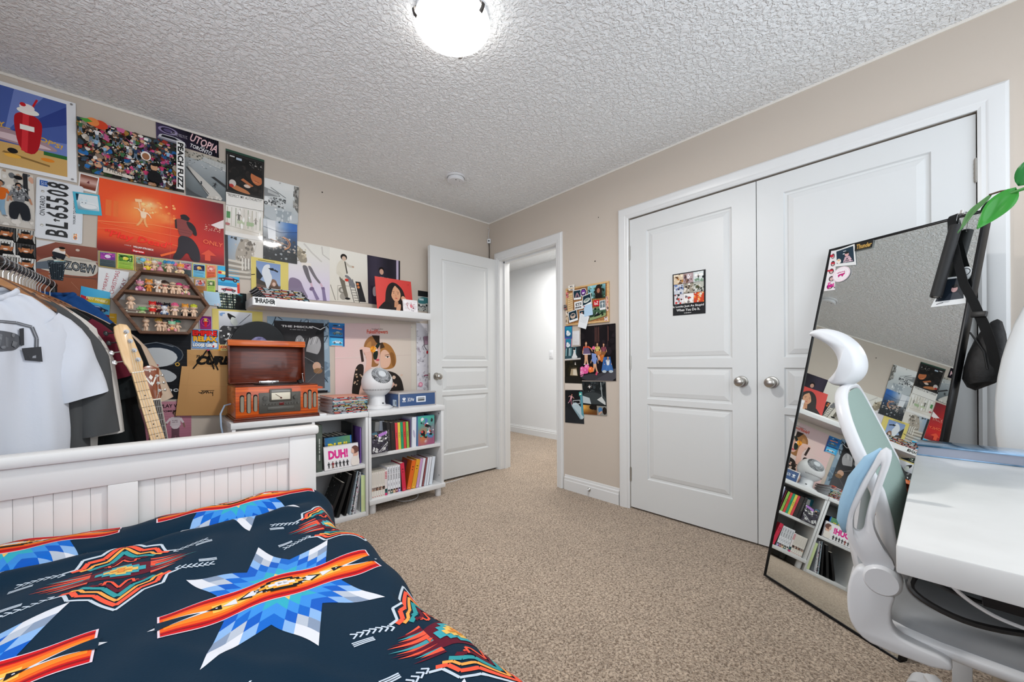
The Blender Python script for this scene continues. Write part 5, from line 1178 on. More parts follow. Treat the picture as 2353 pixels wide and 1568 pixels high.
sheet('photo_print', 'dark photo of a figure before lit store shelves left of the white shelf', 'photo', A, [(-2.205, 1.493), (-2.040, 1.490), (-2.040, 1.383), (-2.190, 1.380)], lay=1)
A = Art(.216, .23, '#d9c874'); A.R(.13, .05, .78, .93, '#8fa2c4').G(lambda u, v: mx('#9db0cc', '#7f96c0', v), 2, 3, (.13, .45, .78, .93)).P([(.13, .80), (.30, .60), (.13, .40)], '#33383e').R(.13, .05, .78, .42, '#6a5850').P([(.13, .55), (.45, .44), (.45, .38), (.13, .42)], '#4a4440').P([(.46, .42), (.60, .56), (.74, .42), (.78, .05), (.44, .05)], '#5f4c42').E(.58, .48, .10, .09, '#8a6a58').E(.60, .45, .045, .05, '#d8b8a8')
A.P([(.26, .68), (.34, .86), (.50, .90), (.48, .74), (.56, .60), (.50, .44), (.42, .30), (.36, .48)], '#d9dde2').P([(.44, .80), (.58, .82), (.62, .76), (.52, .76)], '#2a2c30').P([(.62, .80), (.72, .76), (.70, .73), (.60, .76)], '#2a2c30').S([(.40, .30), (.40, .12)], .05, '#e0d0d4').S([(.18, .955), (.62, .955)], .012, '#4a4432').S([(.86, .34), (.86, .14)], .03, '#8a7c48').S([(.0, .60), (.10, .62)], .02, '#3a3626')
sheet('poster', 'yellow bordered skating poster behind the magazines on the white shelf', 'poster', A, [(-2.014, 1.737), (-1.797, 1.732), (-1.798, 1.440), (-2.013, 1.440)], lay=5)
A = Art(.27, .27, '#d9c874'); A.R(.12, .0, .78, .96, '#c9ccd2').G(lambda u, v: mx('#a8acb4', '#e4e6ea', v), 3, 3, (.12, .5, .78, .96)).P([(.12, .62), (.40, .60), (.78, .70), (.78, .0), (.12, 0)], '#3a3a3c').N(50, 25, BW, (.12, 0, .78, .60), .015, .05).P([(.28, .93), (.40, .86), (.46, .82), (.36, .74), (.30, .82)], '#1d1d1f').P([(.36, .84), (.46, .80), (.50, .66), (.42, .60), (.34, .70)], '#c9cec8').S([(.52, .68), (.74, .92)], .008, '#2a2a2c')
for i in range(9): A.S([(.20+.03*i, .05), (.34+.035*i, .42)], .012, ('#dcdcdc', '#8a8a8c')[i % 2])
A.N(6, 2, ['#7aa0d0'], (.14, .84, .24, .92), .02, .04)
sheet('poster', 'yellow bordered black and white skating poster left of the vinyl record', 'poster', A, [(-2.217, 1.379), (-1.950, 1.380), (-1.950, 1.110), (-2.214, 1.115)], lay=1)
A = Art(.063, .082, '#8a1f5c'); A.G(lambda u, v: mx('#9a2a6a', '#5a1a7a', v), 2, 3, (.08, .06, .92, .94)).E(.5, .56, .38, .42, '#b83a8a').E(.5, .56, .30, .34, '#7a1f6a').E(.5, .70, .10, .10, '#e8b890').E(.5, .78, .15, .07, '#e8c030').P([(.36, .60), (.64, .60), (.58, .18), (.42, .18)], '#d81f2a').S([(.30, .62), (.70, .62)], .05, '#e8c030').R(0, 0, .05, 1, '#c0c8d8').R(.95, 0, 1, 1, '#c0c8d8')
sheet('art_card', 'shiny purple card with a small red figure under the hexagon right side', 'card', A, [(-2.281, 1.328), (-2.218, 1.328), (-2.218, 1.245), (-2.279, 1.248)], lay=3)
def bubble(a_, t, u, v, w_, h_, c, ol='#0e0e10', rot=0):
    a_.T(t, u+.006, v-.008, w_*1.05, ol, h=h_*1.25, rot=rot, bold=.10).T(t, u, v, w_, c, h=h_, rot=rot, bold=.06)
A = Art(.130, .115, '#7fa8dc'); bubble(A, 'EMPIRE', .48, .80, .90, .24, '#e8221c'); bubble(A, 'RELAX', .50, .50, .90, .24, '#f0b030'); bubble(A, 'LOOSE GIRL', .42, .18, .78, .16, '#f2f2f0'); A.E(.86, .20, .09, .12, '#f2f2f0').E(.80, .14, .04, .04, '#d81f2a')
sheet('sticker', 'light blue sticker with red, yellow and white bubble lettering', 'sticker', A, [(-2.316, 1.246), (-2.186, 1.248), (-2.186, 1.127), (-2.314, 1.130)], lay=4)
A = Art(.07, .045, '#f0d890'); A.R(0, 0, .2, 1, '#e8a030'); A.T('KOOL', .58, .62, .80, '#d8322a', h=.34, shear=.3, bold=.05).lines(1, .3, .7, .1, .25, '#4a3a2a', .06)
sheet('sticker', 'small cream sticker with red script beside the bubble lettered sticker', 'sticker', A, [(-2.190, 1.156), (-2.128, 1.156), (-2.128, 1.118), (-2.188, 1.118)], lay=3)
A = Art(.055, .05, '#e8b030'); A.lines(1, .2, .8, .65, .8, '#f4e4b0', .05)
sheet('paper_tag', 'yellow paper tag between the blue shirt and the hexagon shelf', 'tag', A, [(-2.676, 1.310), (-2.632, 1.311), (-2.632, 1.235), (-2.676, 1.240)], lay=2)
# black poster with pale shape, pink poster
A = Art(.30, .40, '#15171c'); [A.T('Boop oop a Doop', .82, .86-.08*i, .30, '#24272d', h=.03) for i in range(9)]
A.E(.52, .66, .37, .24, '#5b6066').E(.52, .66, .355, .225, '#1b2634').E(.50, .62, .30, .19, '#c5cacd').P([(.36, .40), (.62, .46), (.82, .34), (.70, .24), (.50, .30)], '#b9bec2').E(.50, .505, .03, .018, '#c01a34').E(.20, .56, .035, .04, '#c9a040').E(.20, .56, .02, .024, '#15171c').E(.80, .52, .035, .04, '#c9a040').E(.80, .52, .02, .024, '#15171c').S([(.30, .80), (.50, .84), (.74, .78)], .012, '#8d959c')
A.T('Betty Boop', .52, .135, .78, '#eceef0', h=.12)
sheet('poster', 'black poster with a pale rounded face shape and white lettering behind the guitars', 'poster', A, [(-2.625, 1.222), (-2.318, 1.224), (-2.322, 0.826), (-2.625, 0.834)], lay=1)
A = Art(.25, .26, '#b97a8c'); A.G(lambda u, v: mx('#a8687c', '#c48a9a', v), 2, 3)
for i in range(16): A.S([(0, .06*i), (1, .06*i)], .004, '#9a5f72')
A.T("SHE'LL PLAY WITH", .52, .90, .80, '#1f1418', h=.09, bold=.02).T('WOMEN', .56, .78, .30, '#2a1a20', h=.05, bold=.02); A.man(.70, .02, .80, '#8a6a60', '#2a1c18', '#d8ccd0', '#6a4a54', arms=(-30, 20)); A.E(.36, .16, .14, .15, '#2a2024').P([(.62, .64), (.78, .64), (.80, .44), (.60, .44)], '#d0c4c8').lines(2, .64, .76, .50, .58, '#5a4a50', .012)
sheet('poster', 'pink brick poster with black lettering low on the wall behind the guitars', 'poster', A, [(-2.560, 0.820), (-2.318, 0.814), (-2.320, 0.560), (-2.560, 0.560)], lay=2)
# kraft poster and kraft bag
A = Art(.235, .26, '#c0935f'); A.N(30, 26, ['#bd905c', '#c39762', '#ba8d58'], (0, 0, 1, 1), .05, .12).T('THE', .26, .845, .16, '#15120f', h=.06, shear=.35, bold=.05).T('CURE', .56, .75, .76, '#15120f', h=.24, shear=.3, bold=.07)
for i in range(4):
    x = .34+.145*i; A.E(x, .50, .050, .062, '#15120f').E(x+.004, .475, .030, .044, '#c79a68').P([(x-.06, .36), (x+.06, .36), (x+.04, .42), (x-.04, .42)], '#15120f')
sheet('poster', 'brown kraft band poster with black lettering behind the kraft bag', 'poster', A, [(-2.337, 1.121), (-2.102, 1.122), (-2.104, 0.862), (-2.337, 0.862)], lay=2, m=PRINT)
bg = empty('paper_bag', 'brown kraft shopping bag hanging by black cords left of the record player', 'bag', (-2.255, -.012, .872), rot=(R(-1.5), 0, 0))
A = Art(.235, .295, '#c2945e'); A.G(lambda u, v: mx('#bd8f5a', '#c79a66', v), 2, 2).S([(0, .62), (1, .60)], .004, '#b28550').S([(.14, 0), (.16, 1)], .003, '#b68a55')
for pts in ([(.40, .46), (.56, .50)], [(.38, .48), (.46, .44), (.50, .475)], [(.44, .45), (.48, .51)], [(.48, .45), (.53, .49), (.55, .45)], [(.54, .45), (.57, .50), (.59, .45)], [(.58, .475), (.62, .46), (.64, .485)], [(.62, .485), (.66, .455), (.68, .49)], [(.67, .49), (.675, .40)], [(.43, .505), (.70, .515)]): A.S(pts, .014, '#17120f')
BAGQ = [(-.107, .150), (.118, .140), (.115, -.160), (-.136, -.140)]
mb = MB(); mb.prism(BAGQ, .009, -.004, 'y', c='#b98b57'); n0 = len(mb.v); TL, TR, BR, BL = BAGQ
A.put(mb, lambda u, v: tuple((BL[i]*(1-u)+BR[i]*u)*(1-v)+(TL[i]*(1-u)+TR[i]*u)*v for i in (0, 1))); mb.v[n0:] = [(x, y-.004, z) for x, y, z in mb.v[n0:]]
mb.build('bag_body', PRINT, bg, smooth=0, recalc=False)
w = MB(); w.tube([(-.055, -.006, .135), (-.02, -.012, .19), (.008, -.014, .243), (.015, -.014, .247), (.022, -.014, .243), (.045, -.012, .18), (.065, -.006, .125)], .0035, 8); w.build('cord_handle', BLACKF, bg)
w = MB(); w.tube([(.018, -.004, .243), (.028, -.008, .19), (.045, -.006, .13)], .0035, 8); w.build('cord_handle', BLACKF, bg)
w = MB(); w.lathe([(0, 0), (.006, 0), (.006, .004), (.004, .009), (0, .01)], 12, Matrix.Translation((.015, -.016, .247)) @ Matrix.Rotation(PI/2, 4, 'X')); w.build('pink_pin', mat('pink_pin', '#d0307a', .3), bg)
# upside-down b/w poster
A = Art(.4, .52, '#8fa4b4'); A.N(60, 27, ['#7f96a8', '#9fb4c2', '#6a8092'], (0, 0, 1, 1), .05, .1)
for i in range(26): rr = random.Random(i); x, y = rr.random(), rr.random(); A.S([(x, y), (x+rr.uniform(-.12, .12), y+rr.uniform(-.12, .12)), (x+rr.uniform(-.2, .2), y+rr.uniform(-.2, .2))], .010, '#26303a')
A.R(.10, .03, .90, .95, '#2b2a2c').G(lambda u, v: mx('#5d5d60', '#2b2a2c', v*1.3), 3, 6, (.10, .03, .90, .95)).R(.10, .0, .95, .03, '#1c1c1e'); A.T('THE MISCUE', .46, .885, .50, '#e0e0e0', h=.035, bold=.03).lines(1, .34, .60, .835, .855, '#a8a8a8', .008)
A.P([(.40, .62), (.44, .76), (.52, .78), (.60, .66), (.56, .58)], '#8e8e90').P([(.58, .56), (.66, .74), (.80, .78), (.86, .66), (.80, .52), (.66, .50)], '#a4a4a6').P([(.74, .78), (.80, .88), (.90, .92), (.94, .88), (.86, .80)], '#1b1b1d').S([(.70, .90), (.84, .86), (.92, .90)], .012, '#e4e4e4')
for i in range(8): A.S([(.42+.05*i, .60+.01*i), (.46+.05*i, .72+.006*i)], .008, ('#cfcfd0', '#5a5a5c')[i % 2])
A.P([(.60, .56), (.80, .52), (.78, .38), (.62, .40)], '#3a3a3c').E(.77, .36, .07, .08, '#caa48c').E(.79, .30, .075, .05, '#8a6a4c').S([(.5, .52), (.88, .34)], .004, '#b0b0b0').S([(.58, .12), (.86, .34)], .004, '#8a8a8c').E(.80, .075, .07, .025, '#d86a4a').R(.62, .035, .90, .06, '#a8a8aa')
sheet('poster', 'dark black and white poster behind the record player with a tumbling skater', 'poster', A, [(-1.924, 1.355), (-1.530, 1.357), (-1.524, 0.823), (-1.924, 0.823)], lay=1)
# half-face girls poster
A = Art(.667, .60, '#d9c8c0'); A.G(lambda u, v: mx('#e2c2c0', '#d8cbbf', u*1.6-.1), 8, 4); A.R(0, .80, .52, 1, '#cdb4b4').R(.52, .80, .96, 1, '#d0c2ba').R(.93, 0, 1, 1, '#d9d2c6')
A.S([(.515, 0), (.515, 1)], .003, '#c0aba6').S([(0, .555), (.93, .565)], .003, '#c4b0a8').S([(.93, 0), (.93, 1)], .002, '#c4b6ac').R(0, .56, .5, .563, '#eadfd8')
A.T('bamboohubee', .49, .930, .14, '#3a302c', h=.018).T('FakellFlowers', .49, .893, .26, '#c04a34', h=.048, bold=.03)
# left girl: hair, half face, arm, flower
A.P([(.315, .62), (.33, .75), (.38, .82), (.44, .845), (.515, .84), (.515, .44), (.44, .42), (.37, .44), (.36, .55)], '#9a6a40').P([(.42, .845), (.515, .84), (.515, .72), (.47, .75)], '#2f231c').P([(.44, .70), (.515, .74), (.515, .46), (.46, .47), (.43, .56)], '#d9a898').P([(.33, .62), (.36, .74), (.42, .78), (.40, .60), (.42, .46), (.37, .46)], '#b8834e')
A.P([(.17, .06), (.22, .42), (.27, .48), (.33, .46), (.30, .20), (.26, .02)], '#2c2522').N(16, 28, ['#b89a80', '#d8c0a8', '#4a3e34'], (.20, .20, .31, .44), .008, .018).P([(.24, .02), (.33, .36), (.36, .52), (.33, .62), (.28, .655), (.33, .68), (.40, .66), (.425, .58), (.41, .40), (.37, .0)], '#e0b4a4').P([(.26, .66), (.30, .70), (.40, .68), (.42, .64), (.34, .62)], '#e6beb0').S([(.29, .66), (.31, .50)], .03, '#3a2c26')
A.P([(.43, .60), (.47, .66), (.50, .62), (.48, .52), (.44, .52)], '#1f2a22').P([(.46, .70), (.50, .75), (.53, .74), (.49, .66)], '#1f2a22'); 
for i in range(8): A.E(.435+.022*math.cos(i*.8), .66+.026*math.sin(i*.8), .017, .017, ('#e8952a', '#f0aa3e', '#d87f1c')[i % 3], 8)
A.E(.475, .645, .014, .008, '#f0e8e4').E(.49, .515, .022, .012, '#c04858')
# right girl
A.P([(.52, .74), (.58, .75), (.66, .70), (.72, .58), (.73, .48), (.70, .40), (.62, .38), (.52, .40)], '#a8743f').P([(.52, .74), (.55, .75), (.58, .68), (.52, .66)], '#4a3524').P([(.52, .62), (.58, .66), (.64, .60), (.66, .48), (.62, .40), (.52, .40)], '#dfb49c').S([(.58, .575), (.65, .585)], .006, '#6a4a34').E(.615, .55, .028, .012, '#f0e6e0').E(.615, .55, .011, .011, '#3a2a20').S([(.585, .56), (.645, .558)], .006, '#4a3428').P([(.64, .62), (.70, .60), (.72, .44), (.68, .40), (.66, .50)], '#8a5c30')
A.P([(.33, .02), (.38, .34), (.52, .38), (.70, .34), (.80, .24), (.84, .0)], '#2e2724').N(30, 29, ['#c8a48c', '#d8bca8', '#5a4a40', '#e0b4a4'], (.36, .02, .82, .30), .012, .03)
sheet('poster', 'pale pink poster of two half face girls with an orange flower behind the fan', 'poster', A, [(-1.490, 1.338), (-0.823, 1.372), (-0.823, 0.770), (-1.490, 0.740)], lay=2, pins=[(.045, .97, '#d0d0d0'), (.94, .96, '#d0d0d0')])
A = Art(.13, .6, '#dcdae0'); A.N(20, 30, ['#d2d0d8', '#e4e2e8'], (0, 0, 1, 1), .08, .2)
for i in range(50): rr = random.Random(100+i); x, y = rr.random(), rr.random(); A.S([(x+rr.uniform(-.1, .1), y+rr.uniform(-.03, .03)) for _ in range(4)], .012, rr.choice(['#4a4450', '#77707c', '#8a6a84']))
A.S([(.5, .80), (.55, .66), (.75, .60)], .03, '#3a2a34').P([(.5, .80), (.95, .82), (.95, .70), (.6, .68)], '#a88a9c').E(.78, .57, .07, .10, '#b8202c').E(.72, .22, .20, .06, '#8a3a5a').E(.70, .21, .12, .03, '#dcdae0').E(.26, .09, .16, .16, '#e08aa4').E(.26, .09, .09, .09, '#f0c0cc').N(8, 33, ['#b0acb4', '#c8c4cc'], (.55, .02, .95, .15), .05, .1)
sheet('poster', 'tall white poster full of doodles between the half face girls and the door', 'poster', A, [(-0.818, 1.385), (-0.685, 1.385), (-0.690, 0.800), (-0.815, 0.800)], lay=1)
A = Art(.11, .18, '#b4b8b4'); A.R(0, .72, 1, 1, '#1c1e20').P([(0, .60), (.5, .72), (1, .66), (1, .40), (0, .34)], '#3f7a80').R(.1, .52, .5, .62, '#b8d0d4').N(20, 34, ['#2a2c2e', '#d8d8d4', '#6a7074'], (0, 0, 1, .4), .05, .12)
sheet('photo_print', 'small photo of a teal car peeking out beside the red record sleeve', 'photo', A, [(-0.800, 1.668), (-0.688, 1.668), (-0.690, 1.492), (-0.800, 1.492)], lay=1)
# three wide photos above the shelf
A = Art(.275, .40, '#d8d2d8'); A.G(lambda u, v: mx('#c9bcd8', '#dcdad2', v*1.2), 4, 6).S([(.36, .98), (.55, .84), (.80, .70)], .04, '#c4c0ba').S([(.80, .98), (.82, .84), (1, .76)], .03, '#c0bcb6').P([(0, .34), (.12, .37), (.28, .33), (.36, .18), (.50, 0), (0, 0)], '#7a6a84').P([(.10, .98), (.38, .84), (.46, .66), (.30, .62), (.20, .72)], '#8c8270').N(20, 35, ['#a89c86', '#6f6656', '#c4b8a0'], (.14, .66, .42, .90), .02, .05).P([(.30, .64), (.52, .65), (.54, .60), (.31, .58)], '#e0d8d0')
A.P([(.31, .60), (.44, .60), (.50, .42), (.56, .30), (.50, .29), (.40, .42)], '#5f5a60').P([(.44, .60), (.53, .60), (.66, .42), (.78, .32), (.74, .29), (.58, .42)], '#6a646a').S([(.53, .30), (.56, .22)], .05, '#c8a8b8').S([(.76, .31), (.81, .25)], .05, '#c8a8b8').P([(.50, .22), (.58, .24), (.62, .19), (.56, .16), (.49, .17)], '#6a5478').P([(.78, .24), (.86, .25), (.88, .20), (.80, .19)], '#6a5478').P([(.55, .18), (.61, .19), (.74, .02), (.66, 0)], '#75648a').P([(.80, .20), (.87, .21), (.92, 0), (.83, 0)], '#75648a')
sheet('photo_print', 'lilac photo of dancing legs above the white shelf', 'photo', A, [(-1.796, 1.895), (-1.524, 1.898), (-1.526, 1.497), (-1.798, 1.487)], m=GLOSS, lay=3)
A = Art(.284, .39, '#dedad0'); A.G(lambda u, v: mx('#d2ccc0', '#e6e3da', v), 2, 3).S([(.20, .30), (.20, .02)], .014, '#9a948a').S([(.20, .30), (.60, .32)], .014, '#9a948a').E(.32, .22, .10, .09, '#8a857c').E(.32, .22, .05, .045, '#c4beb4').E(.34, .10, .09, .09, '#9a948a').S([(.02, .30), (.14, .02)], .014, '#6a655c').P([(.66, .42), (.80, .42), (.94, .02), (.76, .02)], '#2b2a2c').E(.72, .37, .035, .035, '#c87a4a').E(.74, .31, .035, .035, '#c87a4a')
A.S([(.46, .46), (.62, 0)], .014, '#141414').S([(.58, .46), (.76, 0)], .014, '#141414')
for i in range(8): A.S([(.48+.022*i, .40-.052*i), (.60+.02*i, .40-.052*i)], .012, '#141414')
A.P([(.22, .50), (.36, .52), (.40, .30), (.48, .08), (.38, .08), (.30, .30)], '#6d675c').P([(.36, .52), (.48, .52), (.66, .36), (.64, .28), (.54, .30), (.46, .40)], '#77777a').E(.45, .065, .07, .03, '#1c1a1a').P([(.16, .50), (.18, .70), (.28, .80), (.40, .80), (.44, .66), (.40, .50), (.26, .54)], '#d5cfc0').S([(.20, .56), (.34, .46), (.44, .42)], .10, '#d0cabb').S([(.40, .76), (.50, .70), (.58, .70)], .06, '#c8c2b4').E(.60, .70, .03, .025, '#b99a84').P([(.37, .78), (.40, .78), (.46, .56), (.43, .54)], '#4a4640').E(.36, .86, .085, .085, '#26221e').E(.365, .835, .055, .06, '#cbb09c').E(.43, .425, .05, .04, '#c83a2c')
sheet('photo_print', 'pale photo of a man in a cream jacket climbing a black ladder', 'photo', A, [(-1.524, 1.898), (-1.244, 1.892), (-1.237, 1.510), (-1.526, 1.500)], lay=2)
A = Art(.278, .375, '#2a2530'); A.G(lambda u, v: mx('#221e28', '#3c3646', .5+.5*math.sin(7*u)), 8, 2).R(.88, 0, .95, 1, '#b8acc4').R(.97, 0, 1, 1, '#101014').E(.42, .73, .085, .095, '#1a1416').E(.42, .70, .062, .08, '#c89c88').P([(.30, .52), (.36, .60), (.52, .60), (.66, .54), (.70, .10), (.30, .10)], '#4a454c').N(14, 36, ['#8d8890', '#2a262c'], (.36, .50, .64, .60), .02, .04).P([(.14, .36), (.34, .40), (.36, .30), (.22, .16), (.14, .18)], '#c9c4cc')
sheet('photo_print', 'dark purple portrait photo half behind the red record sleeve', 'photo', A, [(-1.245, 1.892), (-0.965, 1.893), (-0.967, 1.500), (-1.236, 1.510)], lay=1)
# licence plate with relief
pl_ = empty('license_plate', 'white and black license plate reading BL 65508 hung sideways on the left wall', 'license plate', (-2.834, -.006, 1.817), rot=(0, R(1.2), 0))
w = MB()
pts = []
for cx_, cz_, a0 in ((.070, .143, 0), (-.070, .143, 90), (-.070, -.143, 180), (.070, -.143, 270)):
    for i in range(6): a = R(a0+18*i); pts.append((cx_+.009*math.cos(a), cz_+.009*math.sin(a)))
w.prism(pts, 0, -.0012, 'y'); w.build('plate', mat('white_enamel_plate', '#dfe4ea', .3, coat=.3), pl_)
w = MB(); w.tube([(x*.955, -.0014, z*.975) for x, z in pts], .0009, 6, closed=True); w.build('raised_rim', mat('white_enamel_plate'), pl_)
PBLK = mat('black_enamel', '#101216', .35)
def relief(txt, x, z, w_, h_, m_, th=.0012, bold=.0, shear=0, nm='raised_letters', par=None, rot=90):
    F, x0, x1, y0, y1 = glyphs(txt, bold, shear); sx = w_/(x1-x0); sy = h_/(y1-y0); mb = MB(); cr, sr = math.cos(R(rot)), math.sin(R(rot))
    for f in F:
        q_ = [((a-(x0+x1)/2)*sx, (b_-(y0+y1)/2)*sy) for a, b_ in f]; q_ = [(x+a*cr-b_*sr, z+a*sr+b_*cr) for a, b_ in q_]
        mb.add([(a, -.0014, c_) for a, c_ in q_]+[(a, -.0014-th, c_) for a, c_ in q_], [tuple(range(len(q_), 2*len(q_)))]+[(i, (i+1) % len(q_), len(q_)+(i+1) % len(q_), len(q_)+i) for i in range(len(q_))])
    return mb.build(nm, m_, par, smooth=0)
for i, ch_ in enumerate('BL'): relief(ch_, -.008, -.113+.044*i, .034, .074, PBLK, bold=.02, par=pl_)
for i, ch_ in enumerate('65508'): relief(ch_, -.008, -.022+.0375*i, .029, .074, PBLK, bold=.02, par=pl_)
relief('ONTARIO', -.057, .012, .098, .017, PBLK, par=pl_); relief('YOURS TO DISCOVER', .050, .02, .15, .008, PBLK, par=pl_)
w = MB()
for a, b_ in ((-.006, .004), (-.006, -.004), (0, 0), (.006, 0), (-.009, 0)): w.ell((a-.008, -.0016, b_-.049), (.0035, .001, .0035), 8, 5)
w.build('crown_emblem', PBLK, pl_)
w = MB(); w.box((-.068, -.0018, .112), (-.042, -.0012, .140)); st = w.build('plate_sticker', mat('blue_sticker', '#1d58a8', .4), pl_)
relief('OCT', -.059, .126, .020, .008, mat('white_ink', '#e8eef4', .4), th=.0006, nm='sticker_text', par=st); relief('22', -.049, .126, .014, .006, mat('white_ink'), th=.0006, nm='sticker_text', par=st)
for z in (.085, -.085):
    w = MB(); w.lathe([(0, 0), (.006, 0), (.005, .003), (0, .004)], 12, Matrix.Translation((-.057, -.0014, z)) @ Matrix.Rotation(PI/2, 4, 'X')); w.build('screw_head', CHROME, pl_)
A = Art(.02, .035, '#f2f0ee'); A.E(.5, .36, .34, .52, '#e08848').E(.5, .72, .34, .30, '#e8945a').E(.5, .70, .22, .18, '#f2d4b8').E(.30, .90, .12, .12, '#5a9a94').E(.68, .90, .12, .12, '#e08848').E(.55, .30, .14, .2, '#4a90b8')
mb = MB(); A.put(mb, lambda u, v: (-.010+.020*u, -.0175+.035*v)); o = mb.build('paper_sticker', GLOSS, pl_, loc=(.055, -.0032, -.118), smooth=0, recalc=False)
# ================================================================== RIGHT WALL: cork board and prints
def rsheet(name, label, cat, A_, q_, lay=1, **k): return sheet(name, label, cat, A_, q_, 'R', lay, **k)
cb = empty('cork_board', 'cork board with a light wood frame crowded with photos beside the doorway', 'cork board', (-.001, -1.199, 1.484), -PI/2)
w = MB(); w.box((-.195, -.008, -.145), (.195, 0, .145)); w.build('cork_panel', mat('cork', '#b98550', .95, noise=(120, '#8f6238', 3, .4, .6)), cb)
for lo, hi in (((-.203, -.016, -.151), (.203, 0, -.137)), ((-.203, -.016, .137), (.203, 0, .151)), ((-.203, -.016, -.137), (-.189, 0, .137)), ((.189, -.016, -.137), (.203, 0, .137))):
    w = MB(); w.box(lo, hi, .002); w.build('frame_bar', BIRCH, cb)
A = Art(.16, .105, '#3a5a4a'); A.G(lambda u, v: mx('#2a4030', '#86c0d0', v*1.1+.3*math.sin(6*u)), 6, 5).N(40, 41, ['#2c4a34', '#1c2e22', '#6fa088', '#a8d0d4'], lo=.03, hi=.08).E(.62, .50, .20, .34, '#2a1c16').E(.62, .56, .085, .12, '#a8705a').P([(.42, 0), (.46, .30), (.60, .36), (.80, .30), (.86, 0)], '#1b1614')
rsheet('photo_print', 'photo of a long haired person outdoors, top right on the cork board', 'photo', A, [(-1.214, 1.622), (-1.375, 1.619), (-1.374, 1.515), (-1.213, 1.524)], 11)
A = Art(.15, .09, '#4a6a50'); A.N(50, 42, ['#2c4232', '#1a241e', '#7f9a70', '#c8d4cc', '#3d5540'], lo=.04, hi=.1).R(0, 0, 1, .25, '#8fa070').P([(.25, .2), (.5, .5), (.66, .2)], '#15181a').P([(.75, .45), (.84, .5), (.86, .1), (.74, .1)], '#22301f')
rsheet('photo_print', 'dark green outdoor photo, lower right on the cork board', 'photo', A, [(-1.240, 1.443), (-1.378, 1.464), (-1.378, 1.381), (-1.229, 1.354)], 10)
A = Art(.05, .07, '#e6e8ea'); A.R(.08, .22, .92, .94, '#6a7a80').man(.5, .2, .9, '#cfd4d4', '#cfd4d4', '#dfe4e4', '#c4cccc', '#c4cccc', arms=(-60, 60), legs=(-6, 6))
rsheet('instant_photo', 'small grey instant photo of a statue on the cork board', 'photo', A, [(-1.323, 1.496), (-1.374, 1.500), (-1.376, 1.428), (-1.325, 1.426)], 12)
A = Art(.053, .046, '#c41f2e'); A.S([(.25, .75), (.25, .25), (.5, .25), (.5, .5), (.25, .5)], .09, '#f0e0dc').S([(.58, .75), (.8, .75), (.6, .28), (.82, .28)], .09, '#f0e0dc')
rsheet('sticker', 'square red sticker in the middle of the cork board', 'sticker', A, [(-1.266, 1.506), (-1.319, 1.507), (-1.318, 1.460), (-1.265, 1.462)], 11)
def pol(label, q_, lay, fn):
    A_ = Art(.08, .09, '#eceeee'); A_.R(.06, .20, .94, .94, '#15303e'); fn(A_); rsheet('instant_photo', label, 'photo', A_, q_, lay)
pol('instant photo of raised hands, top left on the cork board', [(-1.070, 1.609), (-1.151, 1.609), (-1.151, 1.532), (-1.079, 1.534)], 11, lambda a_: a_.P([(.15, .22), (.50, .85), (.85, .22), (.65, .22), (.50, .60), (.36, .22)], '#9a7a80').P([(.36, .22), (.5, .55), (.65, .22)], '#3a3448'))
pol('instant photo of a pale round cake, centre of the cork board', [(-1.167, 1.553), (-1.244, 1.569), (-1.255, 1.485), (-1.163, 1.454)], 13, lambda a_: a_.E(.5, .50, .36, .20, '#d8dcd4').E(.5, .54, .28, .14, '#9aa8a0').S([(.36, .52), (.64, .56)], .03, '#38464a'))
pol('instant photo of a round moon face, bottom left on the cork board', [(-1.021, 1.442), (-1.108, 1.457), (-1.121, 1.370), (-1.033, 1.355)], 12, lambda a_: a_.E(.5, .52, .30, .28, '#cdb8a8').E(.42, .60, .10, .12, '#2a3a44').E(.60, .60, .10, .12, '#2a3a44').S([(.40, .42), (.60, .42)], .03, '#8a6a5a'))
pol('small dark instant photo behind the white note on the cork board', [(-1.131, 1.442), (-1.183, 1.445), (-1.183, 1.388), (-1.136, 1.388)], 11, lambda a_: a_.E(.5, .6, .14, .18, '#c8988a').P([(.25, .2), (.35, .5), (.65, .5), (.75, .2)], '#6a2430'))
A = Art(.076, .066, '#e8eaea'); A.R(.18, .50, .88, .80, '#15161a').R(.30, .56, .50, .72, '#e8eaea').R(.56, .56, .80, .72, '#e8eaea').T('skate', .48, .30, .80, '#101014', h=.22, bold=.04)
rsheet('sticker', 'white skate sticker with a black van shape on the cork board', 'sticker', A, [(-1.084, 1.514), (-1.160, 1.520), (-1.163, 1.454), (-1.088, 1.451)], 12)
def outline_sheet(name, label, cat, pts, cols, centre, lay, extra=None):
    """die-cut sticker on the right wall"""
    mb = MB(); mb.prism(pts, 0, -.0008, 'y', c=cols[0]); inner = [(x*.86, z*.86) for x, z in pts]; mb.add([(x, -.0010, z) for x, z in inner], [tuple(range(len(inner)))], cols[1])
    for k, (ps, c) in enumerate(extra or []): mb.add([(x, -.0012-.0001*k, z) for x, z in ps], [tuple(range(len(ps)))], c)
    o = mb.build(name, GLOSS, loc=(-.0004-.0013*lay, *centre), rot=(0, 0, -PI/2), smooth=0, recalc=False); return tag(o, label, cat)
def circ(r_, n=20, cx=0, cz=0, ry=None): return [(cx+r_*math.cos(2*PI*i/n), cz+(ry or r_)*math.sin(2*PI*i/n)) for i in range(n)]
outline_sheet('sticker', 'round purple grinning sticker at the top of the cork board', 'sticker', [(r_*math.cos(a), r_*math.sin(a)) for a, r_ in [(2*PI*i/24, .030+(.004 if i % 4 == 0 else 0)) for i in range(24)]], ('#d8d8de', '#2c1c38'), (-1.176, 1.582), 14, [(circ(.019), '#7a3aa0'), ([(-.014, -.002), (.014, 0), (.008, -.012), (-.008, -.012)], '#e8e4ec')])
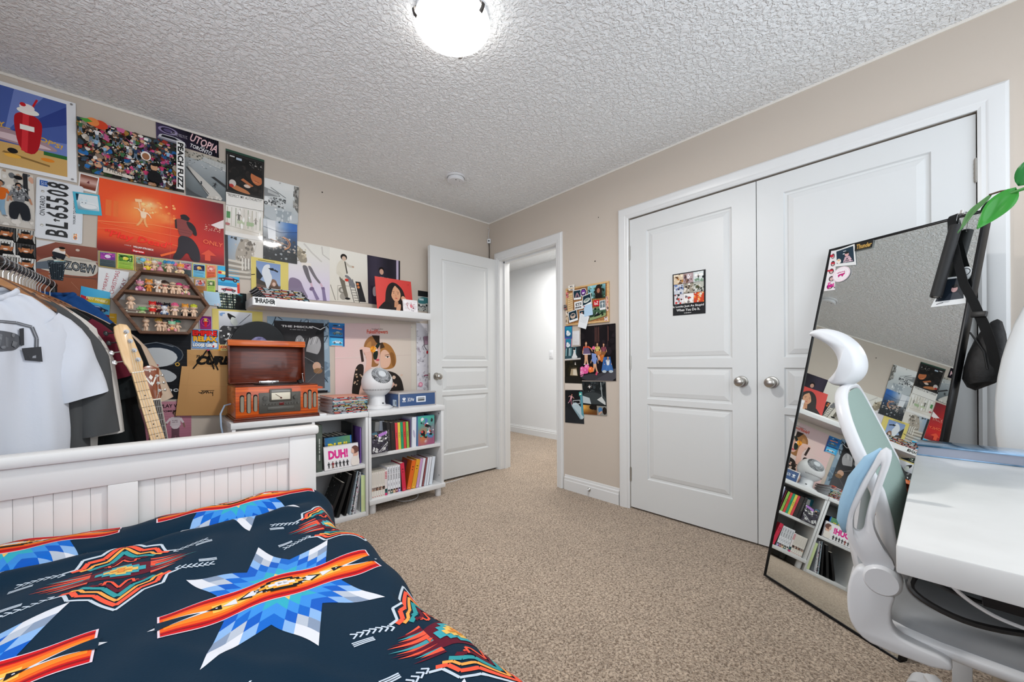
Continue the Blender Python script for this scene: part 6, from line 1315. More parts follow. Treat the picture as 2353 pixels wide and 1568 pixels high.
A = Art(.055, .11, '#d9b98a'); A.lines(7, .15, .85, .1, .9, '#7a5a34', .05, 8).S([(.1, .62), (.9, .62)], .02, '#8a6a40')
rsheet('paper_ticket', 'tan paper ticket pinned along the left of the cork board', 'ticket', A, [(-1.015, 1.590), (-1.069, 1.594), (-1.073, 1.452), (-1.019, 1.446)], 13, m=PRINT)
A = Art(.062, .045, '#e4e0d8'); A.R(.30, .62, .44, .86, '#1c1c1e').R(.54, .62, .66, .86, '#1c1c1e').S([(.1, .40), (.9, .42)], .08, '#c8a060').S([(.3, .16), (.7, .18)], .08, '#2a2a2e')
rsheet('sticker', 'cream cut out sticker over the top left corner of the cork board', 'sticker', A, [(-1.025, 1.654), (-1.088, 1.657), (-1.089, 1.610), (-1.030, 1.614)], 14)
for k, (lab, q_, c, seed) in enumerate((('pink figure sticker on the upper left frame of the cork board', [(-1.000, 1.603), (-1.025, 1.607), (-1.030, 1.559), (-1.004, 1.559)], '#d87a7a', 51), ('tall pink strip of stickers on the right frame of the cork board', [(-1.379, 1.521), (-1.401, 1.522), (-1.403, 1.414), (-1.382, 1.413)], '#d8b0a0', 52), ('small cat sticker in the lower right corner of the cork board', [(-1.365, 1.371), (-1.395, 1.372), (-1.396, 1.339), (-1.367, 1.342)], '#e0d8d0', 53), ('grey fabric scrap sticking out left of the cork board', [(-0.975, 1.505), (-1.009, 1.507), (-1.014, 1.459), (-0.978, 1.464)], '#77706c', 54), ('beige strip of stickers on the lower left frame of the cork board', [(-0.999, 1.452), (-1.024, 1.458), (-1.023, 1.347), (-0.998, 1.349)], '#cbb69a', 55))):
    A = Art(.025, .05, c); A.N(14, seed, [mx(c, '#ffffff', .6), mx(c, '#201818', .6), '#c86a5a', '#3a3438', c], lo=.12, hi=.3); rsheet('sticker', lab, 'sticker', A, q_, 13)
A = Art(.08, .085, '#b4d2ea'); A.lines(4, .1, .8, .2, .85, '#9cbcd6', .012, 6)
rsheet('paper_note', 'pale blue sticky note pinned over the cork board photos', 'note', A, [(-1.183, 1.475), (-1.257, 1.484), (-1.268, 1.398), (-1.186, 1.388)], 16, m=PRINT, pins=[(.05, .92, '#c83a30')])
A = Art(.085, .10, '#e6eaee'); A.lines(6, .12, .85, .4, .92, '#77838c', .014, 7)
rsheet('paper_note', 'white handwritten note hanging off the bottom of the cork board', 'note', A, [(-1.146, 1.422), (-1.233, 1.387), (-1.199, 1.292), (-1.121, 1.317)], 15, m=PRINT)
def cat_print(frame, sky): 
    A_ = Art(.08, .10, frame); A_.G(lambda u, v: mx('#0f4a68', sky, v+.2*u), 3, 3, (.08, .14, .94, .94)).E(.5, .38, .30, .20, '#dfe6ec').E(.40, .54, .16, .14, '#e8eef2').N(8, 61, ['#b9c8d4', '#f0f4f6'], (.25, .2, .75, .6), .05, .1); return A_
rsheet('instant_photo', 'blue framed cat photo left of the light switch', 'photo', cat_print('#34509a', '#2a9ab8'), [(-0.974, 1.332), (-1.053, 1.331), (-1.049, 1.228), (-0.974, 1.232)], 2)
rsheet('instant_photo', 'pink framed cat photo below the blue framed cat photo', 'photo', cat_print('#c8649a', '#2a8aa8'), [(-0.974, 1.234), (-1.045, 1.234), (-1.042, 1.140), (-0.974, 1.138)], 1)
A = Art(.165, .10, '#141618'); A.G(lambda u, v: mx('#1b2226', '#3f6a74', .8-1.2*abs(u-.25)), 6, 2)
for i in range(7): A.R(.05+.10*i, .30, .10+.10*i, .92, ('#8fc4cc', '#2c4a52', '#c8dce0')[i % 3])
A.P([(.40, .08), (.52, .36), (.55, .62), (.66, .62), (.70, .36), (.84, .08)], '#dfe2e2').E(.60, .72, .07, .09, '#d8d4d0').E(.60, .82, .075, .05, '#141414').R(0, 0, 1, .07, '#e2e2e0')
rsheet('photo_print', 'black and white photo of a seated person in white under the light switch', 'photo', A, [(-0.981, 1.158), (-1.137, 1.164), (-1.137, 1.064), (-0.974, 1.057)], 3)
A = Art(.18, .185, '#17160f'); A.G(lambda u, v: mx('#14130e', '#3a3422', 1-2.2*math.hypot(u-.5, v-.5)), 6, 6).N(30, 62, ['#2a2616', '#1d1a10'], (0, .5, .5, 1), .05, .1).P([(.32, .34), (.40, .62), (.72, .64), (.78, .32)], '#a8977a').P([(.50, .36), (.52, .60), (.72, .58), (.74, .34)], '#d8cdb8').S([(.38, .66), (.76, .66)], .02, '#5a5040').P([(.62, .80), (.66, .92), (.70, .78)], '#e8e4dc').R(0, .0, 1, .28, '#1f1d18')
rsheet('photo_print', 'night photo of a ramp left of the five girls poster', 'photo', A, [(-0.974, 1.050), (-1.137, 1.058), (-1.147, 0.869), (-0.974, 0.869)], 2)
A = Art(.18, .05, '#d8cec2'); rsheet('paper_strip', 'blank beige paper strip under the night ramp photo', 'paper', A, [(-0.974, 0.865), (-1.150, 0.867), (-1.151, 0.814), (-0.974, 0.817)], 1, m=PRINT)
A = Art(.317, .41, '#121014'); A.G(lambda u, v: mx('#0e0c10', '#2a2026', .5-abs(u-.5)), 6, 4); A.N(30, 63, ['#1d181c', '#251e24', '#171316'], (0, .4, 1, 1), .05, .12)
for x in (.42, .47, .52, .78): A.R(x, .62, x+.02, .98, '#3a2a2c').R(x+.02, .7, x+.028, .96, '#8a5a4c')
A.P([(0, .0), (0, .18), (.5, .10), (1, .26), (1, 0)], '#3b3a40').P([(.4, 0), (1, .22), (1, .05), (.9, 0)], '#4a4950')
A.man(.17, .29, .56, SKN, '#3a2018', '#d8583a', SKN, '#e8e4e4', arms=(-12, 55), legs=(-7, 9), lh=1).P([(.10, .60), (.25, .60), (.31, .49), (.08, .49)], '#6a5a7a').P([(.08, .49), (.31, .49), (.31, .475), (.08, .475)], '#e0d8e0')
A.man(.50, .36, .42, SKN, '#5a3826', '#d8c878', SKN, '#c86a28', arms=(-14, 22), legs=(12, 26), lh=1).P([(.42, .52), (.58, .54), (.62, .47), (.46, .45)], '#c08048')
A.man(.68, .36, .40, SKN, '#4a2a20', '#8a4a5a', SKN, '#c86a28', arms=(-14, 18), legs=(-20, -8), lh=1).P([(.62, .52), (.76, .52), (.72, .46), (.60, .46)], '#8a5a38').S([(.60, .46), (.62, .36)], .05, '#c86a28').S([(.68, .46), (.62, .34)], .05, '#c8702c')
A.man(.43, .14, .46, SKN, '#6a3c2c', '#7f96cc', SKN, '#c8d4dc', arms=(-30, 20), legs=(-12, 18), lh=1).E(.40, .585, .05, .03, '#e8709a').E(.40, .60, .038, .03, '#e8709a').P([(.34, .50), (.48, .48), (.46, .36), (.36, .34)], '#7f96cc')
A.P([(.68, .42), (.86, .42), (.94, .18), (.62, .17)], '#3f6aa8').man(.80, .14, .38, SKN, '#1b1614', '#d8dce0', '#4a78b4', '#d8d8d8', arms=(-30, 30), legs=(-22, 22), lh=1).S([(.74, .42), (.72, .30)], .03, '#2f5a98').S([(.85, .42), (.88, .30)], .03, '#2f5a98').E(.70, .165, .06, .03, '#b8c4cc').E(.88, .165, .06, .03, '#b8c4cc')
for x, z, c in ((.06, .20, '#e86aa8'), (.20, .24, '#ee7ab0'), (.17, .17, '#e05a9c'), (.04, .13, '#f088b8'), (.32, .195, '#f07838')): A.E(x, z, .075, .075, c).E(x-.02, z+.02, .02, .02, mx(c, '#ffffff', .5), 8)
A.S([(0, .09), (.45, .16)], .02, '#101012').S([(.47, .10), (.50, .16)], .05, '#c84a6a').S([(.0, .56), (1, .56)], .002, '#2a262c').S([(.5, 0), (.5, 1)], .002, '#2a262c')
rsheet('poster', 'dark poster of five posing girls with pink balloons under the cork board', 'poster', A, [(-1.138, 1.316), (-1.454, 1.318), (-1.456, 0.898), (-1.137, 0.894)], 5)
A = Art(.22, .255, '#24282a'); A.R(0, .70, 1, 1, '#1c2022').N(26, 64, ['#3a4144', '#101214', '#565c5e', '#2a2f32'], (0, .70, 1, 1), .04, .09).man(.32, .70, .24, '#b89a88', '#15120f', '#d8d8d8', '#1c1e22', arms=(-50, 60), legs=(-20, 20)).P([(0, .62), (.5, .70), (1, .56), (1, .30), (0, .34)], '#3a4042').P([(0, .56), (.3, .50), (.36, .32), (0, .34)], '#b9c4c8').P([(.62, .46), (.82, .56), (.96, .40), (.98, .30)], '#c8ccca').S([(.80, .98), (.84, .55)], .03, '#a8b0b0').R(0, .28, 1, .32, '#131516')
A.G(lambda u, v: mx('#6a3a14', mx('#f0b050', '#3a3028', u*1.6), v*1.6), 6, 3, (0, 0, 1, .28)).E(.40, .22, .13, .08, '#15120f').E(.52, .22, .09, .09, '#1a1512').R(.60, 0, 1, .28, '#8a8a84').E(.74, .16, .09, .09, '#4a7aa8').E(.92, .14, .09, .13, '#241c18').S([(.66, .02), (.80, .12)], .05, '#c89a80')
rsheet('photo_print', 'stacked skating photos with an orange sunset below the five girls poster', 'photo', A, [(-1.147, 0.886), (-1.366, 0.890), (-1.375, 0.636), (-1.164, 0.631)], 3)
A = Art(.20, .262, '#1c1e22'); A.G(lambda u, v: mx('#2a2d31', '#131417', v), 2, 4); A.P([(.35, .55), (.60, .66), (1, .40), (1, .16), (.82, .12), (.50, .40)], '#b4c8d0').P([(.82, .95), (.95, .95), (1, .2), (.88, .28)], '#5a98a8').S([(.44, .68), (.44, .56), (.82, .60), (.82, .70), (.44, .68)], .018, '#dfe6e8').P([(.35, .55), (.82, .24), (.82, .12), (.40, .48)], '#8aa4b0').R(.78, .82, .92, .94, '#3aa090').R(.80, .86, .90, .90, '#e0f0ec').man(.26, .58, .42, SKN, '#8a2a2a', '#d8a0a8', '#b8788a', '#e8e8e8', arms=(-60, 80), legs=(-20, 30), lean=20).P([(0, 0), (.6, 0), (.3, .4), (0, .5)], '#26282c')
rsheet('photo_print', 'night photo of a skater sliding a stair rail, lowest on the beige wall', 'photo', A, [(-0.974, 0.809), (-1.156, 0.818), (-1.166, 0.552), (-0.974, 0.545)], 2)
# poster on the closet door
A = Art(.205, .27, '#26272a')
for r_ in range(3):
    for c_ in range(3):
        x, y = .05+.305*c_, .27+.235*r_; k = r_*3+c_; bgc = ('#d8d4d8', '#eceae8', '#c8482c', '#c8ccd4', '#a0988a', '#b8bab0', '#d8c4a8', '#b09a9c', '#d4dcdc')[k]; A.R(x, y, x+.30, y+.23, bgc)
        pal = (['#c83a34', '#2a2a2c', '#6a9a8a', '#eeeeee'], ['#a83a3c', '#d8c4b4', '#6a6a70'], ['#f08030', '#f0c890', '#d8d8d0'], ['#2c2e3a', '#e8ecf0', '#6a80b0'], ['#3a342c', '#e0dcd4', '#77705f'], ['#3f4a34', '#2a2826', '#d8d8d0'], ['#b07a3a', '#f0e4d0', '#5a3a24'], ['#e8e4ea', '#4a3a40', '#7a5a4a'], ['#2c3030', '#7f9a84', '#f0f0ee'])[k]
        A.N(14, 70+k, pal, (x, y, x+.30, y+.23), .02, .06); A.man(x+.15, y+.03, .17, SKN, '#201814', pal[0], pal[1 % len(pal)], '#2a2a2a', arms=(-60, 50), legs=(-18, 18))
A.T('It Looks Just As Stupid', .5, .195, .94, '#f0f0f0', h=.085, bold=.01).T('When You Do It.', .5, .115, .72, '#f0f0f0', h=.08, bold=.01).lines(1, .38, .62, .03, .05, '#c8c8c8', .02)
o = rsheet('poster', 'small black poster with nine photos taped to the left closet door', 'poster', A, [(-1.875, 1.601), (-2.081, 1.598), (-2.079, 1.329), (-1.876, 1.333)], 1); o.location.x += .004

# ================================================================== STICKERS ON THE MIRROR
def msheet(name, label, cat, A_, q_, y=.0025, m=None):
    cx = sum(p[0] for p in q_)/4; cz = sum(p[1] for p in q_)/4; Q_ = [(a-cx, b_-cz) for a, b_ in q_]; TL, TR, BR, BL = Q_
    mb = MB(); mb.prism(Q_, 0, -.0006, 'y', c='#e0e0e0'); n0 = len(mb.v)
    A_.put(mb, lambda u, v: tuple((BL[i]*(1-u)+BR[i]*u)*(1-v)+(TL[i]*(1-u)+TR[i]*u)*v for i in (0, 1))); mb.v[n0:] = [(a, b_-.0006, c) for a, b_, c in mb.v[n0:]]
    return tag(on_mirror(mb.build(name, m or GLOSS, smooth=0, recalc=False), cx, y, cz), label, cat)
A = Art(.09, .1, '#e6e8e8'); A.R(.09, .16, .93, .93, '#163042').E(.60, .60, .10, .12, '#d8a8a8').E(.60, .68, .10, .06, '#15120f').P([(.40, .18), (.50, .48), (.72, .50), (.88, .20)], '#c8a8b4').N(12, 81, ['#1b2028', '#e0c8d0', '#3a4450'], (.42, .18, .86, .40), .03, .06).R(.44, .78, .58, .81, '#dfe6ea').E(.46, .66, .05, .03, '#dfe6ea').E(.20, .30, .11, .16, '#efe6de').E(.20, .36, .07, .06, '#e0b890')
msheet('instant_photo', 'instant photo of a singer stuck in the top left mirror corner', 'photo', A, [(.029, 1.589), (.116, 1.600), (.141, 1.495), (.047, 1.508)], .0005)
A = Art(.04, .2, '#ece8ea'); 
for i in range(5): A.E(.5+.1*(i % 2), .10+.19*i, .30, .34, ('#2a1c24', '#4a3a44', '#3a2a30')[i % 3]).E(.5+.1*(i % 2), .09+.19*i, .17, .22, '#d8b8b4')
A.R(0, .84, .6, .90, '#c8203a').R(.3, .66, 1, .70, '#c8203a').R(0, .48, .7, .52, '#c8203a').N(14, 82, ['#c8208a', '#2a1c24', '#d85aa0', '#ece8ea'], (.3, .02, 1, .2), .08, .2)
msheet('sticker_strip', 'narrow strip of red and white photo booth pictures down the mirror left edge', 'sticker', A, [(.010, 1.596), (.034, 1.592), (.066, 1.392), (.014, 1.394)], .0032)
mb = MB(); mb.prism(circ(.0385, 28, 0, 0, .037), 0, -.001, 'y', c='#ece4e8'); mb.add([(x, -.0012, z) for x, z in circ(.036, 28, 0, 0, .0345)], [tuple(range(28))], '#e8b8cc'); mb.add([(x, -.0013, z) for x, z in circ(.0345, 28, 0, 0, .033)], [tuple(range(28))], '#f2ecf0')
A = Art(.06, .06)
for pts in ([(.18, .62), (.40, .72)], [(.16, .64), (.28, .60), (.32, .66)], [(.28, .60), (.34, .68)], [(.36, .62), (.42, .68), (.46, .62)], [(.46, .62), (.52, .70), (.56, .64)], [(.54, .68), (.60, .66), (.62, .72)], [(.62, .70), (.70, .66), (.74, .74)], [(.72, .70), (.76, .56)]): A.S(pts, .035, '#c02a78')
A.P([(.26, .44), (.36, .52), (.60, .54), (.74, .50), (.70, .40), (.62, .24), (.54, .40), (.42, .38), (.34, .22), (.30, .36)], '#c02a78').E(.70, .50, .08, .07, '#c02a78'); [A.E(.5+.43*math.cos(.21*i), .5+.43*math.sin(.21*i), .022, .014, '#d890b4', 6, .21*i+1.57) for i in range(30) if i % 6]
n0 = len(mb.v); A.put(mb, lambda u, v: (-.030+.06*u, -.030+.06*v)); mb.v[n0:] = [(a, b_-.0013, c) for a, b_, c in mb.v[n0:]]
tag(on_mirror(mb.build('sticker', MATTE, smooth=0, recalc=False), .084, -.0005, 1.463), 'round pink and white lion sticker on the mirror below the singer photo', 'sticker')
A = Art(.075, .038, '#141312'); A.T('Thunder', .52, .50, .84, '#c9a050', h=.30, shear=.15, bold=.03).lines(1, .2, .8, .10, .18, '#8a7038', .012)
msheet('sticker', 'small black sticker with gold lettering on the mirror top edge', 'sticker', A, [(.119, 1.601), (.195, 1.596), (.196, 1.561), (.124, 1.562)], -.0012)
A = Art(.08, .1, '#e4e8ea'); A.R(.06, .18, .94, .94, '#15202c').E(.60, .56, .12, .14, '#c8a0a0').E(.60, .66, .13, .08, '#101014').P([(.34, .18), (.46, .42), (.76, .42), (.92, .18)], '#2c3440').S([(.14, .08), (.34, .12)], .03, '#3a3a44')
msheet('instant_photo', 'instant photo half behind the black tube on the mirror', 'photo', A, [(.466, 1.370), (.520, 1.368), (.536, 1.264), (.439, 1.261)], .003)
mb = MB(); mb.prism(circ(.018, 16, 0, 0, .026), 0, -.001, 'y', c='#d8dcde'); mb.add([(x, -.0012, z) for x, z in circ(.014, 16, 0, .006, .014)], [tuple(range(16))], '#4a4e52'); mb.add([(x, -.0013, z) for x, z in circ(.011, 16, 0, .006, .011)], [tuple(range(16))], '#e0e4e6')
tag(on_mirror(mb.build('sticker', MATTE, smooth=0, recalc=False), .519, .003, 1.375), 'little grey sticker on the mirror right of the black strap', 'sticker')

# ================================================================== DOLLS
SK = '#f0cfb2'
def doll(label, x, z, hat=None, hc='#f0b060', outfit=None, oc='#ffffff', sit=False, face=0, y=-.045, k=1.06, skin=SK, hair=None, h2=None):
    r_ = empty('toy_doll', label, 'doll', (x, y, z), R(face), 'little dolls on the hexagon shelf'); r_.scale = (k, k, k)
    b = MB(); hz = .043 if sit else .0535; bz = .017 if sit else .029
    b.ell((0, 0, hz), (.0150, .0138, .0142), 16, 10, SK if not skin else skin); b.ell((0, -.001, bz), (.0098, .0088, .0130), 12, 8, oc if outfit == 'all' else skin)
    for s_ in (-1, 1):
        b.ell((s_*.0148, 0, hz-.002), (.0025, .002, .003), 6, 4, skin)
        if sit: b.tube([(s_*.006, -.002, .008), (s_*.012, -.012, .006), (s_*.014, -.018, .006)], [.0060, .0058, .0060], 8, oc if outfit == 'all' else skin); b.ell((s_*.014, -.020, .0075), (.0065, .004, .0075), 10, 6, h2 or skin)
        else: b.tube([(s_*.0050, 0, .022), (s_*.0056, 0, .010), (s_*.0056, 0, .004)], [.0058, .0052, .0048], 8, oc if outfit == 'all' else skin); b.ell((s_*.0056, -.002, .003), (.0046, .0062, .003), 8, 5, skin)
        b.tube([(s_*.0085, 0, bz+.008), (s_*.0140, -.001, bz+.001), (s_*.0170, -.002, bz-.004)], [.0036, .0032, .0030], 8, oc if outfit == 'all' else skin)
        b.ell((s_*.0052, -.0126, hz-.0012), (.0024, .0012, .0019), 8, 5, '#f4efe8'); b.ell((s_*.0046, -.0136, hz-.0014), (.0013, .0007, .0015), 8, 5, '#2c1c16'); b.ell((s_*.0094, -.0104, hz-.0055), (.0022, .001, .0016), 8, 5, '#e6a088')
        b.ell((s_*.0052, -.0130, hz+.0032), (.0020, .0006, .0005), 6, 4, '#8a5a3c')
    b.ell((0, -.0138, hz-.0035), (.0013, .0014, .001), 6, 4, skin); b.ell((0, -.0128, hz-.0072), (.0020, .0007, .0006), 6, 4, '#c05a4a')
    b.build('body', TOY, r_, smooth=1.2)
    w_ = MB()
    def cap(c, low=.25, kk=1.06): w_.lathe([(.0150*kk*math.sin(a), .0143*kk*math.cos(a)) for a in [i*(PI/2+low)/8 for i in range(1, 9)]], 18, Matrix.Translation((0, .0012, hz+.0002)), c); w_.ell((0, .0012, hz+.0142*kk-.0006), (.004, .004, .001), 8, 4, c)
    if hat == 'ears': cap(hc); [w_.ell((s_*.0105, 0, hz+.0135), (.0052, .0028, .0052), 10, 6, h2 or hc) for s_ in (-1, 1)]
    if hat == 'pointed': cap(hc); [w_.lathe([(.0048, 0), (.0025, .006), (0, .010)], 8, Matrix.Translation((s_*.009, 0, hz+.011)) @ Matrix.Rotation(s_*.35, 4, 'Y'), h2 or hc) for s_ in (-1, 1)]
    if hat == 'disc': cap(hc); [w_.ell((s_*.0165, .002, hz+.006), (.0085, .0035, .0095), 12, 8, h2 or hc) for s_ in (-1, 1)]
    if hat == 'cap': cap(hc, .05); w_.tube([(.0153*math.cos(a), .0145*math.sin(a), hz-.0) for a in [2*PI*i/18 for i in range(18)]], .0015, 6, h2 or hc, closed=True)
    if hat == 'curls':
        rr = random.Random(int(x*9999)); cap(hc, .1, 1.02)
        for i in range(26): a = rr.uniform(0, 2*PI); e = rr.uniform(.0, 1.5); w_.ell((.0145*math.cos(a)*math.cos(e), .0012+.0135*math.sin(a)*math.cos(e)+(.004 if math.sin(a) < 0 and e < .5 else 0), hz+.0025+.0135*math.sin(e)), (.0045, .0045, .0042), 8, 5, hc)
    if hat == 'spikes':
        cap(hc, .1, 1.03)
        for i in range(7): a = -1.2+.4*i; w_.lathe([(.004, 0), (.002, .007), (0, .012)], 6, Matrix.Translation((.012*math.sin(a), .002, hz+.011*math.cos(a))) @ Matrix.Rotation(a, 4, 'Y'), h2 or hc)
    if hat == 'cone': cap(hc); [w_.ell((s_*.0115, 0, hz+.011), (.005, .003, .005), 10, 6, hc) for s_ in (-1, 1)]; w_.lathe([(.0062, 0), (.003, .008), (.0, .0145)], 12, Matrix.Translation((0, 0, hz+.0135)), h2 or '#e8d050'); w_.ell((0, 0, hz+.0285), (.002, .002, .002), 8, 5, '#f0e0a0')
    if hat == 'lock': w_.tube([(0, -.004, hz+.0145), (.002, -.006, hz+.018), (.0, -.010, hz+.016), (.001, -.009, hz+.0135)], [.0022, .002, .0016, .0008], 8, hc)
    if hat: w_.build('hat', TOY, r_, smooth=1.2)
    w_ = MB()
    if outfit == 'dress': w_.lathe([(.0075, .036), (.0100, .031), (.0150, .016), (.0155, .015), (.0, .018)], 16, None, oc); [w_.tube([(s_*.0080, 0, .035), (s_*.0145, -.002, .027)], [.0050, .0044], 8, oc) for s_ in (-1, 1)]
    if outfit == 'bow': w_.ell((-.004, -.0105, bz+.012), (.004, .002, .0028), 8, 5, oc); w_.ell((.004, -.0105, bz+.012), (.004, .002, .0028), 8, 5, oc); w_.ell((0, -.0110, bz+.012), (.0016, .0016, .0016), 8, 5, '#f0e0d0')
    if outfit == 'gift': w_.box((-.007, -.022, .010), (.007, -.012, .022), .001, c=oc); w_.box((-.0015, -.0225, .010), (.0015, -.0118, .0225), 0, c='#f0d040')
    if outfit == 'top': w_.lathe([(.0095, .028), (.0103, .031), (.0090, .036)], 14, None, oc)
    if outfit == 'patch': w_.ell((.003, -.0060, bz), (.006, .0045, .008), 10, 6, oc)
    if outfit in ('dress', 'bow', 'gift', 'top', 'patch'): w_.build('outfit', TOY, r_, smooth=1.2)
    return r_
T0 = 1.5578; R1, R2, R3 = 1.4375, 1.3135, 1.221
d1 = doll('sitting yellow bear doll with a party cone, first on top of the hexagon shelf', -2.507, T0-.003, 'cone', '#f0d068', 'all', '#f0d040', True, 8, h2='#f0a0b8')
b = MB(); b.tube([(-.016, -.006, .015), (-.019, -.008, .045)], .0008, 6, '#f0f0f0'); b.ell((-.020, -.008, .055), (.011, .005, .010), 12, 8, '#6ac0e0'); b.build('star_balloon', TOY, d1)
doll('standing doll in a white hat behind the yellow bear on the hexagon top', -2.480, T0-.002, 'cap', '#ece4da', y=-.030, k=1.0, h2='#e2d8cc')
cake = empty('toy_cake', 'pink layered toy cake among the dolls on the hexagon top', 'toy', (-2.455, -.055, T0-.001), 0)
b = MB(); b.lathe([(0, 0), (.019, 0), (.021, .003), (.018, .006), (.015, .008), (.013, .018), (.011, .020), (.008, .028), (.004, .032), (0, .033)], 20, None, '#d898a8'); b.build('cake_body', TOY, cake, smooth=.5)
b = MB(); b.lathe([(.0195, .001), (.0215, .004), (.0185, .0066)], 20, None, '#8a4a58'); b.build('cake_band', TOY, cake)
b = MB(); b.ell((0, 0, .035), (.004, .004, .004), 10, 6, '#d8604a'); b.build('cherry', TOY, cake)
doll('doll with big blue disc ears on the hexagon top', -2.417, T0, 'disc', '#3a90c8', face=-12, h2='#2f86c0')
d1 = doll('sitting tiger doll in a red bow beside a pink balloon on the hexagon top', -2.367, T0+.001, 'cone', '#f0a040', 'bow', '#d8302a', True, -14, h2='#f0d8a0')
b = MB(); b.tube([(-.014, -.004, .012), (-.022, -.004, .044)], .0008, 6, '#f0f0f0'); b.ell((-.023, -.004, .053), (.011, .006, .010), 12, 8, '#e0709a'); b.build('heart_balloon', TOY, d1)
doll('sitting pink bear doll with a yellow party cone, upper row left end', -2.539, R1, 'cone', '#e89ab0', 'all', '#d87aa8', True, 6, h2='#f0c8d4')
doll('orange tiger suit doll, second in the upper row', -2.502, R1, 'ears', '#e8933a', 'all', '#e08a34', face=4, h2='#f0a850')
doll('white cat suit doll with a brown patch, third in the upper row', -2.464, R1, 'ears', '#efe6dc', 'patch', '#b0642c', skin='#f2e2d2', h2='#e8d8c8')
doll('doll with a dark lock of hair and red bow in the upper row', -2.435, R1, 'curls', '#3a2a22', 'bow', '#c02030', face=-4, y=-.050)
doll('bare doll with a thin black headband in the upper row', -2.401, R1, 'cap', '#e2c4a8', h2='#2a2424', face=-6)
doll('bare doll in a hot pink cap in the upper row', -2.374, R1, 'cap', '#d83a78', face=-8, h2='#c02a68')
doll('sitting pink bear doll with a cream bib, upper row right end', -2.341, R1, 'ears', '#e07a90', 'gift', '#f0e8dc', True, -12, h2='#e89aa8')
doll('bald doll riding a toy skateboard in the middle row', -2.575, R2+.0215, 'lock', '#c89a70', y=-.058)
def mini_board(label, loc, rot, top, edge, wheels=True):
    r_ = empty('toy_skateboard', label, 'toy skateboard', loc, 0, None, rot)
    n_ = 12; out = [(-.026-.011*math.cos(PI*i/n_-PI/2), -.011*math.sin(PI*i/n_-PI/2)) for i in range(n_+1)] + [(.026+.011*math.cos(PI*i/n_-PI/2), .011*math.sin(PI*i/n_-PI/2)) for i in range(n_+1)]
    out = [(-.026+.011*math.cos(a), .011*math.sin(a)) for a in [PI/2+PI*i/n_ for i in range(n_+1)]] + [(.026+.011*math.cos(a), .011*math.sin(a)) for a in [-PI/2+PI*i/n_ for i in range(n_+1)]]
    b = MB(); b.prism(out, 0, .0016, 'z'); b.build('deck', mat(*edge), r_)
    b = MB(); b.prism([(x*.97, y*.93) for x, y in out], .0016, .0020, 'z'); b.build('grip', mat(*top), r_)
    for x in (-.02, .02):
        for s_ in (-1, 1): b = MB(); b.cyl((x, s_*.006, -.004), (x, s_*.010, -.004), .004, n=12); b.build('wheel', mat('cream_wheel', '#e0d6c4', .4), r_)
    return r_
mini_board('tiny wooden toy skateboard under the bald doll in the hexagon shelf', (-2.570, -.058, R2+.014), (0, R(5), 0), ('wood_deck_top', '#8a5a34', .5), ('wood_deck_edge', '#5f3a22', .5))
mini_board('tiny black toy skateboard with a white rim leaning behind two dolls', (-2.330, -.018, R2+.012), (R(74), 0, 0), ('black_grip', '#141416', .8), ('white_deck_edge', '#e4e2de', .5))
fr = empty('toy_frog', 'round green headless looking frog toy in the middle row', 'toy', (-2.530, -.055, R2), 0)
b = MB(); b.ell((0, 0, .028), (.016, .011, .011), 16, 8, '#7ac070'); [b.ell((s_*.011, -.002, .037), (.005, .005, .005), 10, 6, '#86c87a') for s_ in (-1, 1)]; b.tube([(-.014, 0, .028), (-.022, -.003, .025)], [.005, .004], 8, '#7ac070'); b.tube([(.014, 0, .028), (.022, -.003, .025)], [.005, .004], 8, '#7ac070'); b.build('frog_body', TOY, fr, smooth=1.2)
b = MB(); b.ell((0, 0, .009), (.014, .011, .010), 14, 8, '#b8c890'); [b.ell((s_*.010, -.010, .006), (.007, .008, .006), 10, 6, '#c4d0a0') for s_ in (-1, 1)]; b.build('frog_base', TOY, fr, smooth=1.2)
doll('doll in a red hood and red dress in the middle row', -2.488, R2, 'ears', '#d8302a', 'dress', '#d8281e', face=4, y=-.055, h2='#c82020')
doll('maroon spiky haired doll behind the red dressed doll', -2.462, R2, 'spikes', '#5a1a34', 'dress', '#5a1a2c', y=-.028)
doll('doll in a black and white dog hood in the middle row', -2.426, R2, 'pointed', '#1f1f24', face=-4, y=-.034, h2='#2c2830')
doll('squatting white and black panda doll in front of the dog hood doll', -2.439, R2, 'ears', '#e6e8ee', 'all', '#dfe3ea', True, 2, y=-.066, k=.92, skin='#eef0f4', h2='#3a5480')
doll('doll with pink curls and a white top in the middle row', -2.393, R2, 'curls', '#e0608a', 'top', '#f0d0dc', face=-4, y=-.055)
doll('doll in orange tiger ears, second from the right in the middle row', -2.347, R2, 'ears', '#e8a03c', face=-8, y=-.055, h2='#d88a2c')
doll('doll with yellow green curls, right end of the middle row', -2.308, R2, 'curls', '#c8cc3c', face=-12, y=-.055)
doll('bald doll looking left, alone at the left of the bottom row', -2.515, R3, 'lock', '#d8a880', face=-50)
doll('doll in a tan spiky crown in the bottom row', -2.461, R3, 'spikes', '#c89a48', face=6, h2='#d8aa50')
doll('doll with short dark grey hair in the bottom row', -2.436, R3, 'cap', '#5a5450', h2='#4a4440', y=-.040)
doll('sitting mint bear doll holding an orange gift in the bottom row', -2.406, R3, 'cone', '#9ad8b0', 'gift', '#f08a5a', True, 0, y=-.060, h2='#f0a0a8')
doll('doll in a teal green cap, right end of the bottom row', -2.382, R3, 'cap', '#2f9a80', face=-8, y=-.036, h2='#2a8a74')

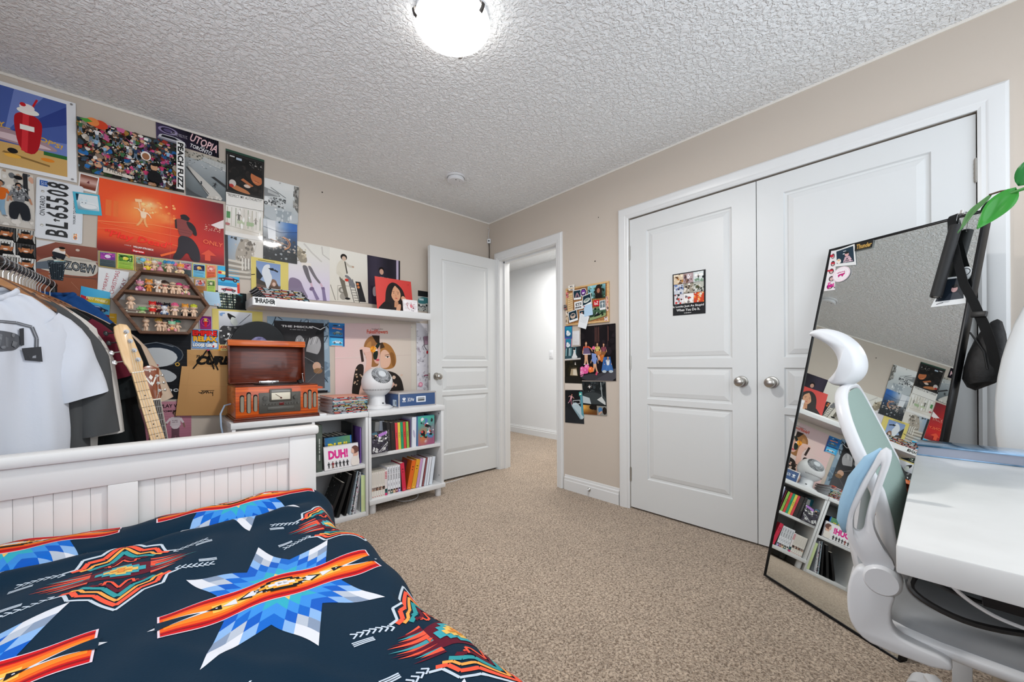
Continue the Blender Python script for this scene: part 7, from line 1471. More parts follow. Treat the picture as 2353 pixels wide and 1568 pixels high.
# ================================================================== BOOKS AND MAGAZINES
BOOKM = mat('book_cover', rough=.5, attr=True); PAGES = mat('paper_pages', '#d9d3c6', .9, bump=(300, .3, .001))
def book(label, x0, x1, h, d, z, yf, cover, spine=None, lean=0, art=None, group=None, pages=True, tint=None):
    """upright book: spine faces -y; lean in degrees about its lower-left edge"""
    t = x1-x0; w_ = MB(); c = .0016
    spine = spine or cover
    w_.box((0, 0, 0), (c, d, h), c=cover); w_.box((t-c, 0, 0), (t, d, h), c=cover); w_.box((0, 0, 0), (t, c, h), .0004, c=spine)
    if art: n0 = len(w_.v); art.put(w_, lambda u, v: (t*u, h*v)); w_.v[n0:] = [(a, b_-.0002, e) for a, b_, e in w_.v[n0:]]
    o = w_.build('book', BOOKM, loc=(x0, yf, z+max(0, t*math.sin(R(lean)))), rot=(0, R(lean), 0), smooth=0, recalc=False); tag(o, label, 'book', group)
    w_ = MB(); w_.box((c, c, .003), (t-c, d-.003, h-.003)); w_.build('page_block', PAGES, o, smooth=0)
    return o
def spine_art(t, h, bg, ink, txt=None, seed=1, foot=None, head=None, top=.92, size=.55):
    A_ = Art(t, h, bg); k = h/t
    if txt: [A_.R(.38, .52+size*.4-.016*i, .62, .52+size*.4-.016*i+.011, ink) for i in range(int(size*50)) if (i*7+len(bg)) % 5]
    if head: A_.R(.05, .80, .95, .93, head)
    if foot: A_.R(0, .0, 1, .13, foot); A_.N(5, seed, ['#2a2a2c', '#e0c0a8', foot], (0, .0, 1, .13), .15, .35)
    return A_
ZS = .4105; YF = -.398
board('album_box', 'turquoise box at the left end of the upper book shelf', 'box', Art(.042, .215, '#1f7d92'), .045, .225, (-1.364, -.24, ZS+.1125), (0, 0, 0), .14, '#1f7d92', BOOKM)
book('light grey spine book leaning beside the turquoise box', -1.338, -1.308, .205, .15, ZS, -.33, '#b9b8b4', lean=4, art=spine_art(.03, .205, '#bcbbb8', '#8d8c8a', 1, size=.2))
book('pale blue grey spine book leaning beside the light grey one', -1.306, -1.274, .208, .15, ZS, -.33, '#c4ccd6', lean=4, art=spine_art(.03, .208, '#c8cfd9', '#98a2ae', 1, size=.2))
A = Art(.115, .150, '#3a3642'); A.N(110, 91, BW+['#2a2632', '#55505f'], lo=.03, hi=.10).P([(.40, .86), (.95, .98), (.95, .84), (.42, .72)], '#b07ac8').P([(0, .95), (.30, .98), (.38, .84), (0, .88)], '#4a7080').S([(.4, .05), (.9, .40)], .03, '#dedee0').S([(.5, .04), (.96, .32)], .02, '#dedee0')
for i in range(8): A.P([(.24, .82), (.24+.09*math.cos(i*.785+.2), .82+.07*math.sin(i*.785+.2)), (.24+.03*math.cos(i*.785+.6), .82+.025*math.sin(i*.785+.6))], '#f0a030')
board('album_box', 'boxed album with a grey comic collage cover facing out at the shelf front', 'box', A, .115, .148, (-1.327, -.412, ZS+.0765), (R(-6), 0, R(3)), .028, '#55505c', CARD)
book('tall black spine book beside the collage covered box', -1.262, -1.238, .206, .16, ZS, YF, '#1f1d1f', lean=-3, art=spine_art(.024, .206, '#232123', '#8a8684', 1, size=.5))
book('dark brown spine book beside the tall black spine book', -1.236, -1.205, .200, .16, ZS, YF, '#211c1b', lean=-2.5, art=spine_art(.03, .2, '#2c2422', '#5a2c24', 1, size=.4))
for x, c, lab in ((-1.202, '#d8404a', 'coral red spine of a black book, first of the five bright spines'), (-1.181, '#e0cc50', 'yellow spine of a black book among the bright spines'), (-1.160, '#1f9a6c', 'green spine of a black book among the bright spines'), (-1.139, '#d8443a', 'orange red spine of a black book right of the green one'), (-1.116, '#8fbc50', 'lime spine of a black book, last of the five bright spines')):
    book(lab, x, x+.0195, .195, .16, ZS, YF, '#151416', c, -2.5, spine_art(.0195, .195, c, mx(c, '#101010', .7), 1, size=.25))
book('thin maroon book beside the lime spine', -1.094, -1.086, .198, .15, ZS, YF+.005, '#7a2a3a', lean=-1.5)
book('lavender thin book beside the white album box', -1.084, -1.079, .205, .15, ZS, YF+.01, '#8a84b8')
A = spine_art(.034, .222, '#dfe4ee', '#9a96b0', None); A.E(.5, .44, .26, .9, '#b8b4cc', rot=.2).lines(1, .3, .7, .9, .93, '#a8a8b8', .05)
book('wide white album spine with a faint grey emblem', -1.076, -1.042, .222, .15, ZS, YF, '#c8ccdc', '#dfe4ee', 1, A)
book('pale blue spine at the back beside the comic covered box', -1.040, -1.034, .205, .13, ZS, YF+.03, '#5f7fb0')
A = Art(.148, .222, '#8a6a9a'); A.G(lambda u, v: mx(mx('#a05a7a', '#4ab0a0', v*1.2-u*.2), '#e0823a', 1-2.5*math.hypot(u-.3, v-.3)), 5, 6).N(40, 93, ['#141418', '#e8e4ea', '#2a2a30', '#3aa898', '#c8403c', '#8a8a90', '#5a80b8'], (.05, .22, .95, .95), .04, .11).E(.28, .42, .13, .14, '#1a1a1e').E(.24, .46, .07, .06, '#d04a48').P([(.5, .72), (.8, .62), (.7, .56), (.4, .64)], '#1a1a1e').P([(.6, .34), (.9, .30), (.86, .22), (.56, .26)], '#5a84b0')
for (x, y) in ((.22, .86), (.44, .13), (.66, .55)):
    for i in range(8): A.P([(x, y), (x+.13*math.cos(i*.785), y+.085*math.sin(i*.785)), (x+.04*math.cos(i*.785+.35), y+.03*math.sin(i*.785+.35))], '#f0ecf0')
o = board('album_box', 'album box with a colourful comic cover facing out at the right shelf end', 'box', A, .148, .222, (-.952, -.395, ZS+.112), (0, 0, R(4)), .035, '#7aa8d8', CARD)
book('dark navy spine book at the far right of the upper book shelf', -.868, -.858, .215, .15, ZS, -.36, '#16243c')
# lower shelf
ZL = .0985; YL = -.392
for i in range(6):
    t = .0135; x = -1.378+.0158*i; A = Art(t, .178, '#dfdad2'); A.R(0, .27, 1, .40, ('#8a7a74', '#7a6a64', '#5a4038', '#4a342c', '#8a5a4a', '#3a2a24')[i]).N(6, 200+i, ['#d8a888', '#2a1c18', '#c8c0b8'], (0, .27, 1, .40), .2, .4).R(.3, .03, .7, .06, '#a83040').R(.4, .50, .6, .92, '#c4bcb4')
    book('slim white manga volume, left group of the lower shelf', x, x+t+.0015, .178, .12, ZL, YL, '#dcd8d2', art=A, group='slim white manga volumes')
t = .016; A = Art(t, .180, '#e4dcdc'); [A.R(0, .66+.06*i, 1, .69+.06*i, '#c0304a') for i in range(5)]; A.R(0, 0, 1, .10, '#c82a6a').R(0, .10, 1, .26, '#1f6a68').E(.5, .2, .3, .5, '#2a2024')
book('white manga with pink stripes between the two manga groups', -1.283, -1.267, .180, .12, ZL, YL, '#e4dcdc', art=A)
for i in range(5):
    t = .0185; x = -1.262+.0200*i; A = Art(t, .198, '#e2e4ea'); A.T('TOKYO GHOUL', .5, .72, 4.6, '#2a2c34', h=.48, rot=-90, bold=.04).R(.42, .30, .58, .40, '#5a5c66').R(0, .02, 1, .17, ('#b8b4b0', '#2a5a4c', '#c8a888', '#7a2436', '#8a78b8')[i]).E(.5, .12, .3, .7, ('#e8d8cc', '#d8c8bc', '#e0c0a0', '#e8c8c0', '#d8d0e0')[i]).E(.5, .15, .3, .4, '#2a2426')
    book(('first', 'second', 'third', 'fourth', 'fifth')[i]+' taller white manga volume with a coloured foot, counted from the left', x, x+t, .198, .13, ZL, YL, '#d8dae2', art=A, lean=-1.5)
book('dark green spine squeezed beside the taller manga', -1.160, -1.156, .20, .13, ZL, YL+.004, '#1c4a3c', lean=-1.5)
def binder(label, x0, x1, h, c, lean, dot=True):
    A_ = Art(x1-x0, h, c); A_.E(.5, .68, .13, .13, mx(c, '#101010', .75)) if dot else None; A_.R(.3, .76, .7, .79, mx(c, '#101010', .7)) if dot else None
    A_.R(.38, .05, .62, .07, mx(c, '#ffffff', .5)); return book(label, x0, x1, h, .15, ZL, YL, mx(c, '#200808', .25), c, lean, A_)
binder('bright red spine book right of the white manga', -1.150, -1.120, .207, '#cf2748', -4.5)
b_ = board('album_box', 'dark maroon album cover leaning behind the orange spine', 'box', Art(.11, .195, '#5a1424').N(16, 94, ['#6a1a30', '#4a1020', '#8a3a4a', '#3a2a5a']), .10, .195, (-1.078, -.33, ZL+.105), (R(-3), R(12), R(-20)), .012, '#4a1020', CARD)
binder('orange spine book leaning right in the lower shelf', -1.116, -1.082, .212, '#e0661c', 12)
binder('mustard yellow spine book leaning right in the lower shelf', -1.079, -1.046, .214, '#dda02a', 12)
for x0, x1, c, h, ln, lab in ((-1.042, -1.020, '#c49ac4', .215, 11, 'lilac spine book leaning in the lower shelf'), (-1.016, -.996, '#dfe0ea', .215, 10.5, 'white spine book leaning right of the lilac one'), (-.990, -.978, '#8a4a4c', .215, 10, 'thin reddish brown spine book leaning between white ones'), (-.973, -.957, '#d8e0ec', .214, 9.5, 'pale blue white spine leaning right of the brown one'), (-.953, -.936, '#e2e6ee', .214, 9, 'white spine book, second from the right end of the lower shelf'), (-.930, -.903, '#dbe4ee', .212, 8.5, 'wide white spine book at the right end of the lower shelf')):
    binder(lab, x0, x1, h, c, ln, False)
# left bookcase
ZU = .3505
A = Art(.032, .295, '#3c4740'); A.G(lambda u, v: mx('#2f3a34', '#59645c', .5+.5*math.sin(9*v+2*u)), 2, 8); [A.R(.40, .70-.013*i, .60, .709-.013*i, '#cdd2ce') for i in range(36) if i not in (9, 14, 19, 24, 25)]
book('tall grey green book standing beside the bed post', -1.735, -1.701, .295, .20, ZU, -.405, '#2c3632', '#3c4740', 0, A)
def calendar(label, w_, h, loc, rot, A_, edge, th=.02, side=False):
    r_ = empty('spiral_book', label, 'book', loc, 0, None, rot); mb = MB(); mb.box((-w_/2, 0, 0), (w_/2, th, h), c=edge); A_.put(mb, lambda u, v: (-w_/2+w_*u, h*v)); mb.build('cover', CARD, r_, smooth=0, recalc=False)
    n_ = int((h if side else w_)/.0085); mb = MB()
    for i in range(n_):
        p_ = (i+.5)/n_
        c_ = (-w_/2, h*p_) if side else (-w_/2+w_*p_, h)
        mb.tube([((c_[0]+.007*math.cos(a)) if side else c_[0], th/2+(th/2+.004)*math.sin(a), c_[1] if side else c_[1]+.007*math.cos(a)) for a in [2*PI*j/10 for j in range(10)]], .0008, 5, closed=True)
    mb.build('spiral_wire', mat('gold_wire', '#c8a850', .35, .8) if side else BLACKM, r_); return r_
A = Art(.215, .155, '#e9e7ea'); A.T('DUH!', .40, .62, .56, '#dc2f8e', h=.28, bold=.06)
for i in range(6): x = .12+.105*i; A.man(x, .06, .20, '#3a3a3e', '#1b1b1e', '#2a2a2e', '#1b1b1e', '#101012', arms=(-14, 16), legs=(-10, 10)); 
A.man(.235, .06, .20, '#c8a090', '#5a2a20', '#8a2a34', '#b07a6a', '#101012')
A.P([(.74, .02), (.76, .34), (.84, .44), (.96, .42), (1, .30), (1, .02)], '#e4ddd6').P([(.82, .42), (.84, .56), (.98, .56), (.96, .42)], '#dcb09c').E(.885, .70, .10, .12, '#7a5348').P([(.77, .62), (.79, .80), (.86, .72), (.86, .54), (.80, .56)], '#e0b4a0').P([(.78, .82), (.90, .90), (1, .80), (1, .60), (.92, .58), (.86, .74)], '#6a463c')
calendar('white spiral bound book with pink lettering facing out', .222, .150, (-1.578, -.408, ZU+.002), (R(-9), 0, R(2)), A, '#e2e0e2')
A = Art(.2, .20, '#2a5f92'); A.G(lambda u, v: mx('#2c69a4', '#6a9a50', u*.9), 4, 2).T('DUH!', .48, .66, .72, '#e6d43c', h=.32, bold=.06).R(.95, 0, 1, 1, '#2a70c0')
calendar('blue spiral bound book with yellow lettering behind the white one', .175, .200, (-1.588, -.375, ZU+.001), (R(-5), 0, R(3)), A, '#24507c', side=True)
for i in range(7):
    book(('first', 'second', 'third', 'fourth', 'fifth', 'sixth', 'seventh')[i]+' of the black books lined up behind the spiral bound pair', -1.684+.0265*i, -1.684+.0265*i+.0245, .203+.002*(i % 3), .15, ZU, -.335, '#17171a', lean=-4)
book('tall black book standing at the back right of the upper cubby', -1.482, -1.470, .27, .20, ZU, -.30, '#14171b', lean=0)
book('thin purple book against the cubby side wall', -1.447, -1.437, .245, .17, ZU, -.36, '#7a5aa8')
# lower cubby
def slant(label, x, w_, h, th, ln, z, y, c, seed, dots=True, pal=None):
    A_ = Art(w_, h, c); A_.N(34, seed, pal or ['#3a3c40', '#77797c', '#1b1d20', '#c8cacc'], (.42, .1, .98, .95), .015, .05) if dots else None
    A_.lines(10, .08, .38, .45, .92, '#55585c', .008, seed) if dots else None
    A2 = A_; w2 = MB(); w2.box((0, 0, 0), (th, w_, h), c=c); A2.put(w2, lambda u, v: (w_*u, h*v)); k_ = len(w2.v)
    n0 = 8; w2.v[n0:] = [(y_, a, e) for a, y_, e in w2.v[n0:]]   # cover art on the left face
    o = w2.build('book', BOOKM, loc=(x, y, z+th*math.sin(R(ln))), rot=(0, R(ln), 0), smooth=0, recalc=False); tag(o, label, 'book')
    w_2 = MB(); w_2.box((.001, .002, h), (th-.001, w_-.003, h+.0006)); w_2.build('page_block', PAGES, o, smooth=0); return o
slant('black book leaning at the left of the lower cubby', -1.668, .19, .235, .018, 22, .0315, -.40, '#0e0f11', 101)
slant('second black book with speckled photos leaning in the lower cubby', -1.618, .23, .275, .020, 18, .0315, -.40, '#101214', 102, True, ['#3a403a', '#8a9086', '#1d211e', '#c8ccc4'])
slant('plain black folder leaning in the lower cubby', -1.568, .24, .285, .014, 14, .0315, -.40, '#0c0c0e', 103, False)
for i, (c, lab) in enumerate((('#9fb0bc', 'pale blue magazine leaning in the lower cubby'), ('#3a3d42', 'dark magazine between the pale ones in the lower cubby'), ('#d8d8dc', 'white magazine leaning in the lower cubby'), ('#b0b4bc', 'silver magazine leaning in the lower cubby'))):
    book(lab, -1.535+.0105*i, -1.535+.0105*i+.009, .282-.004*i, .21, .0315, -.405, c, lean=11-i, art=Art(.009, .28, c).N(18, 110+i, ['#1b1d20', '#e0e4e6', c, '#c06a8a', '#2a4a5a'], lo=.2, hi=.6))
book('thin white booklet right of the leaning magazines', -1.4605, -1.4580, .21, .17, .0315, -.395, '#e4e4e0', lean=0)
A = Art(.028, .245, '#cfe0a8'); A.R(0, .0, 1, .45, '#cdd6a0').R(.62, 0, 1, 1, '#c2d49a')
book('light green thick book at the right of the lower cubby', -1.4575, -1.4315, .245, .19, .0315, -.405, '#3f8ac0', '#cfe0a8', 0, A)
# magazine stacks
def magazine(label, x, y, z, w_, d, t, rz, c, seed, group, cover='#e0dcd8'):
    rr = random.Random(seed); A_ = Art(w_, t, c); u = .03
    while u < .93:
        l = rr.uniform(.05, .22); A_.R(u, .30, min(.97, u+l), .72, rr.choice(['#e8e8e6', '#d8d8d8', '#c83a3a', '#e0c060', '#e8e8e8', '#8ac0d0', '#e08a6a'])); u += l+rr.uniform(.015, .06)
    mb = MB(); mb.box((-w_/2, 0, t-.0004), (w_/2, d, t), c=cover); mb.box((-w_/2, 0, 0), (w_/2, d, .0004), c=cover); mb.box((-w_/2, -.0003, 0), (w_/2, .0005, t), c=c)
    n0 = len(mb.v); A_.put(mb, lambda u_, v_: (-w_/2+w_*u_, t*v_)); mb.v[n0:] = [(a, b2-.0004, e) for a, b2, e in mb.v[n0:]]
    o = mb.build('magazine', CARD, loc=(x, y, z), rot=(0, 0, R(rz)), smooth=0, recalc=False); tag(o, label, 'magazine', group)
    mb = MB(); mb.box((-w_/2+.0006, .0006, .0004), (w_/2-.0006, d-.001, t-.0004)); mb.build('page_block', mat('grey_glossy_pages', '#a9adb4', .6, bump=(200, .5, .001)), o, smooth=0)
    return o
ORD = ['lowest', 'second', 'third', 'fourth', 'fifth', 'sixth', 'seventh', 'eighth', 'ninth', 'tenth', 'eleventh', 'twelfth', 'thirteenth', 'fourteenth', 'fifteenth', 'sixteenth']
rr = random.Random(77)
for i in range(15):
    top = i == 14
    magazine('magazine %s in the pile right of the record player' % ('on top' if top else ORD[i]+' from the bottom' if i else 'at the bottom'), -1.522+rr.uniform(-.004, .004), -.400+rr.uniform(-.004, .004), TOPZ+.0003+.0072*i, .225, .285, .0068, rr.uniform(-1.5, 1.5), rr.choice(['#141416', '#1b1b1d', '#2a2c30', '#141416', '#8a2a2a', '#d8d8d6', '#3a6a78']), 300+i, 'magazines beside the record player', '#d89a84' if top else '#e0dcd8')
zs = 1.4415
for i in range(10):
    magazine('skate magazine %s in the slumped pile on the white wall shelf' % ('on top' if i == 9 else ORD[i]+' from the bottom' if i else 'at the bottom'), -1.852-.0045*i+rr.uniform(-.004, .004), -.238+.002*i, zs+.0065*i, .258, .205, .0060, rr.uniform(-1, 1)+2, '#141416', 330+i, 'skate magazines on the wall shelf', '#1d1d20')
w = MB(); w.box((-1.716, -.41, TOPZ), (-1.676, -.375, TOPZ+.012), .002); tag(w.build('adapter', PLW), 'tiny white plug adapter lying between the record player and magazines', 'adapter')
# shelf sticker and standing sleeves
A = Art(.118, .046, '#e9eaea'); A.T('THRASHER', .5, .58, .92, '#141414', h=.26, bold=.05).P([(.05, .70), (.20, .98), (.16, .60)], '#141414').P([(.78, .66), (.95, .72), (.93, .12), (.88, .40)], '#141414').P([(.09, .62), (.13, .15), (.17, .62)], '#141414').lines(1, .2, .8, .08, .16, '#8a8a8a', .02)
mb = MB(); A.put(mb, lambda u, v: (-.059+.118*u, -.023+.046*v)); o = mb.build('sticker', GLOSS, loc=(-1.980, -.2508, 1.415), smooth=0, recalc=False); tag(o, 'white sticker with black flame lettering on the left front of the wall shelf', 'sticker')
A = Art(.31, .30, '#cf3f3a'); A.G(lambda u, v: mx('#d8504a', '#c03430', u*.6+.4*(1-v)), 3, 3)
A.P([(.10, 0), (.22, .22), (.26, .60), (.34, .80), (.46, .90), (.60, .86), (.74, .70), (.80, .44), (.84, .20), (.80, 0)], '#231b1a').P([(.0, 0), (.10, .14), (.24, .30), (.40, .20), (.42, 0)], '#1c1617')
A.P([(.40, .56), (.42, .74), (.50, .80), (.60, .76), (.67, .62), (.66, .44), (.58, .30), (.48, .30), (.41, .42)], '#cf9a78').P([(.36, .62), (.44, .84), (.54, .82), (.46, .70), (.41, .52), (.38, .34)], '#1d1615').P([(.52, .80), (.66, .80), (.72, .58), (.67, .54), (.64, .68)], '#211918').S([(.44, .60), (.50, .61)], .012, '#4a3026').S([(.56, .61), (.63, .59)], .012, '#4a3026').E(.472, .555, .022, .008, '#2a1c18').E(.592, .55, .022, .008, '#2a1c18').P([(.52, .54), (.545, .46), (.515, .455)], '#b87f60').P([(.49, .405), (.53, .42), (.58, .40), (.53, .38)], '#b8504a').P([(.48, .30), (.58, .30), (.60, .10), (.46, .12)], '#c08a68').P([(.66, .44), (.74, .52), (.86, .36), (.82, .26), (.70, .32)], '#d3a080').P([(.52, .12), (.60, .24), (.66, .22), (.62, 0), (.50, 0)], '#d3a080').E(.91, .88, .012, .012, '#8a2422')
board('record_sleeve', 'red record sleeve with a long haired woman standing on the wall shelf', 'record sleeve', A, .305, .262, (-1.085, -.150, 1.574), (R(-9), 0, R(1)), .006, '#b83a34', CARD)
A = Art(.125, .105, '#e6e2e4'); A.N(12, 97, ['#d8d4d6', '#efecee'], lo=.08, hi=.2)
for pts in ([(.30, .75), (.22, .60), (.30, .50), (.36, .62), (.30, .75)], [(.30, .50), (.34, .30), (.44, .18)], [(.55, .80), (.60, .55), (.70, .40), (.62, .30)], [(.45, .60), (.75, .50)], [(.66, .62), (.80, .66)]): A.S(pts, .022, '#a8303a')
A.P([(.45, .55), (.55, .68), (.66, .50), (.58, .30), (.48, .40)], '#d8808c').E(.70, .34, .05, .05, '#8a3a4a').T('Tai', .62, .14, .18, '#3a2a3a', h=.10).lines(2, .76, .95, .6, .9, '#b8a8ac', .008)
board('art_card', 'small white card with a red line drawing in front of the red sleeve', 'card', A, .128, .100, (-.980, -.205, 1.4915), (R(-7), 0, R(1)), .004, '#dcd8da', CARD)

# ================================================================== BLUE SHOE BOX CASE
sb = empty('storage_box', 'blue box with white printed logo and metal corners on the bookcase', 'box', (-1.005, -.235, TOPZ))
w = MB(); w.box((-.155, -.125, .0), (.158, .115, .108), .001); w.build('box_body', mat('navy_card', '#37527f', .5), sb)
EDG = mat('silver_edge', '#c4c0c0', .35, .5)
for lo, hi in (((-.157, -.127, 0), (.160, -.121, .010)), ((-.157, -.127, .100), (.160, -.121, .110)), ((-.157, -.127, .010), (-.147, -.121, .100)), ((.150, -.127, .010), (.160, -.121, .100)), ((-.157, -.121, 0), (-.153, .115, .009)), ((-.157, -.121, .101), (-.153, .115, .110)), ((-.157, -.127, .108), (.160, .117, .1105))):
    w = MB(); w.box(lo, hi, .0008); w.build('edge_trim', EDG, sb)
WINK = mat('white_print', '#e8ecf2', .5)
A = Art(.11, .04)
for r_, l in ((90, .17), (128, .15), (52, .15)): a = R(r_); x, y = .20+.13*math.cos(a), .46+.30*math.sin(a); A.P([(.20, .34), (x-.045, y-.02), (x+.02*math.cos(a), y+.28*math.sin(a)), (x+.045, y-.02)], '#e8ecf2')
for i in range(3): A.R(.07, .30-.085*i, .33, .345-.085*i, '#e8ecf2')
A.R(.45, .10, .465, .90, '#e8ecf2')
for pts in ([(.54, .85), (.52, .15)], [(.54, .5), (.62, .85)], [(.54, .5), (.64, .15)], [(.68, .80), (.66, .2)], [(.72, .2), (.76, .8), (.78, .4)], [(.80, .75), (.84, .2)], [(.86, .3), (.92, .7), (.90, .2)]): A.S(pts, .024, '#e8ecf2')
mb = MB(); A.put(mb, lambda u, v: (-.135+.11*u, .036+.042*v)); mb.v = [(a, b2-.1265, c) for a, b2, c in mb.v]; mb.build('printed_logo', CARD, sb, smooth=0, recalc=False)
w = MB(); w.box((-.012, -.1275, .034), (.068, -.1245, .078), .005); hd = w.build('handle_plate', WINK, sb)
w = MB(); w.box((-.002, -.1285, .042), (.058, -.1272, .070), .001); w.build('handle_recess', mat('shadow_recess', '#8f949c', .5), hd)
w = MB(); w.box((.002, -.1295, .046), (.054, -.1283, .052), .0005); w.build('handle_bar', BLACK, hd)
A = Art(.06, .045, '#cfe0ee'); A.lines(4, .08, .5, .15, .85, '#4a5a68', .03, 3)
for i in range(9): A.R(.58+.04*i, .2, .595+.04*i+.006*(i % 3), .8, '#2a323a')
mb = MB(); A.put(mb, lambda u, v: (.06*u, .045*v)); mb.build('barcode_label', CARD, sb, loc=(-.1555, -.030, .012), rot=(0, 0, -PI/2), smooth=0, recalc=False)
# ================================================================== CLOTHES RAIL
RZ = 1.43
RA, RB = Vector((-2.946, -.90, RZ)), Vector((-2.850, -.055, RZ))
RD = (RB-RA).normalized()
def rod_at(y): t = (y-RA.y)/(RB.y-RA.y); return RA+(RB-RA)*t
rk = empty('clothes_rack', 'black garment rack rail behind the bed footboard full of clothes', 'clothes rack', (-2.90, -.52, 0))
def Ck(p): return (p[0]+2.90, p[1]+.52, p[2])
w = MB(); w.cyl(Ck(RA), Ck(RB), .014, n=16); w.build('hanging_rail', BLACKM, rk)
for e in (RA, RB):
    w = MB(); w.cyl(Ck((e.x, e.y, .02)), Ck((e.x, e.y, RZ+.004)), .012, n=12); w.build('upright', BLACKM, rk)
    w = MB(); w.box(Ck((e.x-.22, e.y-.015, 0)), Ck((e.x+.22, e.y+.015, .024)), .006); w.build('foot_bar', BLACKM, rk)
HW = wood('hanger_wood', '#8a5c36', '#b07f50', (3, 30, 30), .4, .2); HWD = wood('dark_hanger_wood', '#4a2e1c', '#6e4a2e', (3, 30, 30), .4, .2)
def axis(turn): c, s_ = math.cos(R(turn)), math.sin(R(turn)); return c, s_
def hanger(y, turn, dark, label):
    p = rod_at(y); o = empty('clothes_hanger', label, 'hanger', (p.x, p.y, RZ), R(turn), 'wooden hangers on the clothes rail')
    b = MB(); pts = [(.016*math.cos(a), 0, .002+.016*math.sin(a)) for a in [R(200-22*i) for i in range(10)]]; pts = [(-.0162, 0, -.004)]+pts+[(.0155, 0, -.008), (.004, 0, -.030), (0, 0, -.040), (0, 0, -.075)]
    b.tube(pts, .0022, 7); b.build('wire_hook', STEEL, o)
    b = MB(); n_ = 12; rings = []
    for i in range(-n_, n_+1):
        t = i/n_; x = .172*t; z = -.078-.012*t*t-.088*abs(t)**1.2; hh = .016*(1-.45*abs(t)); dd = .007; rings.append([(x, -dd, z-hh), (x, dd, z-hh), (x, dd, z+hh*.6), (x, 0, z+hh), (x, -dd, z+hh*.6)])
    b.loft(rings); b.build('wood_bar', HWD if dark else HW, o, smooth=.8); return o
def fabric(name, col, rough=.92): return mat(name, col, rough, bump=(90, .12, .004, 4), sheen=.05, spec=.2)
def garment(name, label, cat, y, turn, m, half=.235, length=.66, sleeve=.30, sw=.075, neck=.085, th=.035, seed=1, sleeve_m=None, drop=.15, cuff=None, kind='tee', print_=None, ang=76, flare=.010):
    p = rod_at(y); o = empty(name, label, cat, (p.x, p.y, RZ), R(turn)); rr = random.Random(seed); ph = rr.random()*6
    NX, NZ = 26, 22; zt = -.118; front = []; back = []
    def hw(z):   # half width of the torso at height z
        a = -.232; 
        if z > a: t = (zt-z)/(zt-a); return neck+(half-.02-neck)*t**.72
        t = min(1, (a-z)/.14); return half-.02+.012*math.sin(PI*t)+flare*(a-z)
    def dep(s, z): return th*(.35+.65*min(1, (zt-z)/.15))*max(0, 1-abs(s)**3.2)**.6
    for j in range(NZ+1):
        z = zt-(length)*(j/NZ)**1.15; H_ = hw(z); fold = .020*min(1, j/9)
        for k, arr in ((-1, front), (1, back)):
            row = []
            for i in range(NX+1):
                s_ = -1+2*i/NX; zz = z
                if j == 0: zz = z-(.050 if k < 0 else .012)*max(0, 1-(s_)**2) if True else z
                elif j < 4: zz = z-(.050 if k < 0 else .012)*max(0, 1-(s_*H_/neck)**2)*(1-j/4)
                y_ = k*(dep(s_, z)+fold*math.sin(7*s_+ph+j*.12)*(1-abs(s_))+.007*math.sin(15*s_+2*ph-.2*j)*(1-s_*s_)); row.append((s_*H_*(1+.01*math.sin(3*z*9+ph)), y_, zz))
            arr.append(row)
    b = MB(); rings = []
    for j in range(NZ+1): rings.append(front[j]+list(reversed(back[j][1:-1])))
    b.loft(rings, cap=False); body = b.build('torso', m, o, smooth=1.4)
    # collar rib
    b = MB(); ring = [Vector(q_)+Vector((0, 0, .004)) for q_ in front[0]+list(reversed(back[0][1:-1]))]; b.tube(ring, .0075, 8, closed=True, flat=(.6, 1.3)); b.build('collar', m, o, smooth=1.2)
    for s_ in (-1, 1):
        b = MB(); rings = []; n_ = 18; cx = cz = 0; L_ = sleeve; K = 9
        for j in range(K+1):
            t = j/K; an = R(ang*(.62+.38*min(1, t*2.2))); a = sw*(.60+.46*min(1, t*3.2)-.06*t); bdep = .030+.014*t; dx, dz = math.cos(an), math.sin(an)
            if j == 0: cx, cz = half-.090, -.228
            else: cx += L_/K*dx; cz -= L_/K*dz
            rings.append([(s_*(cx+dz*a*math.cos(2*PI*q_/n_)), bdep*math.sin(2*PI*q_/n_)*(1+.25*math.sin(3*2*PI*q_/n_+j+ph)), cz+dx*a*math.cos(2*PI*q_/n_)+.006*math.sin(j+ph)) for q_ in range(n_)])
        b.loft(rings, cap=False)
        if kind != 'tank': so = b.build('sleeve', sleeve_m or m, o, smooth=1.4)
        if kind != 'tank' and cuff: b = MB(); b.tube(rings[-1], .003, 6, closed=True); b.build('cuff', cuff, so)
    if print_: print_(o, front)
    return o
FW, FG, FWW, FM, FB, FB2, FBE, FBL, FDN = fabric('white_jersey', '#cdd3de'), fabric('washed_grey_jersey', '#4b4d4f'), fabric('cream_white_jersey', '#cfcdc9'), fabric('maroon_jersey', '#5f1c2c'), fabric('black_jersey', '#121416'), fabric('faded_black_jersey', '#1b2022'), fabric('beige_cotton', '#c9b49f'), fabric('bright_blue_cotton', '#1668b8'), fabric('blue_denim', '#1f4a86')
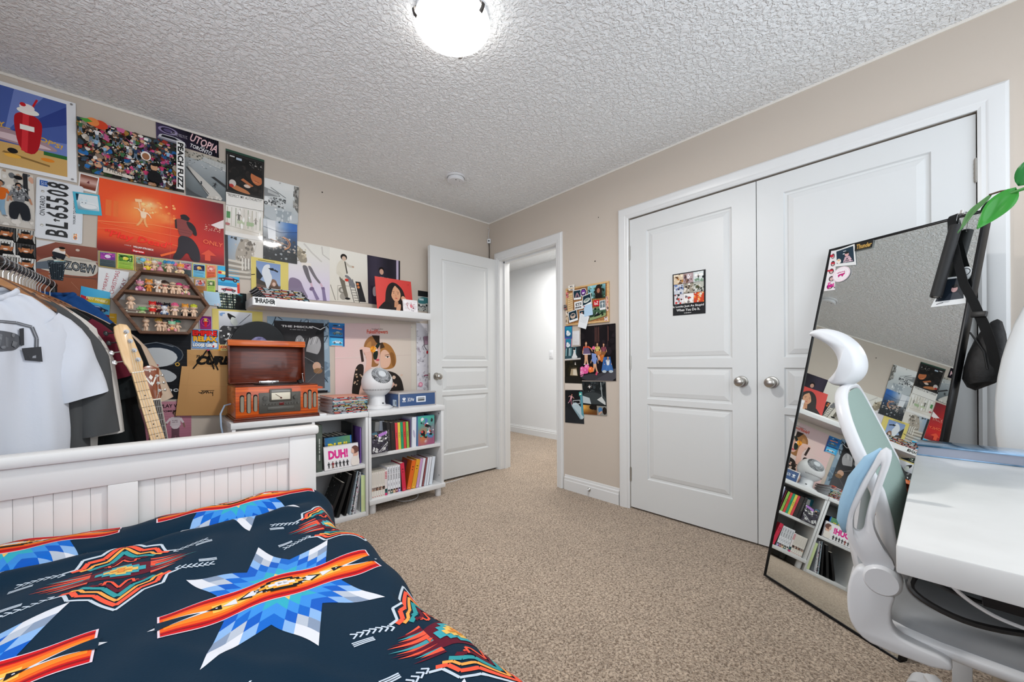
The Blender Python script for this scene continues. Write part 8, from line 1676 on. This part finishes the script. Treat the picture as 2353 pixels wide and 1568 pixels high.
def saw(o, front):
    """the old hand saw printed on the chest"""
    A_ = Art(.30, .20); g1, g2, g3 = '#5a5d63', '#8b8f96', '#3a3c40'
    A_.S([(0, .80), (.76, .83), (.88, .77), (.92, .56), (.92, .32)], .035, g1).S([(0, .80), (.76, .83), (.88, .77), (.92, .56), (.92, .32)], .012, g2).P([(0, .72), (.60, .66), (.79, .62), (.80, .40), (.72, .30), (0, .24)], g1).P([(.05, .66), (.60, .60), (.72, .44), (.66, .36), (.05, .30)], '#696d73').N(30, 5, [g1, '#7d8187', '#74787e'], (.02, .28, .76, .64), .02, .05).P([(.77, .72), (.81, .74), (.82, .42), (.79, .40)], g3).P([(.80, .36), (.95, .40), (.96, .11), (.83, .14)], g3).P([(.84, .29), (.91, .31), (.91, .18), (.86, .18)], g2)
    mb = MB()
    for pts, c, l in A_.ops:
        us = [q_[0] for q_ in pts]; n_ = max(1, int((max(us)-min(us))/.06))
        vs = []
        u0, u1 = min(us), max(us)
        for i in range(n_):
            pc = clip(clip(pts, 0, u0+(u1-u0)*i/n_, False), 0, u0+(u1-u0)*(i+1)/n_, True)
            if len(pc) < 3: continue
            out = []
            for u, v in pc:
                x = -.17+.31*u; z = -.41+.20*v; j = min(21.99, max(0, ((-.118-z)/.66)**(1/1.15)*22)); H_ = abs(front[int(j)][-1][0]); f_ = min(25.99, max(0, (x/H_+1)/2*26)); i0, j0 = int(f_), int(j); s1, t1 = f_-i0, j-j0
                yy = (front[j0][i0][1]*(1-s1)+front[j0][i0+1][1]*s1)*(1-t1)+(front[j0+1][i0][1]*(1-s1)+front[j0+1][i0+1][1]*s1)*t1
                out.append((x, yy-.0022-.00012*l, z))
            mb.add(out, [tuple(range(len(out)))], c)
    mb.build('printed_saw', PRINT, o, smooth=0, recalc=False)
garment('t_shirt', 'white t-shirt with a grey saw print hanging at the front of the rail', 't-shirt', -.745, 36, FW, .250, .68, .33, .088, .09, .045, 1, print_=saw, ang=74)
garment('t_shirt', 'washed grey long t-shirt right behind the white printed one', 't-shirt', -.625, 22, FG, .262, .86, .50, .070, .09, .045, 2, ang=84)
garment('t_shirt', 'plain cream white shirt between the grey and maroon ones', 't-shirt', -.545, 18, FWW, .262, .84, .50, .066, .09, .04, 3, ang=84)
garment('t_shirt', 'maroon shouldered black t-shirt behind the cream white one', 't-shirt', -.475, 18, FB2, .270, .95, .26, .085, .09, .04, 4, sleeve_m=FM, ang=72)
garment('t_shirt', 'faded black t-shirt behind the maroon shouldered one', 't-shirt', -.410, 15, FB2, .275, .95, .36, .085, .09, .04, 5, ang=78, flare=.16)
garment('t_shirt', 'deep black t-shirt in the middle of the rail', 't-shirt', -.345, 12, FB, .285, .98, .36, .085, .09, .04, 6, ang=76, flare=.16)
garment('t_shirt', 'black shirt with wide sleeves in front of the beige one', 't-shirt', -.285, 10, FB, .300, 1.0, .34, .085, .09, .04, 7, ang=74, flare=.16)
garment('shirt', 'beige short sleeved shirt near the far end of the rail', 'shirt', -.225, 8, FBE, .300, .62, .42, .080, .09, .035, 8, ang=68)
garment('shirt', 'bright blue shirt near the wall end of the rail', 'shirt', -.170, 6, FBL, .285, .62, .24, .075, .09, .03, 9)
jk = garment('jacket', 'blue denim jacket hanging last on the rail by the wall', 'jacket', -.105, 4, FDN, .225, .60, .45, .075, .08, .03, 10, cuff=FDN); jk.location.z += .075
for k, (y, tn, dk) in enumerate(((-.745, 36, 0), (-.700, 30, 1), (-.625, 22, 0), (-.590, 20, 1), (-.545, 18, 0), (-.510, 18, 1), (-.475, 18, 0), (-.440, 16, 1), (-.410, 15, 0), (-.375, 13, 1), (-.345, 12, 0), (-.315, 11, 1), (-.285, 10, 0), (-.255, 9, 1), (-.225, 8, 0), (-.170, 6, 0), (-.105, 4, 0))):
    hanger(y, tn, dk, ('pale wood hanger carrying the white printed t-shirt at the rail front' if k == 0 else '%s wooden hanger with a bright wire hook on the crowded rail, %s from the front' % ('dark' if dk else 'light', ORD[k-1] if k > 1 else 'next')))

# ================================================================== GUITARS
def place(o, bottom, top):
    b_, t_ = Vector(bottom), Vector(top); Z_ = (t_-b_).normalized(); F = Vector((.34, -1, 0)); F = (F-Z_*F.dot(Z_)).normalized(); X_ = (-F).cross(Z_)
    o.matrix_world = Matrix(((X_.x, -F.x, Z_.x, b_.x), (X_.y, -F.y, Z_.y, b_.y), (X_.z, -F.z, Z_.z, b_.z), (0, 0, 0, 1)))
DOT = mat('dark_inlay', '#1c1612', .5); FRET = mat('fret_wire', '#b8a888', .3, .9); STR = mat('guitar_string', '#c8c4bc', .3, .9)
bs = empty('bass_guitar', 'pale maple four string bass guitar neck standing beside the hanging clothes', 'guitar'); place(bs, (-2.335, -.65, .03), (-2.590, -.48, 1.219)); TL_ = (Vector((-2.590, -.48, 1.219))-Vector((-2.335, -.65, .03))).length
h0 = TL_
w = MB(); w.prism([(-.024, h0-.235), (-.030, h0-.20), (-.036, h0-.185), (-.040, h0-.05), (-.034, h0-.012), (-.012, h0), (.012, h0-.006), (.020, h0-.03), (.018, h0-.06), (.024, h0-.12), (.030, h0-.19), (.022, h0-.225), (.021, h0-.235)], -.014, 0, 'y', bev=.004); w.build('headstock', MAPLE, bs, smooth=.9)
w = MB(); w.loft([[(.0, 0, 0)]] if False else [[(-hw_, -.016, z), (hw_, -.016, z), (hw_, -.004, z), (hw_*.6, .008, z), (-hw_*.6, .008, z), (-hw_, -.004, z)] for hw_, z in ((.0215, h0-.232), (.024, h0-.5), (.030, .44), (.031, .34))]); w.build('neck', MAPLE, bs, smooth=.7)
w = MB(); w.box((-.021, -.0185, h0-.236), (.021, -.014, h0-.231)); w.build('nut', mat('bone_nut', '#e8e2d2', .4), bs)
zf = h0-.235; sc = .80
for i in range(1, 17):
    z = zf-sc*(1-2**(-i/12)); hw_ = .0215+.010*(zf-z)/.6; w = MB(); w.box((-hw_, -.0172, z-.0008), (hw_, -.0158, z+.0008)); w.build('fret', mat('dark_fret', '#5c4a34', .35, .6), bs)
    if i in (3, 5, 7, 9, 15): w = MB(); w.cyl((0, -.0168, z+.016), (0, -.0158, z+.016), .0028, n=10); w.build('inlay_dot', DOT, bs)
for i, z in enumerate((h0-.04, h0-.085, h0-.13, h0-.175)):
    w = MB(); w.cyl((.002+.004*i, -.014, z), (.002+.004*i, -.030, z), .0052, n=12); w.cyl((.002+.004*i, -.014, z), (.002+.004*i, -.016, z), .010, n=16); w.cyl((.002+.004*i, -.024, z), (.002+.004*i, -.028, z), .0062, n=12); w.build('string_post', STEEL, bs)
    w = MB(); w.cyl((-.036, -.006, z), (-.058, -.004, z), .003, n=8); w.ell((-.064, -.004, z), (.009, .003, .0125), 10, 6); w.build('tuning_key', BLACKM if i < 2 else STEEL, bs)
    x0 = .002+.004*i; x1 = -.013+.0087*i; w = MB(); w.tube([(x0, -.020, z), (x1, -.0195, zf), (x1*1.4, -.022, .10)], .0008, 5); w.build('string', STR, bs)
def body_shape(W_, H_, waist, n_=40):
    out = []
    for i in range(n_):
        a = 2*PI*i/n_; s_ = math.sin(a); r_ = W_*(1 if s_ < 0 else .80)*(1-waist*math.exp(-((s_-.12)/.32)**2)); out.append((r_*math.cos(a), H_/2+H_/2*s_))
    return out
w = MB(); w.prism(body_shape(.165, .44, .18), -.018, .022, 'y', bev=.006); w.build('body', wood('sunburst_body', '#3a1c0e', '#7a3c18', (5, 20, 5), .25, .5), bs, smooth=.9)
w = MB(); w.box((-.035, -.026, .08), (.035, -.018, .11), .002); w.build('bridge', STEEL, bs)
ac = empty('acoustic_guitar', 'acoustic guitar with a reddish wood headstock between the bass and the kraft bag', 'guitar'); place(ac, (-2.385, -.50, .02), (-2.505, -.40, 1.026)); h0 = (Vector((-2.505, -.40, 1.026))-Vector((-2.385, -.50, .02))).length
HEADW = wood('headstock_wood', '#6a2f14', '#a3562a', (30, 30, 4), .25, .5)
w = MB(); w.prism([(-.024, h0-.170), (-.034, h0-.150), (-.031, h0-.08), (-.038, h0-.018), (-.026, h0-.012), (-.012, h0-.002), (.012, h0-.002), (.026, h0-.012), (.038, h0-.018), (.031, h0-.08), (.034, h0-.150), (.024, h0-.170)], -.013, 0, 'y', bev=.002); hs = w.build('headstock', HEADW, ac, smooth=.8)
w = MB(); A = Art(.07, .17); A.T('Washburn', .5, .88, .72, '#e8e4da', h=.14, shear=.2, bold=.03).P([(.50, .80), (.55, .83), (.50, .86), (.45, .83)], '#e8e4da')
A.P([(.50, .74), (.62, .66), (.50, .58), (.38, .66)], '#efece4').P([(.18, .66), (.28, .66), (.46, .48), (.42, .44)], '#efece4').P([(.82, .66), (.72, .66), (.54, .48), (.58, .44)], '#efece4').P([(.50, .54), (.58, .47), (.50, .40), (.42, .47)], '#efece4')
A.put(w, lambda u, v: (-.035+.07*u, h0-.172+.17*v)); w.v = [(a, b_-.0133, c) for a, b_, c in w.v]; w.build('headstock_inlay', PRINT, hs, smooth=0, recalc=False)
for s_ in (-1, 1):
    for k in range(3):
        z = h0-.055-.037*k; w = MB(); w.cyl((s_*.024, -.013, z), (s_*.024, -.022, z), .0032, n=10); w.cyl((s_*.024, -.013, z), (s_*.024, -.0145, z), .0068, n=14); w.build('string_post', CHROME, ac)
        w = MB(); w.cyl((s_*.034, -.006, z), (s_*.044, -.006, z), .002, n=8); w.ell((s_*.049, -.006, z), (.006, .003, .007), 10, 6); w.build('tuning_key', CHROME, ac)
w = MB(); w.loft([[(-hw_, -.014, z), (hw_, -.014, z), (hw_, -.004, z), (hw_*.6, .010, z), (-hw_*.6, .010, z), (-hw_, -.004, z)] for hw_, z in ((.0225, h0-.172), (.027, .50), (.028, .44))]); w.build('neck', mat('rosewood', '#3a3330', .5), ac, smooth=.7)
w = MB(); w.box((-.0235, -.0185, h0-.174), (.0235, -.013, h0-.168)); w.build('nut', mat('bone_nut'), ac)
zf = h0-.172
for s_ in (-1, 1): w = MB(); w.tube([(s_*.0225, -.0142, zf), (s_*.027, -.0142, .50)], .0012, 5); w.build('neck_binding', mat('bone_nut'), ac)
for i in range(1, 13):
    z = zf-.645*(1-2**(-i/12)); hw_ = .0225+.0045*(zf-z)/.36; w = MB(); w.box((-hw_, -.0152, z-.0008), (hw_, -.0138, z+.0008)); w.build('fret', STEEL, ac)
    if i in (5, 7): w = MB(); w.cyl((0, -.0152, z+.014), (0, -.014, z+.014), .0028, n=10); w.build('inlay_dot', mat('bone_nut'), ac)
for i in range(6):
    x = -.0175+.007*i; w = MB(); w.tube([((-1 if i < 3 else 1)*.024*(.9), -.018, h0-.06-.035*(i if i < 3 else 5-i)), (x, -.0185, zf), (x*1.25, -.020, .12)], .0005, 5); w.build('string', STR, ac)
w = MB(); w.prism(body_shape(.20, .48, .20), -.012, .085, 'y', bev=.004); w.build('body', wood('spruce_top', '#c89a5c', '#dcb67c', (40, 30, 3), .3, .5), ac, smooth=.9)
w = MB(); w.cyl((0, -.0135, .34), (0, -.0118, .34), .05, n=32); w.build('sound_hole', RECESS, ac)
w = MB(); w.box((-.075, -.020, .115), (.075, -.012, .140), .003); w.build('bridge', mat('rosewood'), ac)
